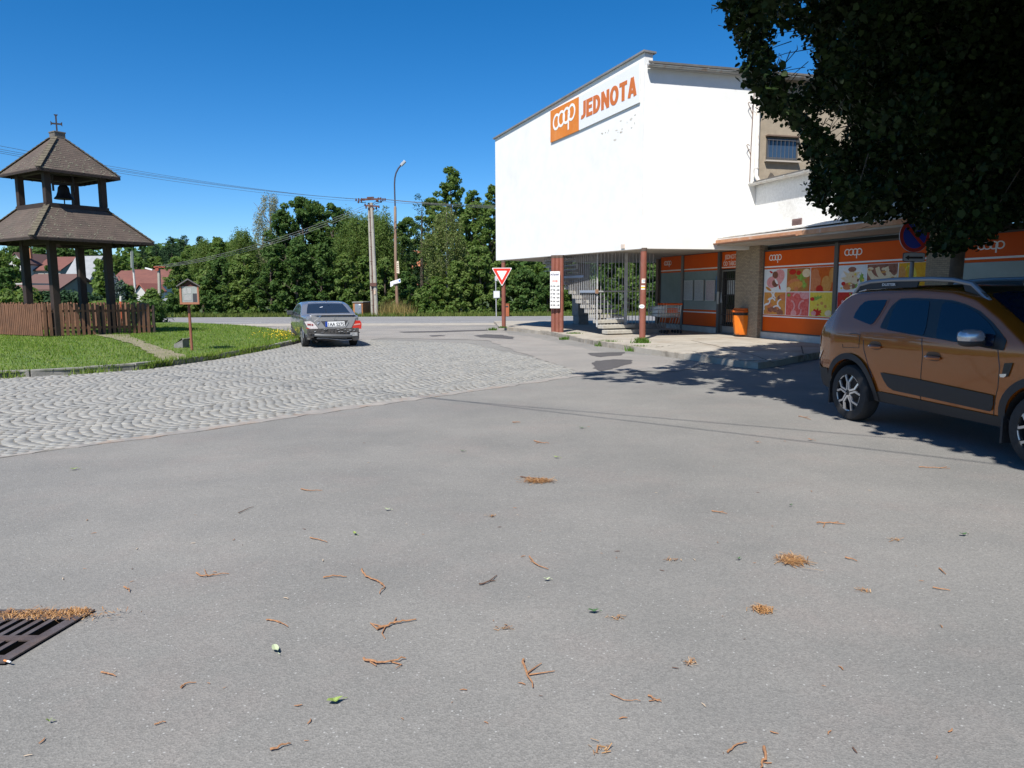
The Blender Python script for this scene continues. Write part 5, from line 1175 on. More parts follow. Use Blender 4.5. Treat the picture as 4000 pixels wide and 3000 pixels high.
for k, lb in enumerate(['upper service cable sagging from the power pole to the low village pole', 'middle service cable sagging from the power pole to the low village pole', 'lower service cable sagging from the power pole to the low village pole']):
    a = pp(1424, 803+k*9); c = vp_top+Vector((.35*(k-1), 0, .12-.04*k)); wire(a, c, .55, .012, lb, 'service cables to the village pole')
for (pa, pc, z), lb in zip([((1740, 1562), (3620, 1722), 7.5), ((2080, 1600), (3400, 1755), 7.2)], ['cable passing high overhead across the parking lot, nearer the shop', 'cable passing high overhead across the parking lot, nearer the camera']):
    o3 = Vector((SUN_AZ.x, SUN_AZ.y, 0))*z/math.tan(SUN_EL); a = G(*pa)+o3+Vector((0, 0, z)); c = G(*pc)+o3+Vector((0, 0, z)); d = c-a; wire(a-d*3, c+d*2, .0, .012, lb, 'cables above the parking lot', 4)
# ---------------------------------------------------------------- village poles and signs behind the tower
vpole = thing('village_pole', 'short concrete pole with rusty bracket and a small lamp near the red roofs', 'utility pole', AT(625, 1236, 60))
b = MB(); a = AT(627, 1236, 60); a.z = -.1; b.tube([a, AT(620, 1040, 60)], [.15, .11], 10); b.build('pole', CP, vpole, smooth=40)
b = MB(); b.frame_box(AT(600, 1046, 59.8), Vector((.9, 0, 0)), Vector((0, .2, 0)), Vector((0, 0, .12))); b.frame_box(AT(607, 1058, 59.8), Vector((.25, 0, 0)), Vector((0, .3, 0)), Vector((0, 0, .3))); b.build('bracket', M('bracket red', (.28, .06, .03), .7), vpole)
b = MB(); b.bar(AT(568, 1047, 59.8), AT(596, 1054, 59.8), .16, .10); b.build('lamp_head', M('lamp white', (.7, .7, .68), .5), vpole)
wpole = thing('sign_post', 'slim pale post topped by two thin dark plates seen edge-on behind the fence', 'sign post', AT(530, 1200, 45))
b = MB(); a = AT(534, 1200, 45); a.z = -.1; b.tube([a, AT(521, 1050, 45)], .06, 8); b.build('post', M('pale post', (.55, .54, .50), .6), wpole)
flat_px([(516, 1060), (522, 1061), (520, 985), (514, 977)], -.1, 45, M('plate dark', (.10, .13, .12), .6), 'plate', wpole, .05); flat_px([(511, 1045), (513.5, 1046), (512, 980), (510, 984)], -.12, 45, M('plate grey', (.4, .42, .42), .6), 'plate', wpole, .05)
mast = MB(); a = AT(438, 1230, 42); a.z = -.1; mast.tube([a, AT(420, 950, 42)], .03, 6); tag(mast.build('white_mast', M('mast white', (.70, .70, .68), .6)), 'thin white mast rising just right of the bell tower posts', 'mast')
mk = thing('marker_post', 'white and orange marker tube standing behind the picket fence', 'marker', AT(472, 1215, 31))
b = MB(); a = AT(471, 1215, 31); a.z = 0; b.tube([a, AT(471, 1178, 31)], .055, 10); b.build('orange_sleeve', M('marker orange', (.62, .13, .05), .6), mk); b = MB(); b.tube([AT(471, 1177, 31), AT(472, 1157, 31)], .045, 10); b.build('white_top', M('marker white', (.62, .60, .56), .6), mk)
ys2 = yield_sign('road_sign_back', 'back of a triangular road sign on a thin pole by the far road edge', 630, 1165, 1192, 50.5, False, 25.0, Vector((.1, -1, 0)).normalized())
b = MB(); a = AT(634, 1240, 50.4); a.z = -.05; b.tube([a, AT(631, 1168, 50.4)], .035, 8); b.build('pole', GREYP, ys2)
# ---------------------------------------------------------------- village houses
def house(label, px0, px1, py_eave, py_ridge, Y, depth, wallm, roofm, gable_front=False, extra=None):
    a, c = AT(px0, py_eave, Y), AT(px1, py_eave, Y); W_ = c.x-a.x; ze = a.z; zr = AT((px0+px1)/2, py_ridge, Y+(0 if gable_front else depth/2)).z
    t = thing('village_house', label, 'house', ((a.x+c.x)/2, Y, -.05)); o = .25
    b = MB(); b.frame_box((a.x, Y, -.5), (W_, 0, 0), (0, depth, 0), (0, 0, ze+.5))
    if gable_front: b.prism([(a.x, Y+.001, ze), (c.x, Y+.001, ze), ((a.x+c.x)/2, Y+.001, zr)], (0, depth-.002, 0))
    else: b.prism([(a.x+.001, Y, ze), (a.x+.001, Y+depth, ze), (a.x+.001, Y+depth/2, zr)], (W_-.002, 0, 0))
    b.build('wall', wallm, t)
    b = MB()
    if gable_front:
        m_ = (a.x+c.x)/2
        for s_, e_ in ((-1, a.x-o), (1, c.x+o)): b.prism([(m_, Y-o, zr+.03), (e_, Y-o, ze-.1), (e_, Y-o, ze+.06), (m_, Y-o, zr+.2)], (0, depth+2*o, 0))
    else:
        for y_ in (Y-o, Y+depth+o): b.prism([(a.x-o, Y+depth/2, zr+.03), (a.x-o, y_, ze-.1), (a.x-o, y_, ze+.06), (a.x-o, Y+depth/2, zr+.2)], (W_+2*o, 0, 0))
    b.build('roof', roofm, t)
    if extra: extra(t, a, c, ze, zr)
    return t
PINKW = M('house wall white', (.50, .49, .47), .9); DARKW = M('house wall grey', (.30, .28, .26), .9)
TILER = M('red tiles', (.155, .060, .045), .85, col2=(.125, .048, .038), scale=1.2, bump=.6, bscale=9)
TILEB = M('brown tiles', (.115, .065, .055), .85, col2=(.115, .06, .05), scale=2.5, bump=.8, bscale=12)
SLATE = M('grey slates', (.27, .28, .29), .85, col2=(.22, .23, .24), scale=1.5, bump=.5, bscale=8)
def ex_grey(t, a, c, ze, zr):
    b = MB(); b.frame_box((a.x+.2, a.y-.01, 1.0), (1.1, 0, 0), (0, .02, 0), (0, 0, .9)); b.build('window', GLASSB, t)
house('grey slate-roofed house seen between the bell tower posts', 236, 330, 1127, 1006, 96, 9, PINKW, SLATE, False, ex_grey)
def ex_red(t, a, c, ze, zr):
    for fx, fz in ((.55, .42), (.72, .45)):
        x = a.x+(c.x-a.x)*fx; b = MB(); y = a.y+4*fz; z = ze+(zr-ze)*fz; sl_ = (zr-ze)/4
        b.add([(x, y, z+.14), (x+.5, y, z+.14), (x+.5, y+.6, z+.6*sl_+.16), (x, y+.6, z+.6*sl_+.16)], [[0, 1, 2, 3]]); b.build('skylight', M('skylight pale', (.6, .62, .62), .3), t)
house('red-roofed house with two skylights right of the bell tower', 470, 640, 1114, 1058, 104, 8, PINKW, TILER, False, ex_red)
house('lower red roof beside the house with two skylights', 428, 520, 1108, 1062, 110, 8, PINKW, TILER)
house('white gable with a pointed roof below the red-roofed house', 532, 566, 1140, 1112, 90, 5, PINKW, M('gable roof', (.3, .1, .07), .8), True)
house('rust-red roof seen between the left bell tower posts', 130, 235, 1056, 1008, 120, 10, DARKW, TILER)
def ex_ch(t, a, c, ze, zr):
    b = MB(); x = c.x-.4; b.box((x, a.y+2, zr+.1), (.5, .5, 1.6)); b.build('chimney', M('chimney orange', (.42, .18, .09), .9), t)
house('white house with a dark red gable roof at the far left', 30, 98, 1032, 990, 118, 9, PINKW, TILEB, True, ex_ch)
house('long low shed with a brown ribbed roof behind the bell tower', 60, 226, 1133, 1080, 60, 6, DARKW, TILEB)
shed = MB(); shed.frame_box(AT(-40, 1112, 55), Vector((2.6, 0, 0)), Vector((0, 3, 0)), Vector((0, 0, .10))); tag(shed.build('flat_canopy', M('canopy pale', (.45, .42, .40), .8)), 'pale flat canopy edge at the left of the brown shed', 'canopy')
house('brick house roof glimpsed through the trees right of the street lamp', 1598, 1655, 1045, 985, 78, 6, M('brick wall dim', (.30, .13, .08), .9), M('roof orange', (.36, .13, .06), .85, col2=(.28, .1, .05), scale=3))
# ---------------------------------------------------------------- trees
def leaf_cloud(C, R, n_per, size, up=.35, flat=.75, droop=0.0, shell=.55, aspect=.62):
    """C (k,3) clump centres, R (k,) radii -> leaf quads; leaves sit on the outer shell of each clump"""
    k = len(C); N = int(k*n_per); idx = RNG.integers(0, k, N)
    d = RNG.normal(0, 1, (N, 3)); d /= np.linalg.norm(d, axis=1)[:, None]
    rr = R[idx]*(shell+(1-shell)*RNG.uniform(0, 1, N)**.5); P = C[idx] + d*rr[:, None]*np.array([1, 1, flat])
    if droop: P[:, 2] -= droop*RNG.uniform(0, 1, N)**2*R[idx]
    nrm = d*.7 + np.array([0, 0, up]) + RNG.normal(0, .45, (N, 3)); nrm /= np.linalg.norm(nrm, axis=1)[:, None]
    t = np.cross(nrm, RNG.normal(0, 1, (N, 3))); t /= np.linalg.norm(t, axis=1)[:, None]; b = np.cross(nrm, t)
    s = size*RNG.uniform(.6, 1.35, N); a = t*s[:, None]; c = b*(s*aspect)[:, None]
    V = np.stack([P-a, P-c*.9-a*.15, P+a, P+c*.9-a*.15], 1)
    return V
def leaves_obj(name, V, mat, parent):
    n = len(V); me = np_mesh(name, V.reshape(-1, 3), np.arange(n*4).reshape(n, 4)); return link_mesh(name, me, mat, parent)
L_DARK = leaf_mat('oak leaves', [(.032, .074, .017), (.050, .104, .024), (.074, .134, .034), (.115, .172, .054)], .4)
L_MID = leaf_mat('alder leaves', [(.056, .108, .020), (.080, .145, .030), (.112, .178, .042), (.155, .21, .065)], .42)
L_LIGHT = leaf_mat('ash leaves', [(.075, .135, .026), (.10, .165, .038), (.13, .19, .052), (.16, .21, .068)], .42)
L_BIRCH = leaf_mat('birch leaves', [(.085, .135, .030), (.115, .16, .042), (.15, .18, .06), (.19, .21, .09)], .3)
L_PALEB = leaf_mat('pale birch leaves', [(.14, .16, .07), (.19, .20, .10), (.24, .24, .14), (.28, .28, .18)], .25)
L_SPR = leaf_mat('spruce needles', [(.018, .042, .018), (.026, .058, .024), (.038, .072, .03)], .1)
L_BLUE = leaf_mat('blue spruce needles', [(.08, .11, .10), (.11, .14, .13), (.14, .17, .16)], .1)
BARK = M('bark', (.085, .065, .048), .95, col2=(.05, .04, .03), scale=5, bump=.8, bscale=20)
BBARK = M('birch bark', (.50, .48, .44), .9, col2=(.10, .09, .08), scale=2.5, detail=6)
def tree(name, label, px, py_top, hw_px, Y, mat, kind='broad', base=.12, leaf=.20, dens=1.0, trunk=BARK, group='trees beyond the main road', ground=None, shape=1.0):
    top = AT(px, py_top, Y); gz = ground if ground is not None else -.03+max(0, Y-75)*.022+max(0, Y-150)*.02
    H = top.z-gz; W_ = hw_px*Y/FOC; X = top.x; t = thing(name, label, 'tree' if 'bush' not in name and 'shrub' not in name else 'bush', (X, Y, gz), 0, group)
    lean = random.uniform(-.3, .3)
    if kind == 'spruce' or kind == 'pine':
        C = []; R = []; m = int(H*3.2)
        z0 = base if kind == 'spruce' else .55
        for i in range(m):
            f = z0+(1-z0)*(i+.5)/m; w = W_*1.15*((1-f)/(1-z0))**(.75 if kind == 'spruce' else .5)+.15
            for j in range(max(3, int(w*4.5))):
                a = random.uniform(0, 6.283); q = w*random.uniform(.35, 1); C.append((X+q*math.cos(a), Y+q*math.sin(a), gz+H*f-q*.28+random.uniform(-.1, .1))); R.append(.26+.16*w)
        C.append((X, Y, gz+H-.2)); R.append(.18)
        V = leaf_cloud(np.array(C), np.array(R), 16*dens, leaf*.8, .3, .45, .6, aspect=.3); leaves_obj('crown', V, mat, t)
    elif kind == 'birch':
        C = []; R = []
        for i in range(int((120 if mat in (L_BIRCH, L_PALEB) else 260)*dens)):
            f = random.uniform(base, .97); w = W_*math.sin(math.pi*min(1, (f-base)/(1-base)*.86+.12))**.8; a = random.uniform(0, 6.283); q = w*1.1*random.uniform(.1, 1)**.6
            for s in range(4): C.append((X+q*math.cos(a)*(1+.04*s), Y+q*math.sin(a), gz+H*f-s*.42)); R.append(.40-.06*s)
        V = leaf_cloud(np.array(C), np.array(R), 34, leaf*.62, .1, 1.3, .9, shell=.15, aspect=.5); leaves_obj('crown', V, mat, t)
    else:
        W_ *= 1.22; C = []; R = []; m = int(80+H*W_*4.5)
        lob = [(random.uniform(0, 6.283), random.uniform(.3, .95), random.uniform(.72, 1.0)) for _ in range(5)]
        while len(C) < m:
            f = random.uniform(base, 1); prof = math.sin(math.pi*min(1, ((f-base)/(1-base))**shape*.84+.14))**.6
            a = random.uniform(0, 6.283); q = random.uniform(.15, 1)**.5
            w = W_*prof*(.80+.22*math.sin(3*a+lob[0][0])+.14*math.sin(7*f+lob[1][0]+2*a))
            r = random.uniform(.045, .10)*W_+.17
            C.append((X+lean*f+w*q*math.cos(a), Y+w*q*math.sin(a), gz+H*f-r*.5)); R.append(r)
        C = np.array(C); R = np.array(R)
        n_per = 3.0*np.mean(R**2)/(leaf*leaf)*3.0*dens
        V = leaf_cloud(C, R, min(n_per, 520), leaf, .35, .8, shell=.25); leaves_obj('crown', V, mat, t)
    b = MB(); b.tube([(X, Y, gz-.2), (X+lean*.2, Y, gz+H*.35), (X+lean*.6, Y, gz+H*.7), (X+lean, Y, gz+H*.93)], [.05+H*.014, .03+H*.011, .02+H*.006, .015], 8)
    if kind not in ('spruce',):
        for i in range(7):
            f = random.uniform(.25, .7); a = random.uniform(0, 6.283); w = W_*random.uniform(.4, .8); b.tube([(X+lean*f, Y, gz+H*f), (X+lean*f+w*.5*math.cos(a), Y+w*.5*math.sin(a), gz+H*(f+.10)), (X+lean*f+w*math.cos(a), Y+w*math.sin(a), gz+H*min(.95, f+.17))], [.02+H*.005, .03, .012], 5, False)
    b.build('trunk', trunk, t, smooth=50); return t
# back row, then middle row, then the bushes at the roadside (px centre, py top, half width px, distance)
TREES = [
 # far trees at the left, behind the village
 ('far_pine', 'tall dark pine on the far ridge right of the bell tower roof', 560, 970, 24, 150, L_SPR, 'pine'),
 ('far_pine', 'second far pine on the ridge, left of the forked bare crown', 610, 955, 24, 150, L_SPR, 'pine'),
 ('far_pine', 'high pointed pine on the ridge above the red roofs', 665, 925, 26, 140, L_SPR, 'pine'),
 ('far_pine', 'rounded pine top behind the display case roof', 715, 918, 30, 135, L_SPR, 'pine'),
 ('far_pine', 'rightmost pine on the far ridge before the green thicket', 780, 922, 30, 130, L_SPR, 'pine'),
 ('far_pine', 'ragged pine behind the pale village pole', 640, 965, 36, 155, L_SPR, 'pine'),
 ('tree', 'large dark tree behind the left end of the shed roof', -30, 960, 110, 62, L_MID, 'broad'),
 ('tree', 'dark wood-edge tree above the rust-red village roof', 160, 960, 90, 140, L_DARK, 'broad'),
 ('tree', 'dark rounded tree above the grey slate roof', 250, 962, 80, 140, L_DARK, 'broad'),
 ('tree', 'brownish green tree right above the slate roof ridge', 345, 966, 70, 135, L_DARK, 'broad'),
 ('tree', 'dark tree over the white house at the far left', 60, 958, 80, 145, L_DARK, 'broad'),
 ('tree', 'light green tree behind the red roofs', 450, 1000, 55, 118, L_LIGHT, 'broad'),
 ('tree', 'mid green tree between the slim post and the red roof', 530, 1005, 50, 122, L_MID, 'broad'),
 ('tree', 'rounded green tree above the skylight house', 600, 1000, 60, 125, L_LIGHT, 'broad'),
 ('tree', 'green apple tree right of the low village pole', 690, 1000, 52, 74, L_MID, 'broad'),
 ('tree', 'dense green tree left behind the display case', 735, 960, 62, 84, L_MID, 'broad'),
 ('tree', 'yellowish tree left of the tall dark oak thicket', 800, 935, 64, 80, L_LIGHT, 'birch'),
 ('tree', 'green tree on the left shoulder of the thicket', 865, 925, 62, 74, L_MID, 'broad'),
 ('tree', 'light green tree below the pale birch', 945, 890, 74, 70, L_LIGHT, 'birch'),
 ('birch_tree', 'pale silvery birch with drooping branches rising above the thicket', 1052, 728, 78, 78, L_PALEB, 'birch'),
 ('oak_tree', 'big dark oak crown behind the roadside thicket', 1185, 768, 105, 68, L_DARK, 'broad'),
 ('oak_tree', 'dark oak leaning toward the power pole', 1290, 795, 70, 66, L_DARK, 'broad'),
 ('tree', 'soft light green willow left of the power pole', 1395, 828, 92, 60, L_LIGHT, 'birch'),
 ('tree', 'light green willow behind the street lamp', 1490, 826, 84, 60, L_LIGHT, 'birch'),
 ('spruce_tree', 'pale pointed spruce top between pole and lamp', 1506, 800, 60, 66, L_BIRCH, 'spruce'),
 ('tree', 'dark green tree right of the street lamp', 1570, 868, 60, 68, L_DARK, 'broad'),
 ('spruce_tree', 'dark ragged spruce left of the tall crown', 1640, 756, 92, 64, L_SPR, 'spruce'),
 ('tall_tree', 'tallest crown on the skyline, left of the white wall', 1765, 655, 80, 66, L_MID, 'broad'),
 ('tree', 'dark tree just left of the white wall top', 1850, 745, 62, 70, L_MID, 'broad'),
 ('tree', 'green crown touching the edge of the white wall', 1925, 718, 60, 68, L_MID, 'broad'),
 ('tree', 'broad green tree filling the gap left of the power pole', 1345, 808, 84, 69, L_MID, 'birch'),
 ('tree', 'green tree closing the gap between pole and lamp', 1455, 825, 80, 70, L_LIGHT, 'birch'),
 ('tree', 'dark tree between the lamp and the ragged spruce', 1600, 845, 70, 72, L_MID, 'broad'),
 ('tree', 'green tree behind the ragged spruce', 1690, 765, 70, 72, L_LIGHT, 'broad'),
 ('tree', 'green tree in front of the tall crown, lower right', 1840, 790, 80, 62, L_LIGHT, 'broad'),
 ('tree', 'green tree low beside the white wall edge', 1915, 800, 70, 60, L_MID, 'broad'),
 ('oak_tree', 'dark oak shoulder right of the pale birch', 1110, 820, 80, 66, L_DARK, 'broad'),
 ('oak_tree', 'second dark oak crown merging with the big one', 1235, 785, 86, 70, L_DARK, 'broad'),
 ('birch_tree', 'birch with white stems in front of the tall crown', 1745, 790, 92, 57, L_BIRCH, 'birch'),
 ('tree', 'tree glimpsed under the overhang behind the triple column', 2150, 800, 120, 66, L_MID, 'broad'),
 ('tree', 'dark tree glimpsed through the stair grille', 2350, 820, 120, 64, L_DARK, 'broad'),
 ('tree', 'tree behind the shop end wall', 2560, 820, 110, 64, L_MID, 'broad'),
]
for (nm, lb, px, pt, hw, Y, mt, kd) in TREES:
    leaf = .125 if Y < 90 else .27
    base = {'broad': .10, 'birch': .16, 'spruce': .06, 'pine': .5}[kd]
    tree(nm, lb, px, pt, hw, Y, mt, kd, base, leaf, trunk=BBARK if nm == 'birch_tree' else BARK, group='trees on the far ridge' if nm == 'far_pine' else 'trees beyond the main road' if px > 640 else 'village trees', dens=.8 if Y > 100 else 1.0)
BUSH = [
 (700, 1130, 46, 58, L_MID, 'low round bush behind the display case post'), (785, 1050, 62, 57, L_LIGHT, 'green roadside bush right of the display case'), (870, 1000, 72, 56.5, L_DARK, 'tall dark roadside bush left of the thicket'),
 (960, 985, 74, 56, L_LIGHT, 'bright leafy roadside bush under the pale birch'), (1050, 960, 84, 55.5, L_DARK, 'dark broad roadside bush in the middle of the thicket'), (1150, 930, 86, 55, L_DARK, 'largest dark roadside bush behind the damaged car'),
 (1250, 950, 80, 55, L_DARK, 'dark roadside bush right behind the damaged car roof'), (1340, 990, 66, 55, L_LIGHT, 'leafy bush left behind the brick cabinet'), (1378, 1130, 40, 53, L_MID, 'low bright bush touching the brick cabinet'),
 (1420, 1000, 58, 57, L_MID, 'soft bush behind the power pole foot'), (1500, 1010, 66, 57, L_LIGHT, 'green bush between power pole and street lamp'), (1580, 1060, 60, 55.5, L_DARK, 'dark bush right of the street lamp foot'),
 (1640, 1130, 56, 54, L_MID, 'round bush with hanging leaves right of the tall dry grass'), (1700, 1080, 66, 55, L_MID, 'green bush below the white-stemmed birch'), (1790, 1010, 72, 54.5, L_LIGHT, 'bright tall bush left of the yield sign'),
 (1880, 960, 76, 54, L_LIGHT, 'dense bright green bush behind the yield sign'), (1960, 1000, 70, 55, L_MID, 'bright bush at the lower corner of the white wall'), (2050, 1040, 74, 54, L_DARK, 'dark leafy bush left of the opening hours board'),
 (2140, 1050, 70, 54, L_DARK, 'dark bush behind the opening hours board'), (2230, 1080, 70, 54, L_MID, 'green bush seen right of the triple column'), (2330, 1060, 80, 54, L_DARK, 'dark bush seen through the stair bars'), (2440, 1050, 80, 54, L_MID, 'green bush seen through the gate bars'), (2540, 1050, 70, 54, L_DARK, 'dark bush by the shop end wall'),
]
for (px, pt, hw, Y, mt, lb) in BUSH: tree('roadside_bush', lb, px, pt, hw, Y, mt, 'broad', .0, .125, group='bushes along the far side of the road', ground=-.03, shape=.55)
VB = [(20, 1045, 48, 48, L_DARK, 'dark leafy bush at the far left behind the tower'), (85, 1060, 36, 80, L_MID, 'green bush between the first two tower posts'), (182, 1035, 32, 78, L_DARK, 'dark round bush below the rust-red roof'), (372, 1012, 30, 44, L_MID, 'bright upright bush between the right tower posts'), (400, 1060, 26, 42, L_MID, 'bright green bush left of the right tower post'),
 (455, 1095, 34, 42, L_SPR, 'dark spreading bush right of the right tower post'), (505, 1110, 32, 44, L_DARK, 'dark bush behind the slim pale post'), (585, 1130, 40, 48, L_MID, 'round green bush left of the low village pole'), (660, 1150, 34, 56, L_DARK, 'dark bush right of the triangular sign back')]
for (px, pt, hw, Y, mt, lb) in VB: tree('garden_bush', lb, px, pt, hw, Y, mt, 'broad', .0, .13, group='garden bushes behind the tower', ground=-.03, shape=.6)
tree('spruce_bush', 'small blue-grey spruce bush right of the right tower post', 446, 1070, 18, 40, L_BLUE, 'spruce', .3, .10, group='garden bushes behind the tower', ground=0)
def hedge(label, px0, px1, py_top, Y, mat, leaf=.10, n=9000, dep=1.4):
    a, c = AT(px0, py_top, Y), AT(px1, py_top, Y); t = thing('hedge', label, 'hedge', ((a.x+c.x)/2, Y, 0), 0, 'hedges behind the tower'); k = int((c.x-a.x)*7)+6; C = []; R = []
    for i in range(k*6): C.append((random.uniform(a.x, c.x), Y+random.uniform(0, dep), random.uniform(.25, a.z-.25))); R.append(random.uniform(.28, .42))
    leaves_obj('foliage', leaf_cloud(np.array(C), np.array(R), n/len(C), leaf), mat, t)
    b = MB(); zg = []
    for i in range(int((c.x-a.x)/.5)): x = a.x+.3+i*.5; zg += [(x, Y+.6, -.1), (x+.12, Y+.62, a.z*.7), (x+.25, Y+.6, -.1)]
    b.tube(zg, .03, 5)
    b.build('stems', BARK, t)
hedge('long dark clipped hedge directly behind the bell tower', 60, 345, 1134, 35, L_SPR, .10, 13000)
hedge('bright green hedge with brown patches left of the bell tower', -160, 92, 1122, 34, L_LIGHT, .10, 9000)
hedge('low bright hedge seen behind the right tower posts', 345, 425, 1172, 34, L_LIGHT, .09, 3500)
hedge('low dark hedge seen behind the slim pale post', 420, 600, 1165, 38, L_DARK, .10, 6000)
# far-off wood on the rising ground: one mass nobody could count
def far_wood():
    n = 1500; C = np.zeros((n, 3)); C[:, 0] = RNG.uniform(-190, 40, n); C[:, 1] = RNG.uniform(165, 240, n)
    gz = -.03+(C[:, 1]-75)*.022+(C[:, 1]-150)*.02; C[:, 2] = gz+RNG.uniform(1, 8.0, n)+2*np.sin(C[:, 0]*.06)
    V = leaf_cloud(C, RNG.uniform(1.6, 3.2, n), 26, .9, .4, 1.0); o = leaves_obj('far_wood', V, L_DARK, None); tag(o, 'dark wooded ridge closing the view behind the village', 'wood', kind='stuff')
far_wood()
# verge grass on the far side of the road
def verge():
    n = 26000; u = RNG.uniform(-60, 40, n); v = np.abs(RNG.normal(0, 1.4, n)); P = np.stack([RD.p.x+RD.d.x*u+RD.n.x*(-v-.1), RD.p.y+RD.d.y*u+RD.n.y*(-v-.1)], 1)
    o = blades('verge_grass', P, np.zeros(n), .1, .35, .03, leaf_mat('verge blades', [(.07, .12, .02), (.12, .16, .035), (.17, .19, .06)], .3), .6); tag(o, 'green verge grass along the far side of the main road', 'grass')
    n = 900; px = RNG.normal(1540, 36, n); q = np.array([(AT(x, 1232, 51.0).x, 51.0) for x in np.clip(px, 1490, 1610)]); q[:, 1] += RNG.normal(0, .5, n)
    o = blades('dry_grass', q, np.zeros(n), .3, 1.25, .016, leaf_mat('dry blades', [(.12, .16, .04), (.30, .24, .09), (.36, .26, .11), (.16, .18, .05)], .3), .55); tag(o, 'tall straw-coloured dry grass around the foot of the street lamp', 'grass')
verge()
# ---------------------------------------------------------------- foreground linden
def proj_np(P):
    v = P-np.array(CAM); f = v@np.array(VF); return np.stack([2000+FOC*(v@np.array(VR))/f, 1500-FOC*(v@np.array(VU))/f], 1), f
OUT = [(2822, -60), (2822, 20), (2860, 120), (2905, 190), (2900, 290), (2950, 350), (2985, 455), (3075, 470), (3135, 530), (3140, 610), (3172, 700), (3166, 770), (3205, 835), (3290, 862), (3370, 850), (3420, 880), (3490, 850), (3560, 870), (3590, 930), (3650, 1000), (3720, 1000), (3790, 985), (3860, 945), (3900, 905), (3990, 880), (4060, 900), (4300, 1000), (5200, 1100), (5200, -4000), (2835, -4000)]
SHZ = [(1.25, 14.4), (2.6, 15.5), (4.2, 17.1), (5.6, 19.3), (7.6, 20.8), (10, 22.4), (22, 28), (22, -2), (5.2, 3.5), (4.7, 6.5), (4.35, 9), (4.35, 10.6), (3.8, 11.0), (2.95, 12.3), (2.0, 12.4)]
def linden():
    lt = thing('linden_tree', 'large dark linden whose low leafy crown overhangs the parked brown-orange car', 'tree', (7.75, 13.1, 0))
    C0 = np.array([7.6, 10.0, 7.4]); RAD = np.array([8.6, 9.0, 5.9]); n = 150000
    d = RNG.normal(0, 1, (n, 3)); d /= np.linalg.norm(d, axis=1)[:, None]; P = C0+d*RAD*(RNG.uniform(.05, 1, n)**.45)[:, None]
    P = P[P[:, 2] > 1.9]
    P = P[P[:, 1] > 1.0]; q, f = proj_np(P); m = .34*FOC/np.maximum(f, .5)
    def inside(q, m):
        k = np.ones(len(q), bool)
        for dx, dy in ((1, 0), (-1, 0), (0, 1), (0, -1)): k &= in_poly(q+np.stack([dx*m, dy*m], 1), OUT)
        return k
    infr0 = (q[:, 0] < 4250) & (q[:, 1] > -250)
    band = inside(q, m*.2) & ~inside(q, m*1.1) & infr0 & (f > 8.0) & in_poly(np.stack([P[:, 0]-SUN_AZ.x*P[:, 2]/math.tan(SUN_EL), P[:, 1]-SUN_AZ.y*P[:, 2]/math.tan(SUN_EL)], 1), SHZ)
    SB = P[band]; seeds = SB[:75]; dd = np.min(np.linalg.norm(SB[:, None, :]-seeds[None], axis=2), axis=1); SPR = SB[dd < .34][:620]
    ok = np.ones(len(P), bool)
    for dx, dy in ((1, 0), (-1, 0), (0, 1), (0, -1)): ok &= in_poly(q+np.stack([dx*m, dy*m], 1), OUT)
    infr = (q[:, 0] < 4250) & (q[:, 1] > -250)
    sh = np.stack([P[:, 0]-SUN_AZ.x*P[:, 2]/math.tan(SUN_EL), P[:, 1]-SUN_AZ.y*P[:, 2]/math.tan(SUN_EL)], 1)
    high = (~infr) & (q[:, 1] < -250); ok = (ok | high) & in_poly(sh, SHZ)
    hole = ((q[:, 0]-3095)/(62+m))**2 + ((q[:, 1]-235)/(58+m))**2 < 1; ok &= ~hole
    hole = ((q[:, 0]-3235)/(30+m))**2 + ((q[:, 1]-500)/(26+m))**2 < 1; ok &= ~hole
    ok &= ~(infr & (f < 8.0)); thin = (q[:, 0] < 3200) & (RNG.uniform(0, 1, len(P)) < .45); ok &= ~thin; vis = infr[ok]; P = P[ok]
    kv = np.where(vis)[0][:1750]; kh = np.where(~vis)[0][:5200]
    def leaves(C, n_per, size, sg=.125):
        k = len(C); N = int(k*n_per); idx = RNG.integers(0, k, N); P = C[idx] + np.clip(RNG.normal(0, sg, (N, 3)), -.26, .26)*np.array([1, 1, .8])
        nrm = RNG.normal(0, .55, (N, 3)) + np.array([0, 0, .8]); nrm /= np.linalg.norm(nrm, axis=1)[:, None]
        t = np.cross(nrm, RNG.normal(0, 1, (N, 3))); t[:, 2] -= .5; t /= np.linalg.norm(t, axis=1)[:, None]; b = np.cross(nrm, t); b /= np.linalg.norm(b, axis=1)[:, None]; nn = np.cross(t, b)
        s = size*RNG.uniform(.7, 1.3, N); S = s[:, None]
        tip = P+t*S*1.0; base = P-t*S*.75; l1 = P-t*S*.95+b*S*.45+nn*S*.10; l2 = P+b*S*.82+nn*S*.16; l3 = P+t*S*.5+b*S*.5+nn*S*.1; r1 = P-t*S*.95-b*S*.45+nn*S*.10; r2 = P-b*S*.82+nn*S*.16; r3 = P+t*S*.5-b*S*.5+nn*S*.1
        V = np.stack([base, l1, l2, l3, tip, r3, r2, r1], 1); F = np.array([[0, 1, 2, 3], [0, 3, 4, 5], [0, 5, 6, 7]])[None]+np.arange(N)[:, None, None]*8
        return V.reshape(-1, 3), F.reshape(-1, 4)
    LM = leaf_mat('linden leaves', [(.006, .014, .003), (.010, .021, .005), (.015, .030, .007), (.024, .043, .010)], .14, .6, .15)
    # unseen leaf clumps added toward the sun to keep the parked car in shade
    m2 = 700; hx, hy = math.sin(math.radians(11)), -math.cos(math.radians(11)); uu = RNG.uniform(-1.2, 4.6, m2); zz = RNG.uniform(.3, 1.75, m2); tt = RNG.uniform(4.2, 7.5, m2); rp_ = G(3310, 1641)
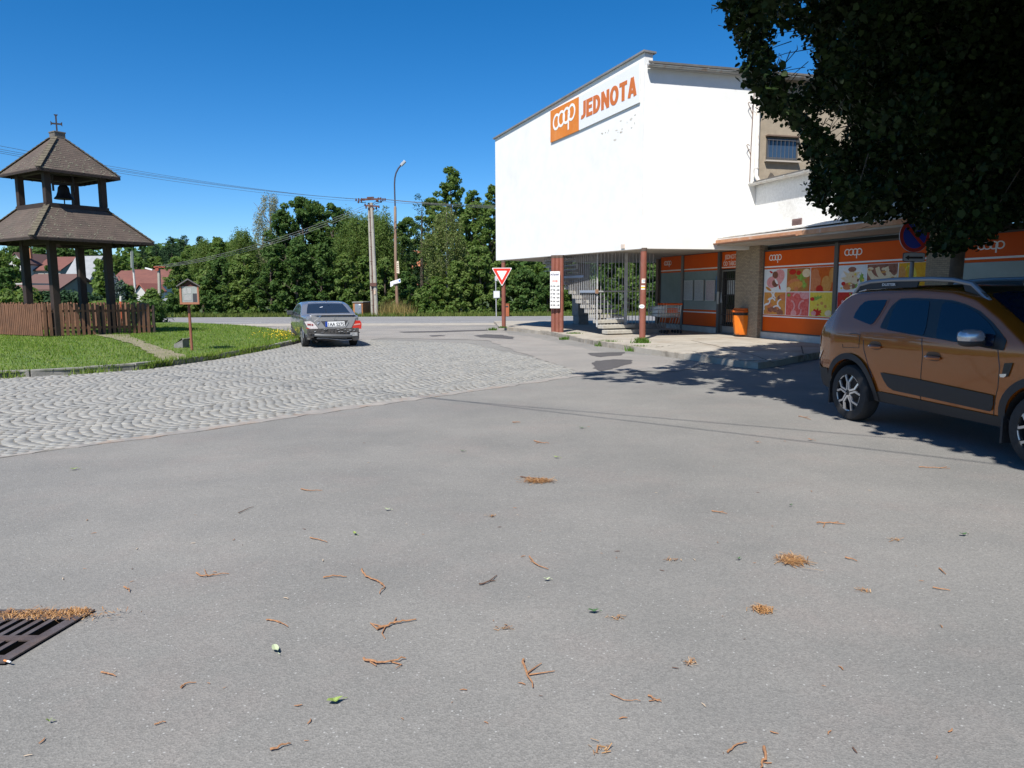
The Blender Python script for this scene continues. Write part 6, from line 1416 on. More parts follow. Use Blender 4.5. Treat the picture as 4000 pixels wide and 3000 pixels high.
    K = np.stack([rp_.x+hx*uu+RNG.uniform(-.1, 1.5, m2)+SUN_AZ.x*tt/math.tan(SUN_EL), rp_.y+hy*uu+SUN_AZ.y*tt/math.tan(SUN_EL), zz+tt], 1); K = K[(K[:, 1] > .6)]
    q3, f3 = proj_np(K); K = K[(q3[:, 1] < -300) | (q3[:, 0] > 4300)]
    V3, F3_ = leaves(K, 24, .085)
    V0, F0_ = leaves(SPR, 24, .042, .075)
    V1, F1 = leaves(P[kv], 78, .042); V2, F2 = leaves(P[kh], 26, .095)
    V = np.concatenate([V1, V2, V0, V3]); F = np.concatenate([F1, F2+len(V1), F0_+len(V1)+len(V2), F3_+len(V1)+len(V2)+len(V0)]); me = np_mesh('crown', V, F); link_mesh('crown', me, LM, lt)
    b = MB(); tr0 = Vector((7.75, 13.1, -.1)); b.tube([tr0, (7.72, 13.05, 1.5), (7.7, 12.9, 3.2), (7.65, 12.5, 6), (7.6, 12, 9.5)], [.13, .11, .10, .075, .02], 12)
    tw_ = MB()
    for e in SPR[::9]:
        e = Vector(e); d_ = (Vector((7.7, 12.8, 6.0))-e).normalized()+Vector((random.uniform(-.5, .5), random.uniform(-.5, .5), random.uniform(-.2, .6))); tw_.tube([e+d_*.55+Vector((0, 0, .10)), e+d_*.25+Vector((0, 0, .08)), e], [.007, .005, .003], 4, False)
    rr = random.Random(3); pts = P[kv]; sel = [pts[rr.randrange(len(pts))] for _ in range(70)] + [P[kh][rr.randrange(len(kh))] for _ in range(40)]
    for e in sel:
        s = Vector((7.7, 12.8, min(max(2.6, e[2]-1.2), 7.5))); m_ = s.lerp(Vector(e), .55)+Vector((0, 0, .35)); b.tube([s, m_, Vector(e)], [.035, .02, .006], 5, False)
    k_ = len(b.v); b.v += tw_.v; b.f += [[i+k_ for i in f] for f in tw_.f]
    b.build('trunk', BARK, lt, smooth=50)
    print('linden clumps', len(kv), len(kh))
linden()
# ---------------------------------------------------------------- cars
def lerp1(x, pts):
    if x <= pts[0][0]: return pts[0][1]
    for (a, b), (c, d) in zip(pts, pts[1:]):
        if x <= c: return b+(d-b)*(x-a)/(c-a)
    return pts[-1][1]
def smooth1(x, pts, w=.06):
    return sum(lerp1(x+k*w/2, pts) for k in (-2, -1, 0, 1, 2))/5
class Shell:
    """car body as cross sections: top line zt(x), bottom line zb(x), plan half width hw(x), belt height"""
    def __init__(s, zt, zb, hw, belt, tumble, r, arches, low=.75, lowk=.10, bulge=.0):
        s.zt_, s.zb_, s.hw_, s.belt, s.tum, s.r_, s.arch, s.low, s.lowk = zt, zb, hw, belt, tumble, r, arches, low, lowk
    def zt(s, x): return smooth1(x, s.zt_)
    def r(s, x): return lerp1(x, s.r_)
    def zb(s, x):
        z = lerp1(x, s.zb_)
        for xa, za, ra in s.arch:
            if abs(x-xa) < ra: z = max(z, za+math.sqrt(ra*ra-(x-xa)**2))
        return z
    def side(s, x, z):
        h = smooth1(x, s.hw_); i = 0
        if z < s.low: i += s.lowk*((s.low-z)/.45)**2
        t = z-s.belt
        if t > -.08: i += s.tum*((t+.08)**2/.32 if t < .08 else t)
        return h-i
    def top(s, x, y):
        zt, r = s.zt(x), s.r(x); yr = s.side(x, zt-r); c = min(1, abs(y)/yr); ph = math.acos(min(1, c**(1/.42))) if c > 0 else math.pi/2
        return zt-r+r*math.sin(ph)**.9
    def section(s, x, n=20, m=10):
        zt, r, zb = s.zt(x), s.r(x), s.zb(x); P = []
        for i in range(n): z = zb+(zt-r-zb)*i/(n-1); P.append((s.side(x, z), z))
        yr = P[-1][0]
        for j in range(1, m+1): ph = j/m*math.pi/2; P.append((yr*math.cos(ph)**.42 if j < m else 0, zt-r+r*math.sin(ph)**.9))
        return P
    def mesh(s, xs):
        rows = []
        for x in xs:
            P = s.section(x); rows.append([Vector((x, -y, z)) for y, z in P] + [Vector((x, y, z)) for y, z in P[-2::-1]])
        b = MB(); n = len(rows[0]); b.v = [v for r_ in rows for v in r_]
        for i in range(len(rows)-1):
            for j in range(n-1): b.f.append([i*n+j, (i+1)*n+j, (i+1)*n+j+1, i*n+j+1])
        b.f.append(list(range(n))); e = (len(rows)-1)*n; b.f.append([e+j for j in range(n)][::-1])
        for i in range(len(rows)-1): b.f.append([i*n+n-1, (i+1)*n+n-1, (i+1)*n, i*n])
        return b
    def overlay(s, poly, off, sgn=-1, mode='side', maxe=.09):
        """polygon in (x,z) laid on the side, or in (x,y) laid on the top"""
        bm = bmesh.new(); f = bm.faces.new([bm.verts.new((p[0], p[1], 0)) for p in poly]); bmesh.ops.triangulate(bm, faces=bm.faces[:])
        for _ in range(6):
            e = [e for e in bm.edges if e.calc_length() > maxe]
            if not e: break
            bmesh.ops.subdivide_edges(bm, edges=e, cuts=1); bmesh.ops.triangulate(bm, faces=[f for f in bm.faces if len(f.verts) > 3])
        for v in bm.verts:
            x, q = v.co.x, v.co.y
            if mode == 'side': v.co = Vector((x, sgn*(s.side(x, q)+off), q))
            else: v.co = Vector((x, q, s.top(x, q)+off))
        bmesh.ops.recalc_face_normals(bm, faces=bm.faces[:])
        c = Vector((0, 0, .5)); 
        tot = sum(((f.calc_center_median()-c).dot(f.normal))*f.calc_area() for f in bm.faces)
        if tot < 0: bmesh.ops.reverse_faces(bm, faces=bm.faces[:])
        me = bpy.data.meshes.new('overlay'); bm.to_mesh(me); bm.free(); me.shade_smooth(); return me
    def seam(s, pts, w, off, sgn=-1):
        b = MB(); P = []
        for (x0, z0), (x1, z1) in zip(pts, pts[1:]):
            for k in range(8): x = x0+(x1-x0)*k/8; z = z0+(z1-z0)*k/8; P.append(Vector((x, sgn*(s.side(x, z)+off), z)))
        x, z = pts[-1]; P.append(Vector((x, sgn*(s.side(x, z)+off), z))); b.tube(P, w, 4, False); return b
def rounded(pts, r=.25, n=4):
    out = []; m = len(pts)
    for i in range(m):
        p, a, b = Vector(pts[i]), Vector(pts[i-1]), Vector(pts[(i+1) % m]); q0 = p.lerp(a, r); q1 = p.lerp(b, r)
        for k in range(n+1): f = k/n; v = q0*(1-f)**2+p*2*f*(1-f)+q1*f*f; out.append((v.x, v.y))
    return out
TYRE = M('tyre rubber', (.016, .016, .017), .85, col2=(.028, .027, .026), scale=9); RIMB = M('rim black', (.012, .012, .013), .4)
RIMS = M('rim machined', (.55, .55, .56), .3, metal=.7); RIMG = M('rim grey', (.30, .30, .31), .4, metal=.6)
def wheel(parent, x, y, z, R, w, style, sgn):
    """sgn -1: outer face toward -y"""
    b = MB(); prof = [(R*.66, -w*.5), (R*.80, -w*.52), (R*.93, -w*.47), (R*.99, -w*.34), (R, -w*.1), (R, w*.1), (R*.99, w*.34), (R*.93, w*.47), (R*.80, w*.52), (R*.66, w*.5)]
    b.lathe(prof, (0, 0, 0), 40, False); me = b.mesh('tyre'); T = Matrix.Translation((x, y, z)) @ Matrix.Rotation(math.radians(90)*(-1 if sgn > 0 else 1), 4, 'X'); me.transform(T)
    wh = link_mesh('wheel', me, TYRE, parent, True, 40)
    def piece(mb, name, mat, sm=30): me_ = mb.mesh(name); me_.transform(T); return link_mesh(name, me_, mat, wh, True, sm)
    f = w*.5
    b = MB(); b.lathe([(R*.69, f*.92), (R*.665, f*1.0), (R*.64, f*.90), (R*.60, f*.1), (.02, f*.05)], (0, 0, 0), 40, False); piece(b, 'rim', RIMB)
    b = MB()
    if style == 'five':
        for k in range(5):
            a = 2*math.pi*k/5+math.pi/2; ca, sa = math.cos(a), math.sin(a)
            def q(r_, t_): return Vector((R*(r_*ca-t_*sa), R*(r_*sa+t_*ca), f*.86+ (.0 if r_ > .5 else .012)))
            for sg in (-1, 1):
                b.bar(q(.10, .055*sg), q(.40, .045*sg), .022, .02); b.bar(q(.39, .045*sg), q(.63, .215*sg), .024, .02); b.bar(q(.62, .215*sg), q(.655, .05*sg if False else .13*sg), .018, .02)
            a2 = a+math.pi/5; P = [Vector((R*.645*math.cos(a2+d), R*.645*math.sin(a2+d), f*.92)) for d in (-.20, -.1, 0, .1, .2)]; b.tube(P, .008, 5, False)
        piece(b, 'spokes', RIMS, 0)
        b = MB(); b.lathe([(.045, f*.80), (.043, f*.93), (.02, f*.95)], (0, 0, 0), 16); piece(b, 'hub_cap', RIMB)
    else:
        for k in range(7):
            a = 2*math.pi*k/7+math.pi/2; ca, sa = math.cos(a), math.sin(a); b.bar((R*.1*ca, R*.1*sa, f*.8), (R*.63*ca, R*.63*sa, f*.9), .045, .03)
        b.lathe([(R*.17, f*.6), (R*.16, f*.9), (.01, f*.93)], (0, 0, 0), 16); piece(b, 'spokes', RIMG, 0)
    return wh
def dents(name, col, rough=.35, coat=.6, metal=.0, spec=.5): return M(name, col, rough, metal=metal, coat=coat, spec=spec)
def flake_paint(name, col, rough=.3, metal=.35): return M(name, col, rough, metal=metal, coat=.8, spec=.5)
# --- parked compact SUV, right foreground
def suv():
    rw = G(3310, 1641); psi = math.radians(11); hd = Vector((math.sin(psi), -math.cos(psi)))   # heading
    left = Vector((-hd.y, hd.x)); WB = 2.67
    axle = Vector((rw.x, rw.y)) + left*.885; org = axle + hd*(WB/2)
    rot = math.atan2(hd.y, hd.x)
    t = thing('parked_suv', 'brown-orange compact SUV with black cladding and roof rails parked under the linden', 'car', (org.x, org.y, 0), rot)
    zt = [(-2.16, .98), (-2.13, 1.06), (-2.0, 1.20), (-1.78, 1.44), (-1.62, 1.585), (-1.45, 1.625), (-1.0, 1.645), (-.3, 1.655), (.1, 1.635), (.40, 1.57), (.75, 1.39), (1.10, 1.17), (1.22, 1.12), (1.6, 1.07), (1.9, 1.0), (2.05, .92), (2.14, .78)]
    zb = [(-2.16, .50), (-2.05, .36), (-1.75, .30), (1.75, .30), (2.14, .40)]
    hw = [(-2.17, .72), (-2.12, .79), (-2.0, .85), (-1.7, .895), (-1.2, .90), (1.3, .90), (1.7, .88), (2.0, .80), (2.15, .62)]
    S = Shell(zt, zb, hw, 1.07, .30, [(-2.2, .06), (-1.6, .10), (.2, .10), (1.1, .08), (2.2, .06)], [(-1.335, .36, .40), (1.335, .36, .40)])
    PAINT = M('brown orange paint', (.30, .083, .008), .24, metal=.3, coat=.9)
    CLAD = M('black cladding', (.022, .022, .024), .65); GL = M('tinted glass', (.006, .010, .022), .05, spec=.55); BLKT = M('gloss black trim', (.012, .012, .013), .35)
    xs = [-2.165+4.32*i/150 for i in range(151)]; body = S.mesh(xs).build('body', PAINT, t, True, 35)
    wall = Wall((rw.x, rw.y), (rw.x+hd.x, rw.y+hd.y), (-left.x, -left.y))
    def L2(px, py):
        off = .0
        for _ in range(5):
            u, z = wall.hit(px, py, off); x = u-WB/2; off = S.side(x, z)-.885
        return (x, z)
    def z5(*pts): return [L2(3150+x/2.602, 1080+y/2.602) for x, y in pts]
    def z4(*pts): return [L2(3100+x/2.073, 1050+y/2.073) for x, y in pts]
    def both(name, poly, off, mat, par=None, mir=True):
        o = link_mesh(name, S.overlay(poly, off, -1), mat, par or t, True)
        if mir: link_mesh(name, S.overlay(poly, off, 1), mat, par or t, True)
        return o
    both('window_surround', rounded(z5((748, 520), (800, 410), (868, 300), (955, 226), (1100, 218), (1290, 228), (1420, 236), (1500, 246), (1620, 280), (1760, 346), (1890, 460), (1975, 565), (2040, 650), (2010, 755), (1850, 730), (1640, 690), (1320, 632), (1000, 578), (830, 546)), .15), .004, BLKT)
    both('rear_door_window', rounded(z5((824, 538), (850, 440), (890, 335), (930, 265), (975, 240), (1262, 244), (1225, 500), (1195, 598), (1000, 568)), .12), .008, GL)
    both('front_door_window', rounded(z5((1322, 622), (1345, 480), (1385, 285), (1425, 258), (1500, 268), (1620, 302), (1750, 372), (1860, 470), (1935, 575), (1900, 715), (1640, 678)), .12), .008, GL)
    qw = z5((483, 420), (500, 375), (550, 300), (600, 255), (660, 243), (828, 237), (800, 300), (740, 400), (690, 470), (655, 490), (600, 470))
    both('quarter_surround', rounded([(x*1.05-.05*(-1.53), z) if False else (x, z) for x, z in z5((468, 425), (485, 370), (540, 290), (595, 240), (660, 226), (850, 222), (818, 300), (752, 410), (700, 485), (655, 506), (590, 484))], .15), .003, PAINT)
    both('quarter_window', rounded(qw, .15), .008, GL)
    # black roof skin under the rails, windscreen, rear glass
    link_mesh('windscreen', S.overlay([(.40, -.58), (.46, -.63), (.80, -.69), (1.12, -.72), (1.16, 0), (1.12, .72), (.80, .69), (.46, .63), (.40, .58), (.36, 0)], .008, mode='top'), GL, t, True)
    link_mesh('rear_window', S.overlay([(-1.70, -.55), (-1.72, .55), (-2.02, .62), (-2.04, 0), (-2.02, -.62)], .008, mode='top'), GL, t, True)
    # lower door moulding, sill cladding, arch cladding
    both('door_moulding', rounded(z4((708, 838), (735, 900), (770, 955), (815, 985), (1200, 1068), (1605, 1157), (1625, 1100), (1626, 1026), (1340, 965), (1030, 898)), .08), .014, CLAD)
    sill = [(-1.0, .30), (-.98, .40), (-.80, .425), (.80, .405), (.96, .40), (1.0, .30)]
    both('sill_cladding', sill, .010, CLAD)
    for xa in (-1.335, 1.335):
        ring = [(xa+.475*math.cos(a), .36+.475*math.sin(a)) for a in [math.radians(-8+196*k/24) for k in range(25)]] + [(xa+.40*math.cos(a), .36+.40*math.sin(a)) for a in [math.radians(188-196*k/24) for k in range(25)]]
        both('arch_cladding', ring, .022, CLAD)
        for sgn in (-1, 1):
            b = MB(); y = sgn*(S.side(xa, .8)-.30); P = [(xa+.388*math.cos(math.radians(a)), y, .36+.388*math.sin(math.radians(a))) for a in range(-10, 191, 20)]
            P2 = [(x, sgn*(S.side(xa, .8)-.012), z) for x, _, z in P]; k = len(b.v); b.v += [Vector(p) for p in P+P2]; n = len(P); b.f += [[k+i, k+i+1, k+n+i+1, k+n+i] for i in range(n-1)]
            b.poly([(xa-.5, y, .25), (xa+.5, y, .25), (xa+.5, y, .95), (xa-.5, y, .95)])
            b.build('wheel_well', M('wheel well', (.008, .008, .008), .9), t, True)
    # bumper corners, rear lamp, mud flaps
    both('rear_bumper_cladding', [(-2.13, .42), (-2.02, .36), (-1.80, .32), (-1.80, .60), (-1.95, .60), (-2.10, .66)], .012, CLAD)
    both('front_bumper_cladding', [(1.80, .32), (2.05, .42), (2.10, .62), (1.80, .60)], .012, CLAD)
    both('rear_lamp', rounded([(-2.135, .86), (-2.06, .86), (-2.03, .98), (-2.08, 1.10), (-2.14, 1.06)], .2), .010, M('lamp red', (.42, .03, .015), .15, coat=.8))
    both('bumper_edge_strip', rounded([(-2.12, .66), (-2.02, .78), (-1.93, .84), (-1.96, .78), (-2.06, .68)], .2), .010, M('bright edge', (.55, .52, .50), .15, metal=.6))  # thin pale metallic strip at the rear bumper corner
    for xa, dx in ((-1.335, -.42), (1.335, -.42)):
        for sgn in (-1, 1):
            b = MB(); b.box((xa+dx, sgn*.77, .30), (.025, .20, .28)); b.build('mud_flap', CLAD, t, True)
    # fender vent with badge, fuel flap, seams, handles
    both('fender_vent', z4((1690, 870), (1712, 765), (1782, 762), (1752, 850), (1740, 875)), .010, BLKT, mir=True)
    both('badge', z4((1678, 853), (1735, 850), (1730, 868), (1712, 880), (1682, 876)), .016, M('badge chrome', (.75, .75, .75), .2, metal=.8))
    S.seam(z4((455, 525), (500, 522), (540, 535), (528, 640), (400, 636), (396, 612)), .004, .001).build('fuel_flap', BLKT, t, True)
    for pts in (z4((565, 575), (570, 660), (600, 770), (640, 880)), z4((1040, 560), (1045, 690), (1030, 900), (1032, 1085)), z4((1655, 660), (1668, 800), (1655, 960), (1620, 1205)), z4((700, 1000), (740, 1032), (1030, 1088), (1620, 1206))):
        S.seam(pts, .005, .0005).build('door_seam', BLKT, t, True); S.seam(pts, .005, .0005, 1).build('door_seam', BLKT, t, True)
    for c in ((663, 622), (1132, 710)):
        (x, z), = z4(c); y = -(S.side(x, z)); cup = rounded([(x-.10, z-.045), (x+.10, z-.05), (x+.10, z+.05), (x-.10, z+.05)], .45)
        for sgn in (-1, 1):
            h = link_mesh('door_handle', S.overlay(cup, .004, sgn), M('handle cup', (.10, .04, .018), .4), t, True)
            b = MB(); P = [Vector((x+q, sgn*(S.side(x, z)+.012+.028*math.sin(math.pi*(q+.11)/.22)), z-.01)) for q in (-.11, -.07, -.03, .03, .07, .11)]; b.tube(P, [.012, .02, .022, .022, .02, .012], 8); b.build('grip', PAINT, h, True, 40)
    # mirrors
    for sgn in (-1, 1):
        (x, z), = z4((1530, 575)); y = sgn*(S.side(x, z)+.13); b = MB(); n = 12
        def blob(b, cx, cy, cz, rx, ry, rz, flat):
            k = len(b.v)
            for i in range(9):
                ph = -math.pi/2+math.pi*i/8
                for j in range(14):
                    a = 2*math.pi*j/14; sx = math.copysign(abs(math.cos(a))**.7, math.cos(a)); sy = math.copysign(abs(math.sin(a))**.7, math.sin(a))
                    b.v.append(Vector((cx+rx*math.cos(ph)**.7*sx, cy+ry*math.cos(ph)**.7*sy, cz+rz*math.copysign(abs(math.sin(ph))**.8, math.sin(ph)))))
            for i in range(8):
                for j in range(14): b.f.append([k+i*14+j, k+i*14+(j+1) % 14, k+(i+1)*14+(j+1) % 14, k+(i+1)*14+j])
        blob(b, x, y, z+.03, .085, .125, .075, 1); mr = b.build('wing_mirror', M('mirror cap silver', (.50, .51, .53), .25, metal=.6, coat=.5), t, True, 50)
        b = MB(); b.box((x, y-sgn*.09, z-.03), (.10, .20, .05)); blob(b, x, y, z-.015, .08, .118, .05, 1); b.build('mirror_base', CLAD, mr, True, 50)
    # roof rails with lettering
    for sgn in (-1, 1):
        def ry(x, z=1.6): return sgn*(S.side(x, 1.55)-.075)
        zr = lambda x: S.zt(x)-.035
        P = [Vector((-1.62, ry(-1.62), zr(-1.62)+.0)), Vector((-1.50, ry(-1.5), 1.665)), Vector((-1.30, ry(-1.3), 1.700)), Vector((-.9, ry(-.9), 1.716)), Vector((-.3, ry(-.3), 1.716)), Vector((.0, ry(0), 1.700)), Vector((.25, ry(.25), 1.655)), Vector((.48, ry(.48), zr(.48)-.01))]
        b = MB(); Q = []
        for i in range(len(P)-1):
            for k in range(5): Q.append(P[i].lerp(P[i+1], k/5))
        Q.append(P[-1]); b.tube(Q, .026, 8); rail = b.build('roof_rail', M('rail silver', (.25, .26, .28), .4, metal=.5), t, True, 40)
        b = MB(); b.prism([(-1.66, ry(-1.6)-sgn*.01, 1.555), (-1.42, ry(-1.4)-sgn*.01, 1.61), (-.52, ry(-.5)-sgn*.01, 1.63), (-.50, ry(-.5)-sgn*.01, 1.695), (-1.30, ry(-1.3)-sgn*.01, 1.69), (-1.46, ry(-1.4)-sgn*.01, 1.665)], (0, sgn*.02, 0)); b.build('rail_foot', CLAD, rail, True)
        b = MB(); b.prism([(.18, ry(.2), 1.585), (.46, ry(.46), 1.52), (.46, ry(.46), 1.545), (.24, ry(.25), 1.64), (.15, ry(.2), 1.65)], (0, sgn*.02, 0)); b.build('rail_foot', CLAD, rail, True)
        if sgn < 0:
            me, w_ = text_mesh('DUSTER', .042, .001, 1.5, .001); me.transform(basis((-1.06, ry(-1)-.032, 1.648), (1, 0, 0), (0, 0, 1))); link_mesh('lettering', me, M('letter grey', (.5, .5, .5), .4), rail, True)
    b = MB(); S2 = [(-1.5, -.60), (.36, -.60), (.36, .60), (-1.5, .60)]
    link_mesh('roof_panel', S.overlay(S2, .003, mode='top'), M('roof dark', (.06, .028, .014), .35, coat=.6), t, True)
    # front lamp and grille (out of frame but there)
    both('headlamp', rounded([(1.78, .86), (2.08, .80), (2.09, .90), (1.86, .98)], .2), .008, M('lamp clear', (.5, .5, .5), .1, coat=1))
    b = MB(); b.box((2.145, 0, .80), (.03, 1.0, .12)); b.build('grille', BLKT, t, True)
    for sgn in (-1, 1):
        for xa in (-1.335, 1.335): wheel(t, xa, sgn*.79, .345, .345, .215, 'five', sgn)
suv()
# --- damaged grey saloon seen from behind
def saloon():
    k = .93
    c = G(1288, 1352); hd = Vector((-.385, .923)).normalized(); left = Vector((-hd.y, hd.x)); rear = Vector((c.x, c.y))
    org = rear + hd*(1.42*k)
    t = thing('damaged_saloon', 'grey saloon car with a crushed rear end and missing bumper parked by the grass island', 'car', (org.x, org.y, .0), math.atan2(hd.y, hd.x))
    zt = [(-2.27, .94), (-2.22, 1.01), (-2.12, 1.035), (-1.85, 1.03), (-1.55, 1.03), (-1.30, 1.13), (-.80, 1.37), (-.45, 1.44), (0, 1.455), (.45, 1.42), (.85, 1.27), (1.25, 1.04), (1.4, 1.0), (1.9, .92), (2.2, .80), (2.28, .62)]
    zb = [(-2.27, .60), (-2.15, .58), (-2.0, .36), (-1.8, .24), (1.8, .22), (2.28, .3)]
    hw = [(-2.28, .74), (-2.2, .80), (-1.9, .865), (-1.3, .885), (1.3, .885), (1.8, .86), (2.1, .78), (2.29, .55)]
    S = Shell(zt, zb, hw, .96, .36, [(-2.3, .05), (-1.6, .07), (-.6, .11), (.4, .11), (1.2, .07), (2.3, .06)], [(-1.38, .31, .36), (1.38, .31, .36)])
    def sc(me): me.transform(Matrix.Diagonal((k, k, k, 1))); return me
    PAINT = M('grey car paint', (.25, .26, .285), .22, metal=.5, coat=.9); TRUNK = M('grey boot paint', (.25, .25, .255), .4, metal=.15, coat=.4)
    GL = M('saloon glass', (.015, .022, .035), .05, spec=.9); BLKT = M('gloss black trim', (.012, .012, .013)); MESS = M('torn metal', (.10, .095, .09), .55, metal=.3, col2=(.035, .032, .03), scale=14, detail=6, bump=.8, bscale=20); SIL = M('bent bright metal', (.50, .50, .50), .3, metal=.5, col2=(.3, .3, .3), scale=9)
    def put(name, me, mat, par=None, sm=None): return link_mesh(name, sc(me), mat, par or t, True, sm)
    body = put('body', S.mesh([-2.27+4.55*i/130 for i in range(131)]).mesh('body'), PAINT, None, 35)
    for sgn in (-1, 1):
        put('side_window', S.overlay(rounded([(-1.12, 1.0), (-.95, 1.12), (-.62, 1.27), (-.30, 1.34), (-.24, 1.0)], .15), .006, sgn), GL); put('side_window', S.overlay(rounded([(-.17, 1.0), (-.22, 1.34), (.25, 1.33), (.62, 1.22), (.98, 1.0)], .12), .006, sgn), GL)
        put('door_seam', S.seam([(-.20, 1.0), (-.20, .30)], .005, .0, sgn).mesh('s'), BLKT); put('door_seam', S.seam([(-1.1, 1.0), (-1.0, .7), (-.95, .32)], .005, .0, sgn).mesh('s'), BLKT)
        b = MB(); P = []
        for a in range(0, 181, 15): P.append((-1.38+.375*math.cos(math.radians(a)), sgn*(S.side(-1.38, .5)+.006), .31+.375*math.sin(math.radians(a))))
        b.tube(P, .014, 5, False); put('arch_lip', b.mesh('a'), PAINT)
        for xa in (-1.38, 1.38):
            b = MB(); y = sgn*.60; b.poly([(xa-.42, y, .2), (xa+.42, y, .2), (xa+.42, y, .72), (xa-.42, y, .72)]); put('wheel_well', b.mesh('w'), M('wheel well', (.008, .008, .008)))
        b = MB(); x = .78; y = sgn*(S.side(x, 1.0)+.10); b.box((x, y, 1.04), (.10, .20, .15)); b.box((x+.02, y-sgn*.08, .99), (.06, .14, .05)); mr = put('wing_mirror', b.mesh('m'), M('mirror dark', (.05, .055, .06), .4)); 
        bv = mr.modifiers.new('bevel', 'BEVEL'); bv.width = .03; bv.segments = 3
        for xx in (-.62, .42):
            b = MB(); b.tube([(xx-.1, sgn*(S.side(xx, .86)+.01), .86), (xx, sgn*(S.side(xx, .86)+.035), .865), (xx+.1, sgn*(S.side(xx, .86)+.01), .86)], .014, 6); put('door_handle', b.mesh('h'), PAINT)
    put('rear_window', S.overlay([(-.82, -.56), (-.80, 0), (-.82, .56), (-1.10, .63), (-1.44, .69), (-1.47, 0), (-1.44, -.69), (-1.10, -.63)], .006, mode='top'), GL)
    put('windscreen', S.overlay([(.50, -.58), (.46, 0), (.50, .58), (1.20, .70), (1.25, 0), (1.20, -.70)], .006, mode='top'), GL)
    put('parcel_sticker', S.overlay([(-1.02, .12), (-1.06, .22), (-1.09, .22), (-1.05, .12)], .010, mode='top', maxe=.3), M('pale sticker', (.5, .55, .62), .5))
    # rear face: (y right-positive as seen from behind -> local y = -yr)
    XR = -2.30
    def rp(x0, pts, dep, name, mat, par=None):
        b = MB(); b.prism([(x0, -y, z) for y, z in pts], (-dep, 0, 0)); o = put(name, b.mesh(name), mat, par); return o
    def zc(*pts): return [((x-1145)/640, (1118-y)/648) for x, y in pts]
    lid = rp(-2.262, zc((700, 470), (745, 560), (800, 640), (870, 735), (1490, 742), (1560, 620), (1605, 500), (1500, 478), (1100, 474)), .035, 'boot_lid', TRUNK)
    bv = lid.modifiers.new('bevel', 'BEVEL'); bv.width = .012; bv.segments = 2
    b = MB(); b.prism([(-2.26, .66, 1.015), (-2.33, .50, 1.03), (-2.33, -.62, 1.02), (-2.24, -.70, 1.0), (-2.16, -.70, 1.03), (-2.16, .66, 1.04)], (0, 0, .022)); put('boot_edge', b.mesh('e'), TRUNK)
    b = MB(); b.add([(-2.20, .70, 1.045), (-2.31, .52, 1.055), (-2.315, .34, 1.03), (-2.30, .45, .93), (-2.305, .58, .83), (-2.25, .68, .93)], [[0, 1, 2, 3], [0, 3, 4, 5]]); put('crumpled_corner', b.mesh('c'), SIL)
    b = MB(); b.add([(-2.302, .52, .80), (-2.33, .44, .86), (-2.31, .40, .84), (-2.315, .48, .74)], [[0, 1, 2, 3]]); put('crumpled_fold', b.mesh('c'), SIL)
    rp(-2.298, zc((900, 570), (985, 695), (1370, 690), (1445, 562)), .003, 'plate_recess', M('recess dark', (.05, .05, .055), .5), lid)
    pl_ = rp(-2.302, zc((985, 582), (985, 684), (1366, 684), (1366, 582)), .006, 'number_plate', M('plate white', (.74, .75, .75), .4), lid)
    rp(-2.309, zc((985, 582), (985, 684), (1028, 684), (1028, 582)), .001, 'plate_band', M('plate blue', (.01, .05, .32), .4), pl_)
    me, w_ = text_mesh('1AA S275', .15, .003, .8, .0008); s_ = (1355-1048)/640/w_; me.transform(Matrix.Diagonal((s_, 1, 1, 1))); me.transform(basis((-2.310, -(1046-1145)/640, (1118-672)/648), (0, -1, 0), (0, 0, 1))); put('plate_lettering', me, BLK, pl_)
    rp(-2.299, zc((1368, 690), (1385, 700), (1455, 600), (1440, 565)), .012, 'bright_scrape', SIL, lid)
    b = MB(); b.lathe([(.052, 0), (.052, .006), (.043, .006), (.043, 0)], (0, 0, 0), 20, False)
    for q in range(3): a = math.pi/2+q*2.094; b.bar((0, 0, .004), (.045*math.cos(a), .045*math.sin(a), .004), .012, .006)
    me = b.mesh('emblem'); me.transform(basis((-2.300, -(1180-1145)/640, (1118-528)/648), (0, -1, 0), (0, 0, 1))); put('emblem', me, M('chrome', (.8, .8, .8), .12, metal=.9), lid)
    tl = rp(-2.235, zc((585, 575), (700, 565), (765, 605), (850, 722), (700, 735), (640, 690)), .045, 'broken_tail_lamp', M('cracked lens', (.55, .50, .50), .25, col2=(.70, .66, .66), scale=16, coat=.5))
    rp(-2.283, zc((620, 690), (700, 722), (850, 722), (852, 735), (690, 742), (612, 708)), .004, 'red_edge', M('lamp red', (.42, .03, .015)), tl)
    for (x, y) in ((655, 632), (690, 634), (735, 640)): rp(-2.283, zc((x-16, y-16), (x-16, y+18), (x+16, y+18), (x+16, y-16)), .003, 'bulb_hole', M('bulb red', (.25, .04, .035), .5), tl)
    tr_ = rp(-2.235, zc((1580, 572), (1685, 572), (1712, 640), (1703, 742), (1500, 742), (1540, 650)), .045, 'tail_lamp', M('lamp red bright', (.50, .025, .015), .15, coat=.9))
    rp(-2.283, zc((1560, 640), (1680, 625), (1690, 655), (1545, 672)), .003, 'lamp_bar', M('lamp pale', (.55, .25, .22), .2), tr_)
    # exposed structure behind the missing bumper
    b = MB(); rr = random.Random(31); b.box((-2.22, 0, .50), (.10, 1.50, .24)); put('rear_panel', b.mesh('p'), M('exposed panel', (.055, .052, .05), .7, col2=(.14, .135, .13), scale=11, detail=6))
    b = MB()
    for _ in range(34): y = rr.uniform(-.78, .76); z = rr.uniform(.46, .60); b.box((-2.29, y, z), (rr.uniform(.01, .05), rr.uniform(.02, .12), rr.uniform(.01, .05)), rr.uniform(-.4, .4))
    b.box((-2.285, 0, .53), (.03, 1.58, .17)); put('torn_brackets', b.mesh('p'), MESS)
    b = MB()
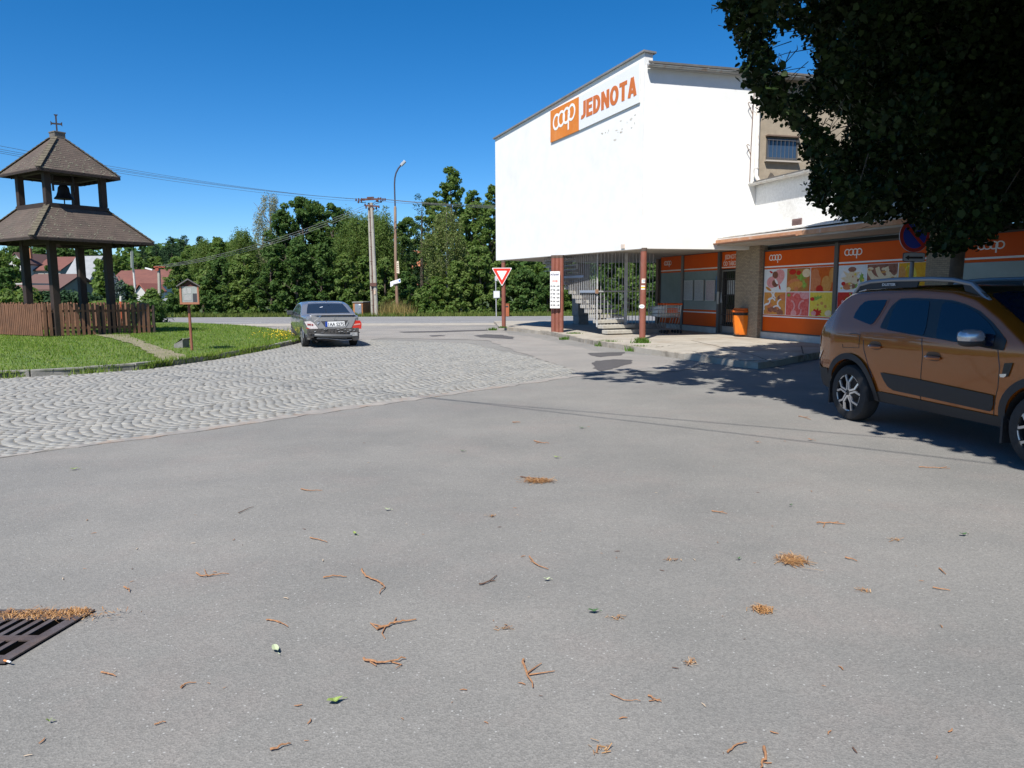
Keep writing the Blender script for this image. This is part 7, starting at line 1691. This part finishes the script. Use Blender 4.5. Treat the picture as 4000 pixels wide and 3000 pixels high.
    for _ in range(16): y = rr.uniform(-.7, .7); z = rr.uniform(.48, .60); b.box((-2.31, y, z), (.02, rr.uniform(.03, .09), rr.uniform(.008, .02)), rr.uniform(-.4, .4))
    put('bright_scraps', b.mesh('p'), SIL)
    b = MB(); b.tube([(-2.30, .58, .42), (-2.38, .3, .40), (-2.38, -.3, .37), (-2.30, -.62, .36)], .055, 8); put('crash_beam', b.mesh('p'), M('beam grey', (.11, .115, .12), .5, metal=.4), None, 40)
    b = MB(); b.tube([(-2.30, .52, .31), (-2.36, .2, .30), (-2.36, -.3, .24), (-2.30, -.55, .25)], .014, 6); b.tube([(-2.30, .5, .34), (-2.34, .0, .33), (-2.32, -.4, .30)], .010, 6); put('hanging_strip', b.mesh('p'), SIL)
    b = MB(); b.box((-2.22, .70, .42), (.12, .16, .18), .3); put('torn_wing', b.mesh('p'), MESS); b = MB(); b.box((-2.16, -.70, .34), (.20, .24, .28), -.25); cw = put('bumper_end', b.mesh('p'), M('bumper end', (.17, .16, .155), .5, col2=(.11, .10, .10), scale=4)); bv = cw.modifiers.new('bevel', 'BEVEL'); bv.width = .08; bv.segments = 4
    b = MB(); b.box((-2.34, -.62, .42), (.06, .22, .11)); b.box((-2.385, -.52, .42), (.01, .05, .05)); put('beam_bracket', b.mesh('p'), SIL)
    b = MB(); b.box((-1.7, 0, .28), (1.0, 1.3, .10)); b.tube([(-2.2, .5, .25), (-1.6, .5, .25)], .07, 10); put('underside', b.mesh('p'), M('wheel well', (.008, .008, .008)))
    b = MB(); b.tube([(-1.0, 0, 1.43), (-1.08, 0, 1.49)], .012, 6); put('aerial', b.mesh('a'), BLKT)
    b = MB(); b.tube([(-.78, -.55, 1.395), (-.77, 0, 1.405), (-.78, .55, 1.395)], .010, 6); put('rear_edge_trim', b.mesh('a'), SIL)
    for sgn in (-1, 1):
        for xa in (-1.38, 1.38): wheel(t, xa*k, sgn*.765*k, .31*k, .31*k, .21*k, 'seven', sgn)
saloon()
# ---------------------------------------------------------------- no-parking sign behind the SUV
NY = 15.5
nps = thing('no_parking_sign', 'round blue and red no-parking sign with an arrow plate, half hidden by linden leaves', 'road sign', AT(3572, 1300, NY)); nps.location.z = .13; WM[nps.name] = Matrix.Translation(nps.location)
ctr = AT(3572, 919, NY); NX = Vector((.985, .17, 0)).normalized(); NN = Vector((.17, -.985, 0)).normalized()
b = MB(); b.tube([(ctr.x+.0, NY+.05, .1), (ctr.x+.02, NY+.05, ctr.z+.3)], .04, 12); b.build('pole', M('galvanised', (.16, .17, .19), .5, metal=.4), nps, smooth=40)
def disc(r, off, dep, mat, name, par=None):
    b = MB(); b.prism([ctr+NX*r*math.cos(2*math.pi*k/40)+Vector((0, 0, r*math.sin(2*math.pi*k/40)))+NN*off for k in range(40)], NN*dep); return b.build(name, mat, par or nps)
Rn = .35
disc(Rn, 0, .012, M('sign white rim', (.5, .52, .54), .4), 'back_plate'); disc(Rn*.975, .0125, .002, M('sign deep red', (.50, .03, .02), .4), 'red_ring'); disc(Rn*.76, .0150, .002, M('sign blue deep', (.015, .05, .42), .4), 'blue_field')
b = MB(); d1 = (NX*.7071-Vector((0, 0, .7071))); d2 = (NX*.7071+Vector((0, 0, .7071))); o = ctr+NN*.0175
b.prism([o-d1*Rn*.78-d2*.035, o+d1*Rn*.78-d2*.035, o+d1*Rn*.78+d2*.035, o-d1*Rn*.78+d2*.035], NN*.002); b.build('red_bar', M('sign deep red', (.5, .03, .02)), nps)
ac = AT(3569, 1004.5, NY); hw_, hh_ = .255, .095
def plate_np(w, h, off, dep, mat, name, r=.025):
    P = rounded([(-w, -h), (w, -h), (w, h), (-w, h)], .18); b = MB(); b.prism([ac+NX*x+Vector((0, 0, z))+NN*off for x, z in P], NN*dep); return b.build(name, mat, nps)
plate_np(hw_, hh_, 0, .012, M('arrow plate rim', (.03, .035, .04), .5), 'arrow_plate_rim'); plate_np(hw_-.012, hh_-.012, .0125, .002, M('arrow plate', (.42, .45, .48), .35), 'arrow_plate')
b = MB(); b.prism([ac+NX*x+Vector((0, 0, z-.01))+NN*.015 for x, z in [(-.21, 0), (-.125, .048), (-.115, .022), (.20, .022), (.20, -.022), (-.115, -.022), (-.125, -.048)]], NN*.002); b.build('arrow', M('arrow black', (.012, .012, .015), .5), nps)
# ---------------------------------------------------------------- drain grate, litter and twigs on the asphalt
gx1, gy1 = -2.03, 3.60
ga = G(372, 2390); gb = G(20, 2600); gx1 = ga.x; gy1 = ga.y; gx0 = gx1-.56; gy0 = gb.y
dg = thing('drain_grate', 'rusty iron drain grate with slanting slots sunk in the asphalt at the left edge', 'drain', (gx1-.28, (gy0+gy1)/2, 0))
IRON = M('drain iron', (.115, .10, .10), .6, metal=.3, col2=(.085, .065, .06), scale=9, stain=(.15, .09, .06), sscale=6, samt=.6, bump=.3, bscale=60)
sk_ = (gb.x-gx1)/(gy0-gy1)                     # the frame's right side is not square to the lot
def gp(u, v, z): y = gy1+(gy0-gy1)*v; x = gx1+(gb.x-gx1)*v-.56*u; return Vector((x, y, z))
b = MB(); b.prism([gp(0, 0, .004), gp(1, 0, .004), gp(1, 1, .004), gp(0, 1, .004)], (0, 0, .004)); b.build('pit_plate', M('pit black', (.002, .002, .002), 1, spec=0), dg)  # flush black plate; the darkness of the depth is put into its colour
b = MB()
def gbar(u0, v0, u1, v1, z=.0085, h=.007): b.prism([gp(u0, v0, z), gp(u1, v0, z), gp(u1, v1, z), gp(u0, v1, z)], (0, 0, h))
gbar(0, 0, 1, .20); gbar(0, .201, .10, .999); gbar(.101, .88, 1, .999); gbar(.101, .53, 1, .62)
for k in range(8):
    u0 = .20+k*.105; gbar(u0-.0, .202, u0+.05, .528, .0085, .006); gbar(u0, .622, u0+.05, .878, .0085, .006)
b.build('grate_bars', IRON, dg)
def needle_litter(name, label, cx, cy, sx, sy, n, ln, cols, z=.006, kind=None, group=None, h=.02):
    """flat litter: many thin bits"""
    P = RNG.normal(0, 1, (n, 2))*np.array([sx, sy])+np.array([cx, cy]); a = RNG.uniform(0, 6.28, n); L_ = ln*RNG.uniform(.4, 1.4, n); wd = RNG.uniform(.0010, .0024, n); zz = z+RNG.uniform(0, h, n)
    V = np.zeros((n, 4, 3)); ca, sa = np.cos(a), np.sin(a); tl = RNG.normal(0, .006, n)
    for i, (s, w_) in enumerate([(-1, -1), (1, -1), (1, 1), (-1, 1)]):
        V[:, i, 0] = P[:, 0]+s*L_*.5*ca-w_*wd*sa; V[:, i, 1] = P[:, 1]+s*L_*.5*sa+w_*wd*ca; V[:, i, 2] = np.maximum(zz+s*tl, z)
    me = np_mesh(name, V.reshape(-1, 3), np.arange(n*4).reshape(n, 4)); o = link_mesh(name, me, leaf_mat('litter '+cols, {'straw': [(.32, .155, .055), (.42, .24, .10), (.22, .105, .05), (.50, .34, .19)]}[cols], .1)); tag(o, label, 'plant litter', group, kind); return o
lg = gp(.45, .08, 0); needle_litter('leaf_litter', 'brown needle litter piled along the far edge of the drain grate', lg.x-.02, lg.y-.02, .17, .030, 800, .022, 'straw', .0165, 'stuff', None, .006)
lg = gp(.03, .03, 0); needle_litter('leaf_litter', 'brown needle litter in the corner of the drain grate', lg.x-.05, lg.y-.02, .03, .018, 260, .02, 'straw', .0165, 'stuff', None, .006)
TWG = M('dry twig', (.38, .19, .085), .85, col2=(.23, .115, .06), scale=60); TWD = M('dark twig', (.11, .06, .04), .85)
def twig(pts, label, r=.006, branches=(), mat=None, group='dry twigs on the asphalt'):
    r *= .68; t = MB(); P = [G(*p, .004+r) for p in pts]; rr = random.Random(int(pts[0][0]))
    Q = []
    for i in range(len(P)-1):
        for k in range(4): Q.append(P[i].lerp(P[i+1], k/4)+Vector((rr.uniform(-1, 1)*r, rr.uniform(-1, 1)*r, abs(rr.gauss(0, r*.8)))))
    Q.append(P[-1]); t.tube(Q, [r*(1.15-.7*i/len(Q)) for i in range(len(Q))], 6)
    for br in branches: t.tube([G(*p, .004+r*.8) for p in br], [r*.7, r*.5, r*.3][:len(br)] if len(br) <= 3 else r*.6, 5)
    o = t.build('twig', mat or TWG); tag(o, label, 'twig', group); return o
# positions measured on the photograph: x0 1300 + x/.8193, y0 1500 + y/.8193 and x/1.106, 1800 + y/1.106
def za(*p): return [(1300+x/.8193, 1500+y/.8193) for x, y in p]
def zb_(*p): return [(x/1.106, 1800+y/1.106) for x, y in p]
twig(zb_((1632, 728), (1690, 705), (1740, 692), (1798, 684)), 'branched orange-brown twig, the largest left of centre', .008, [zb_((1665, 715), (1650, 745), (1664, 768)), zb_((1632, 728), (1600, 700)), zb_((1700, 700), (1712, 678)), zb_((1660, 718), (1632, 710), (1604, 702))])
twig(zb_((1570, 856), (1615, 872), (1680, 870), (1752, 852)), 'curved orange-brown twig below the largest branched one', .008, [zb_((1690, 868), (1735, 880), (1710, 895)), zb_((1600, 868), (1625, 884))])
twig(zb_((1562, 470), (1580, 500), (1630, 520), (1660, 545), (1640, 573)), 'hook-shaped brown twig left of centre', .007, [zb_((1630, 520), (1655, 530))])
twig(za((608, 882), (620, 925), (640, 970)), 'three-armed brown twig near the bottom centre', .008, [za((622, 925), (650, 905), (668, 893)), za((628, 930), (670, 924), (710, 918))])
twig(zb_((845, 488), (885, 500), (930, 492), (990, 488)), 'orange twig with a short fork, left of the hook-shaped twig', .006, [zb_((895, 498), (882, 468)), zb_((900, 497), (925, 488))])
twig(za((628, 552), (650, 578), (690, 592)), 'thin bent twig in the middle of the lot', .006, [za((645, 570), (632, 566))])
twig(za((468, 642), (500, 632), (525, 612)), 'short dark bent twig left of the middle of the lot', .006, [za((505, 630), (520, 628))], TWD)
twig(zb_((1300, 122), (1340, 130), (1392, 127)), 'straight orange twig above the leaf litter, left of centre', .006)
twig(zb_((1165, 1247), (1210, 1238), (1255, 1220)), 'straight brown twig lowest in the picture', .006)
twig(zb_((1340, 332), (1380, 340), (1414, 352)), 'thin straight twig left of the middle of the lot', .005)
twig(zb_((1030, 226), (1060, 212), (1095, 198)), 'thin dark twig lying diagonally at the left', .004, (), TWD)
twig(zb_((1400, 505), (1440, 498), (1497, 500)), 'flat twig between the forked twig and the hook-shaped twig', .006)
twig(za((1550, 446), (1590, 444), (1640, 448)), 'orange branched twig left of the small green leaf at the right', .007, [za((1575, 445), (1570, 458)), za((1600, 444), (1618, 440))])
twig(za((1212, 406), (1235, 410), (1262, 414)), 'small straight twig right of the middle of the lot', .006, [za((1235, 410), (1250, 406))])
twig(za((1876, 266), (1925, 268), (1975, 270)), 'orange twig below the front wheel of the brown-orange car', .006, [za((1940, 269), (1965, 264))])
twig(za((1490, 103), (1508, 106), (1530, 114)), 'orange twig at the shadow edge by the rear wheel', .007, [za((1505, 106), (1522, 105))])
twig(za((575, 123), (600, 122)), 'small twig near the cobbles in front of the tar patch', .008); twig(za((645, 182), (670, 188), (692, 190)), 'curly twig above the round bark heap', .007, [za((660, 186), (650, 190))])
twig(za((1640, 555), (1678, 566)), 'short twig right of the large needle tuft', .006); twig(za((1940, 590), (1962, 608)), 'short slanting twig at the far right', .005); twig(za((1920, 652), (1976, 660)), 'straight twig low at the far right', .005)
twig(za((1262, 1180), (1290, 1155), (1325, 1147)), 'curved twig at the bottom right of centre', .005); twig(za((1385, 1165), (1380, 1200), (1370, 1226)), 'bark strip at the very bottom edge', .008)
twig(za((888, 992), (930, 1012), (985, 1014)), 'long thin grass stem low in the middle of the lot', .003); twig(za((1010, 996), (1030, 1010), (1052, 1016)), 'frayed twig low in the middle of the lot', .005, [za((1012, 1014), (1048, 1008))])
twig(zb_((440, 912), (470, 922), (500, 930)), 'frayed twig right below the drain grate', .005, [zb_((465, 920), (490, 920))]); twig(zb_((780, 978), (805, 962), (848, 956)), 'thin forked twig below the drain grate level', .004, [zb_((800, 965), (782, 982))]); twig(zb_((670, 1140), (690, 1130), (716, 1128)), 'thin bent twig at the lower left', .004)
twig(zb_((1150, 686), (1190, 690), (1245, 716)), 'thin twig above the pale green leaf', .005, [zb_((1185, 690), (1210, 700))]); twig(zb_((535, 545), (552, 552), (560, 565)), 'short curled twig above the drain grate', .006)
needle_litter('bark_heap', 'round heap of flattened bark strips in the middle of the lot', *G(1300+655/.8193, 1500+312/.8193)[:2], .055, .035, 300, .07, 'straw', .003, None, None, .02)
twig(za((602, 296), (640, 302), (690, 304)), 'dark twig across the round bark heap', .007, (), TWD)
needle_litter('needle_tuft', 'large tuft of orange-brown needles at the right of the lot', *G(1300+1470/.8193, 1500+568/.8193)[:2], .040, .040, 200, .085, 'straw', .003, None, 'needle tufts on the asphalt', .014)
needle_litter('needle_tuft', 'compact fan of orange needles below the large tuft', *G(1300+1370/.8193, 1500+724/.8193)[:2], .020, .022, 130, .05, 'straw', .003, None, 'needle tufts on the asphalt', .010)
for k, (x, y) in enumerate([(1145, 896), (1085, 565), (1705, 665), (510, 424), (905, 752), (545, 785), (1800, 500), (870, 1170)]):
    needle_litter('needle_tuft', 'very small sparse clump of dry needles on the asphalt', *G(1300+x/.8193, 1500+y/.8193)[:2], .022, .014, 16, .035, 'straw', .003, None, 'needle tufts on the asphalt', .01)
GL_ = {'g': M('fallen leaf green', (.17, .25, .05), .7, col2=(.24, .31, .09), scale=40), 'd': M('fallen leaf dark', (.05, .11, .04), .7), 'p': M('fallen leaf pale', (.34, .40, .24), .7, col2=(.40, .45, .3), scale=40), 'b': M('fallen leaf brown', (.28, .12, .05), .7)}
def leaf(px, py, size, ang, kind, label, aspect=.24):
    size *= .7
    p = G(px, py, .006); b = MB(); rr = random.Random(int(px*7+py)); P = []
    for i in range(12):
        f = i/11; w_ = math.sin(math.pi*f**.8)*size*aspect*rr.uniform(.85, 1.1); P.append((f*size-size/2, w_))
    V = []; 
    for x, w_ in P:
        zc = .004+.012*abs(math.sin(x/size*3)); V += [Vector((x, -w_, zc+w_*.3)), Vector((x, 0, zc)), Vector((x, w_, zc+w_*.25))]
    for i in range(11):
        for j in range(2): b.f.append([3*i+j, 3*i+3+j, 3*i+4+j, 3*i+1+j])
    R_ = Matrix.Rotation(ang, 4, 'Z'); b.v = [p+R_ @ v for v in V]; b.tube([p+R_ @ Vector((size*.5, 0, .006)), p+R_ @ Vector((size*.75, size*.06, .004))], .0015, 4)
    o = b.build('fallen_leaf', GL_[kind]); tag(o, label, 'leaf', 'fallen leaves on the asphalt')
leaf(1192/1.106, 1800+820/1.106, .10, -1.0, 'p', 'large pale green leaf lying left of the curved twig'); leaf(1447/1.106, 1800+1042/1.106, .095, .5, 'g', 'bright green curled leaf near the bottom, the largest green one')
leaf(320/1.106, 1800+38/1.106, .10, .6, 'g', 'green leaf near the cobbles at the far left'); leaf(1535/1.106, 1800+318/1.106, .065, -.8, 'g', 'small yellow-green leaf left of the middle of the lot'); leaf(1675/1.106, 1800+213/1.106, .07, 0, 'p', 'small pale leaf above the yellow-green one')
leaf(1300+835/.8193, 1500+730/.8193, .085, .1, 'd', 'dark green leaf in the centre of the foreground'); leaf(1300+2018/.8193, 1500+484/.8193, .085, .2, 'd', 'dark green leaf at the far right'); leaf(1300+716/.8193, 1500+236/.8193, .09, -.3, 'g', 'yellow-green leaf above right of the bark heap')
leaf(1300+797/.8193, 1500+142/.8193, .10, 0, 'd', 'dark leaf farther back above the bark heap'); leaf(1300+1530/.8193, 1500+180/.8193, .10, -.6, 'b', 'curled brown leaf in front of the rear wheel'); leaf(1300+1358/.8193, 1500+188/.8193, .09, .1, 'b', 'dark brown leaf left of the curled brown one'); leaf(1300+686/.8193, 1500+628/.8193, .06, .2, 'p', 'thin pale leaf below the bent twig in the middle')
leaf(1300+1298/.8193, 1500+562/.8193, .05, .4, 'd', 'tiny green leaf right of the middle of the lot'); leaf(1300+1465/.8193, 1500+390/.8193, .05, .4, 'd', 'tiny green leaf above the orange branched twig'); leaf(214/1.106, 1800+1130/1.106, .035, .4, 'g', 'tiny yellow-green leaf at the lower left'); leaf(1300+415/.8193, 1500+216/.8193, .08, .1, 'd', 'dark leaf left of the curly twig')
# cigarette end on the grate
q = G(26, 2582, .02); b = MB(); d = Vector((.9, -.35, 0)).normalized(); b.tube([q-d*.016, q+d*.004], .004, 8); ce = thing('cigarette_end', 'white and orange cigarette end at the lower edge of the drain grate', 'cigarette end', q); b.build('filter', M('filter orange', (.62, .22, .06), .7), ce); b = MB(); b.tube([q+d*.0045, q+d*.026], .004, 8); b.build('paper', M('cig white', (.75, .74, .72), .7), ce)
def crumbs():
    rr = random.Random(77)
    base = None
    for k in range(110):
        px = rr.uniform(60, 3950); py = 1640+(rr.random()**1.4)*1340
        if py < 1900 and (px < 1400 or px > 3100): continue
        p = G(px, py, .004); a = rr.uniform(0, 6.28); ln = rr.uniform(.012, .035)
        if base is None:
            me_s = []
            for q in range(4):
                b = MB(); b.tube([(-.5, 0, .12), (0, .1*(q-1.5), .16), (.5, 0, .12)], [.09, .13, .06], 5); me_s.append(b.mesh('bark_crumb')); me_s[-1].materials.append([TWG, TWD, M('crumb pale', (.42, .33, .24), .8), TWG][q])
            base = True
        o = bpy.data.objects.new('bark_crumb', rr.choice(me_s)); COL.objects.link(o); o.location = p; o.rotation_euler = (0, 0, a); o.scale = (ln, ln*.8, ln*.5); tag(o, 'tiny crumb of bark or twig lying on the grey asphalt', 'bark crumb', 'bark crumbs on the asphalt')
crumbs()
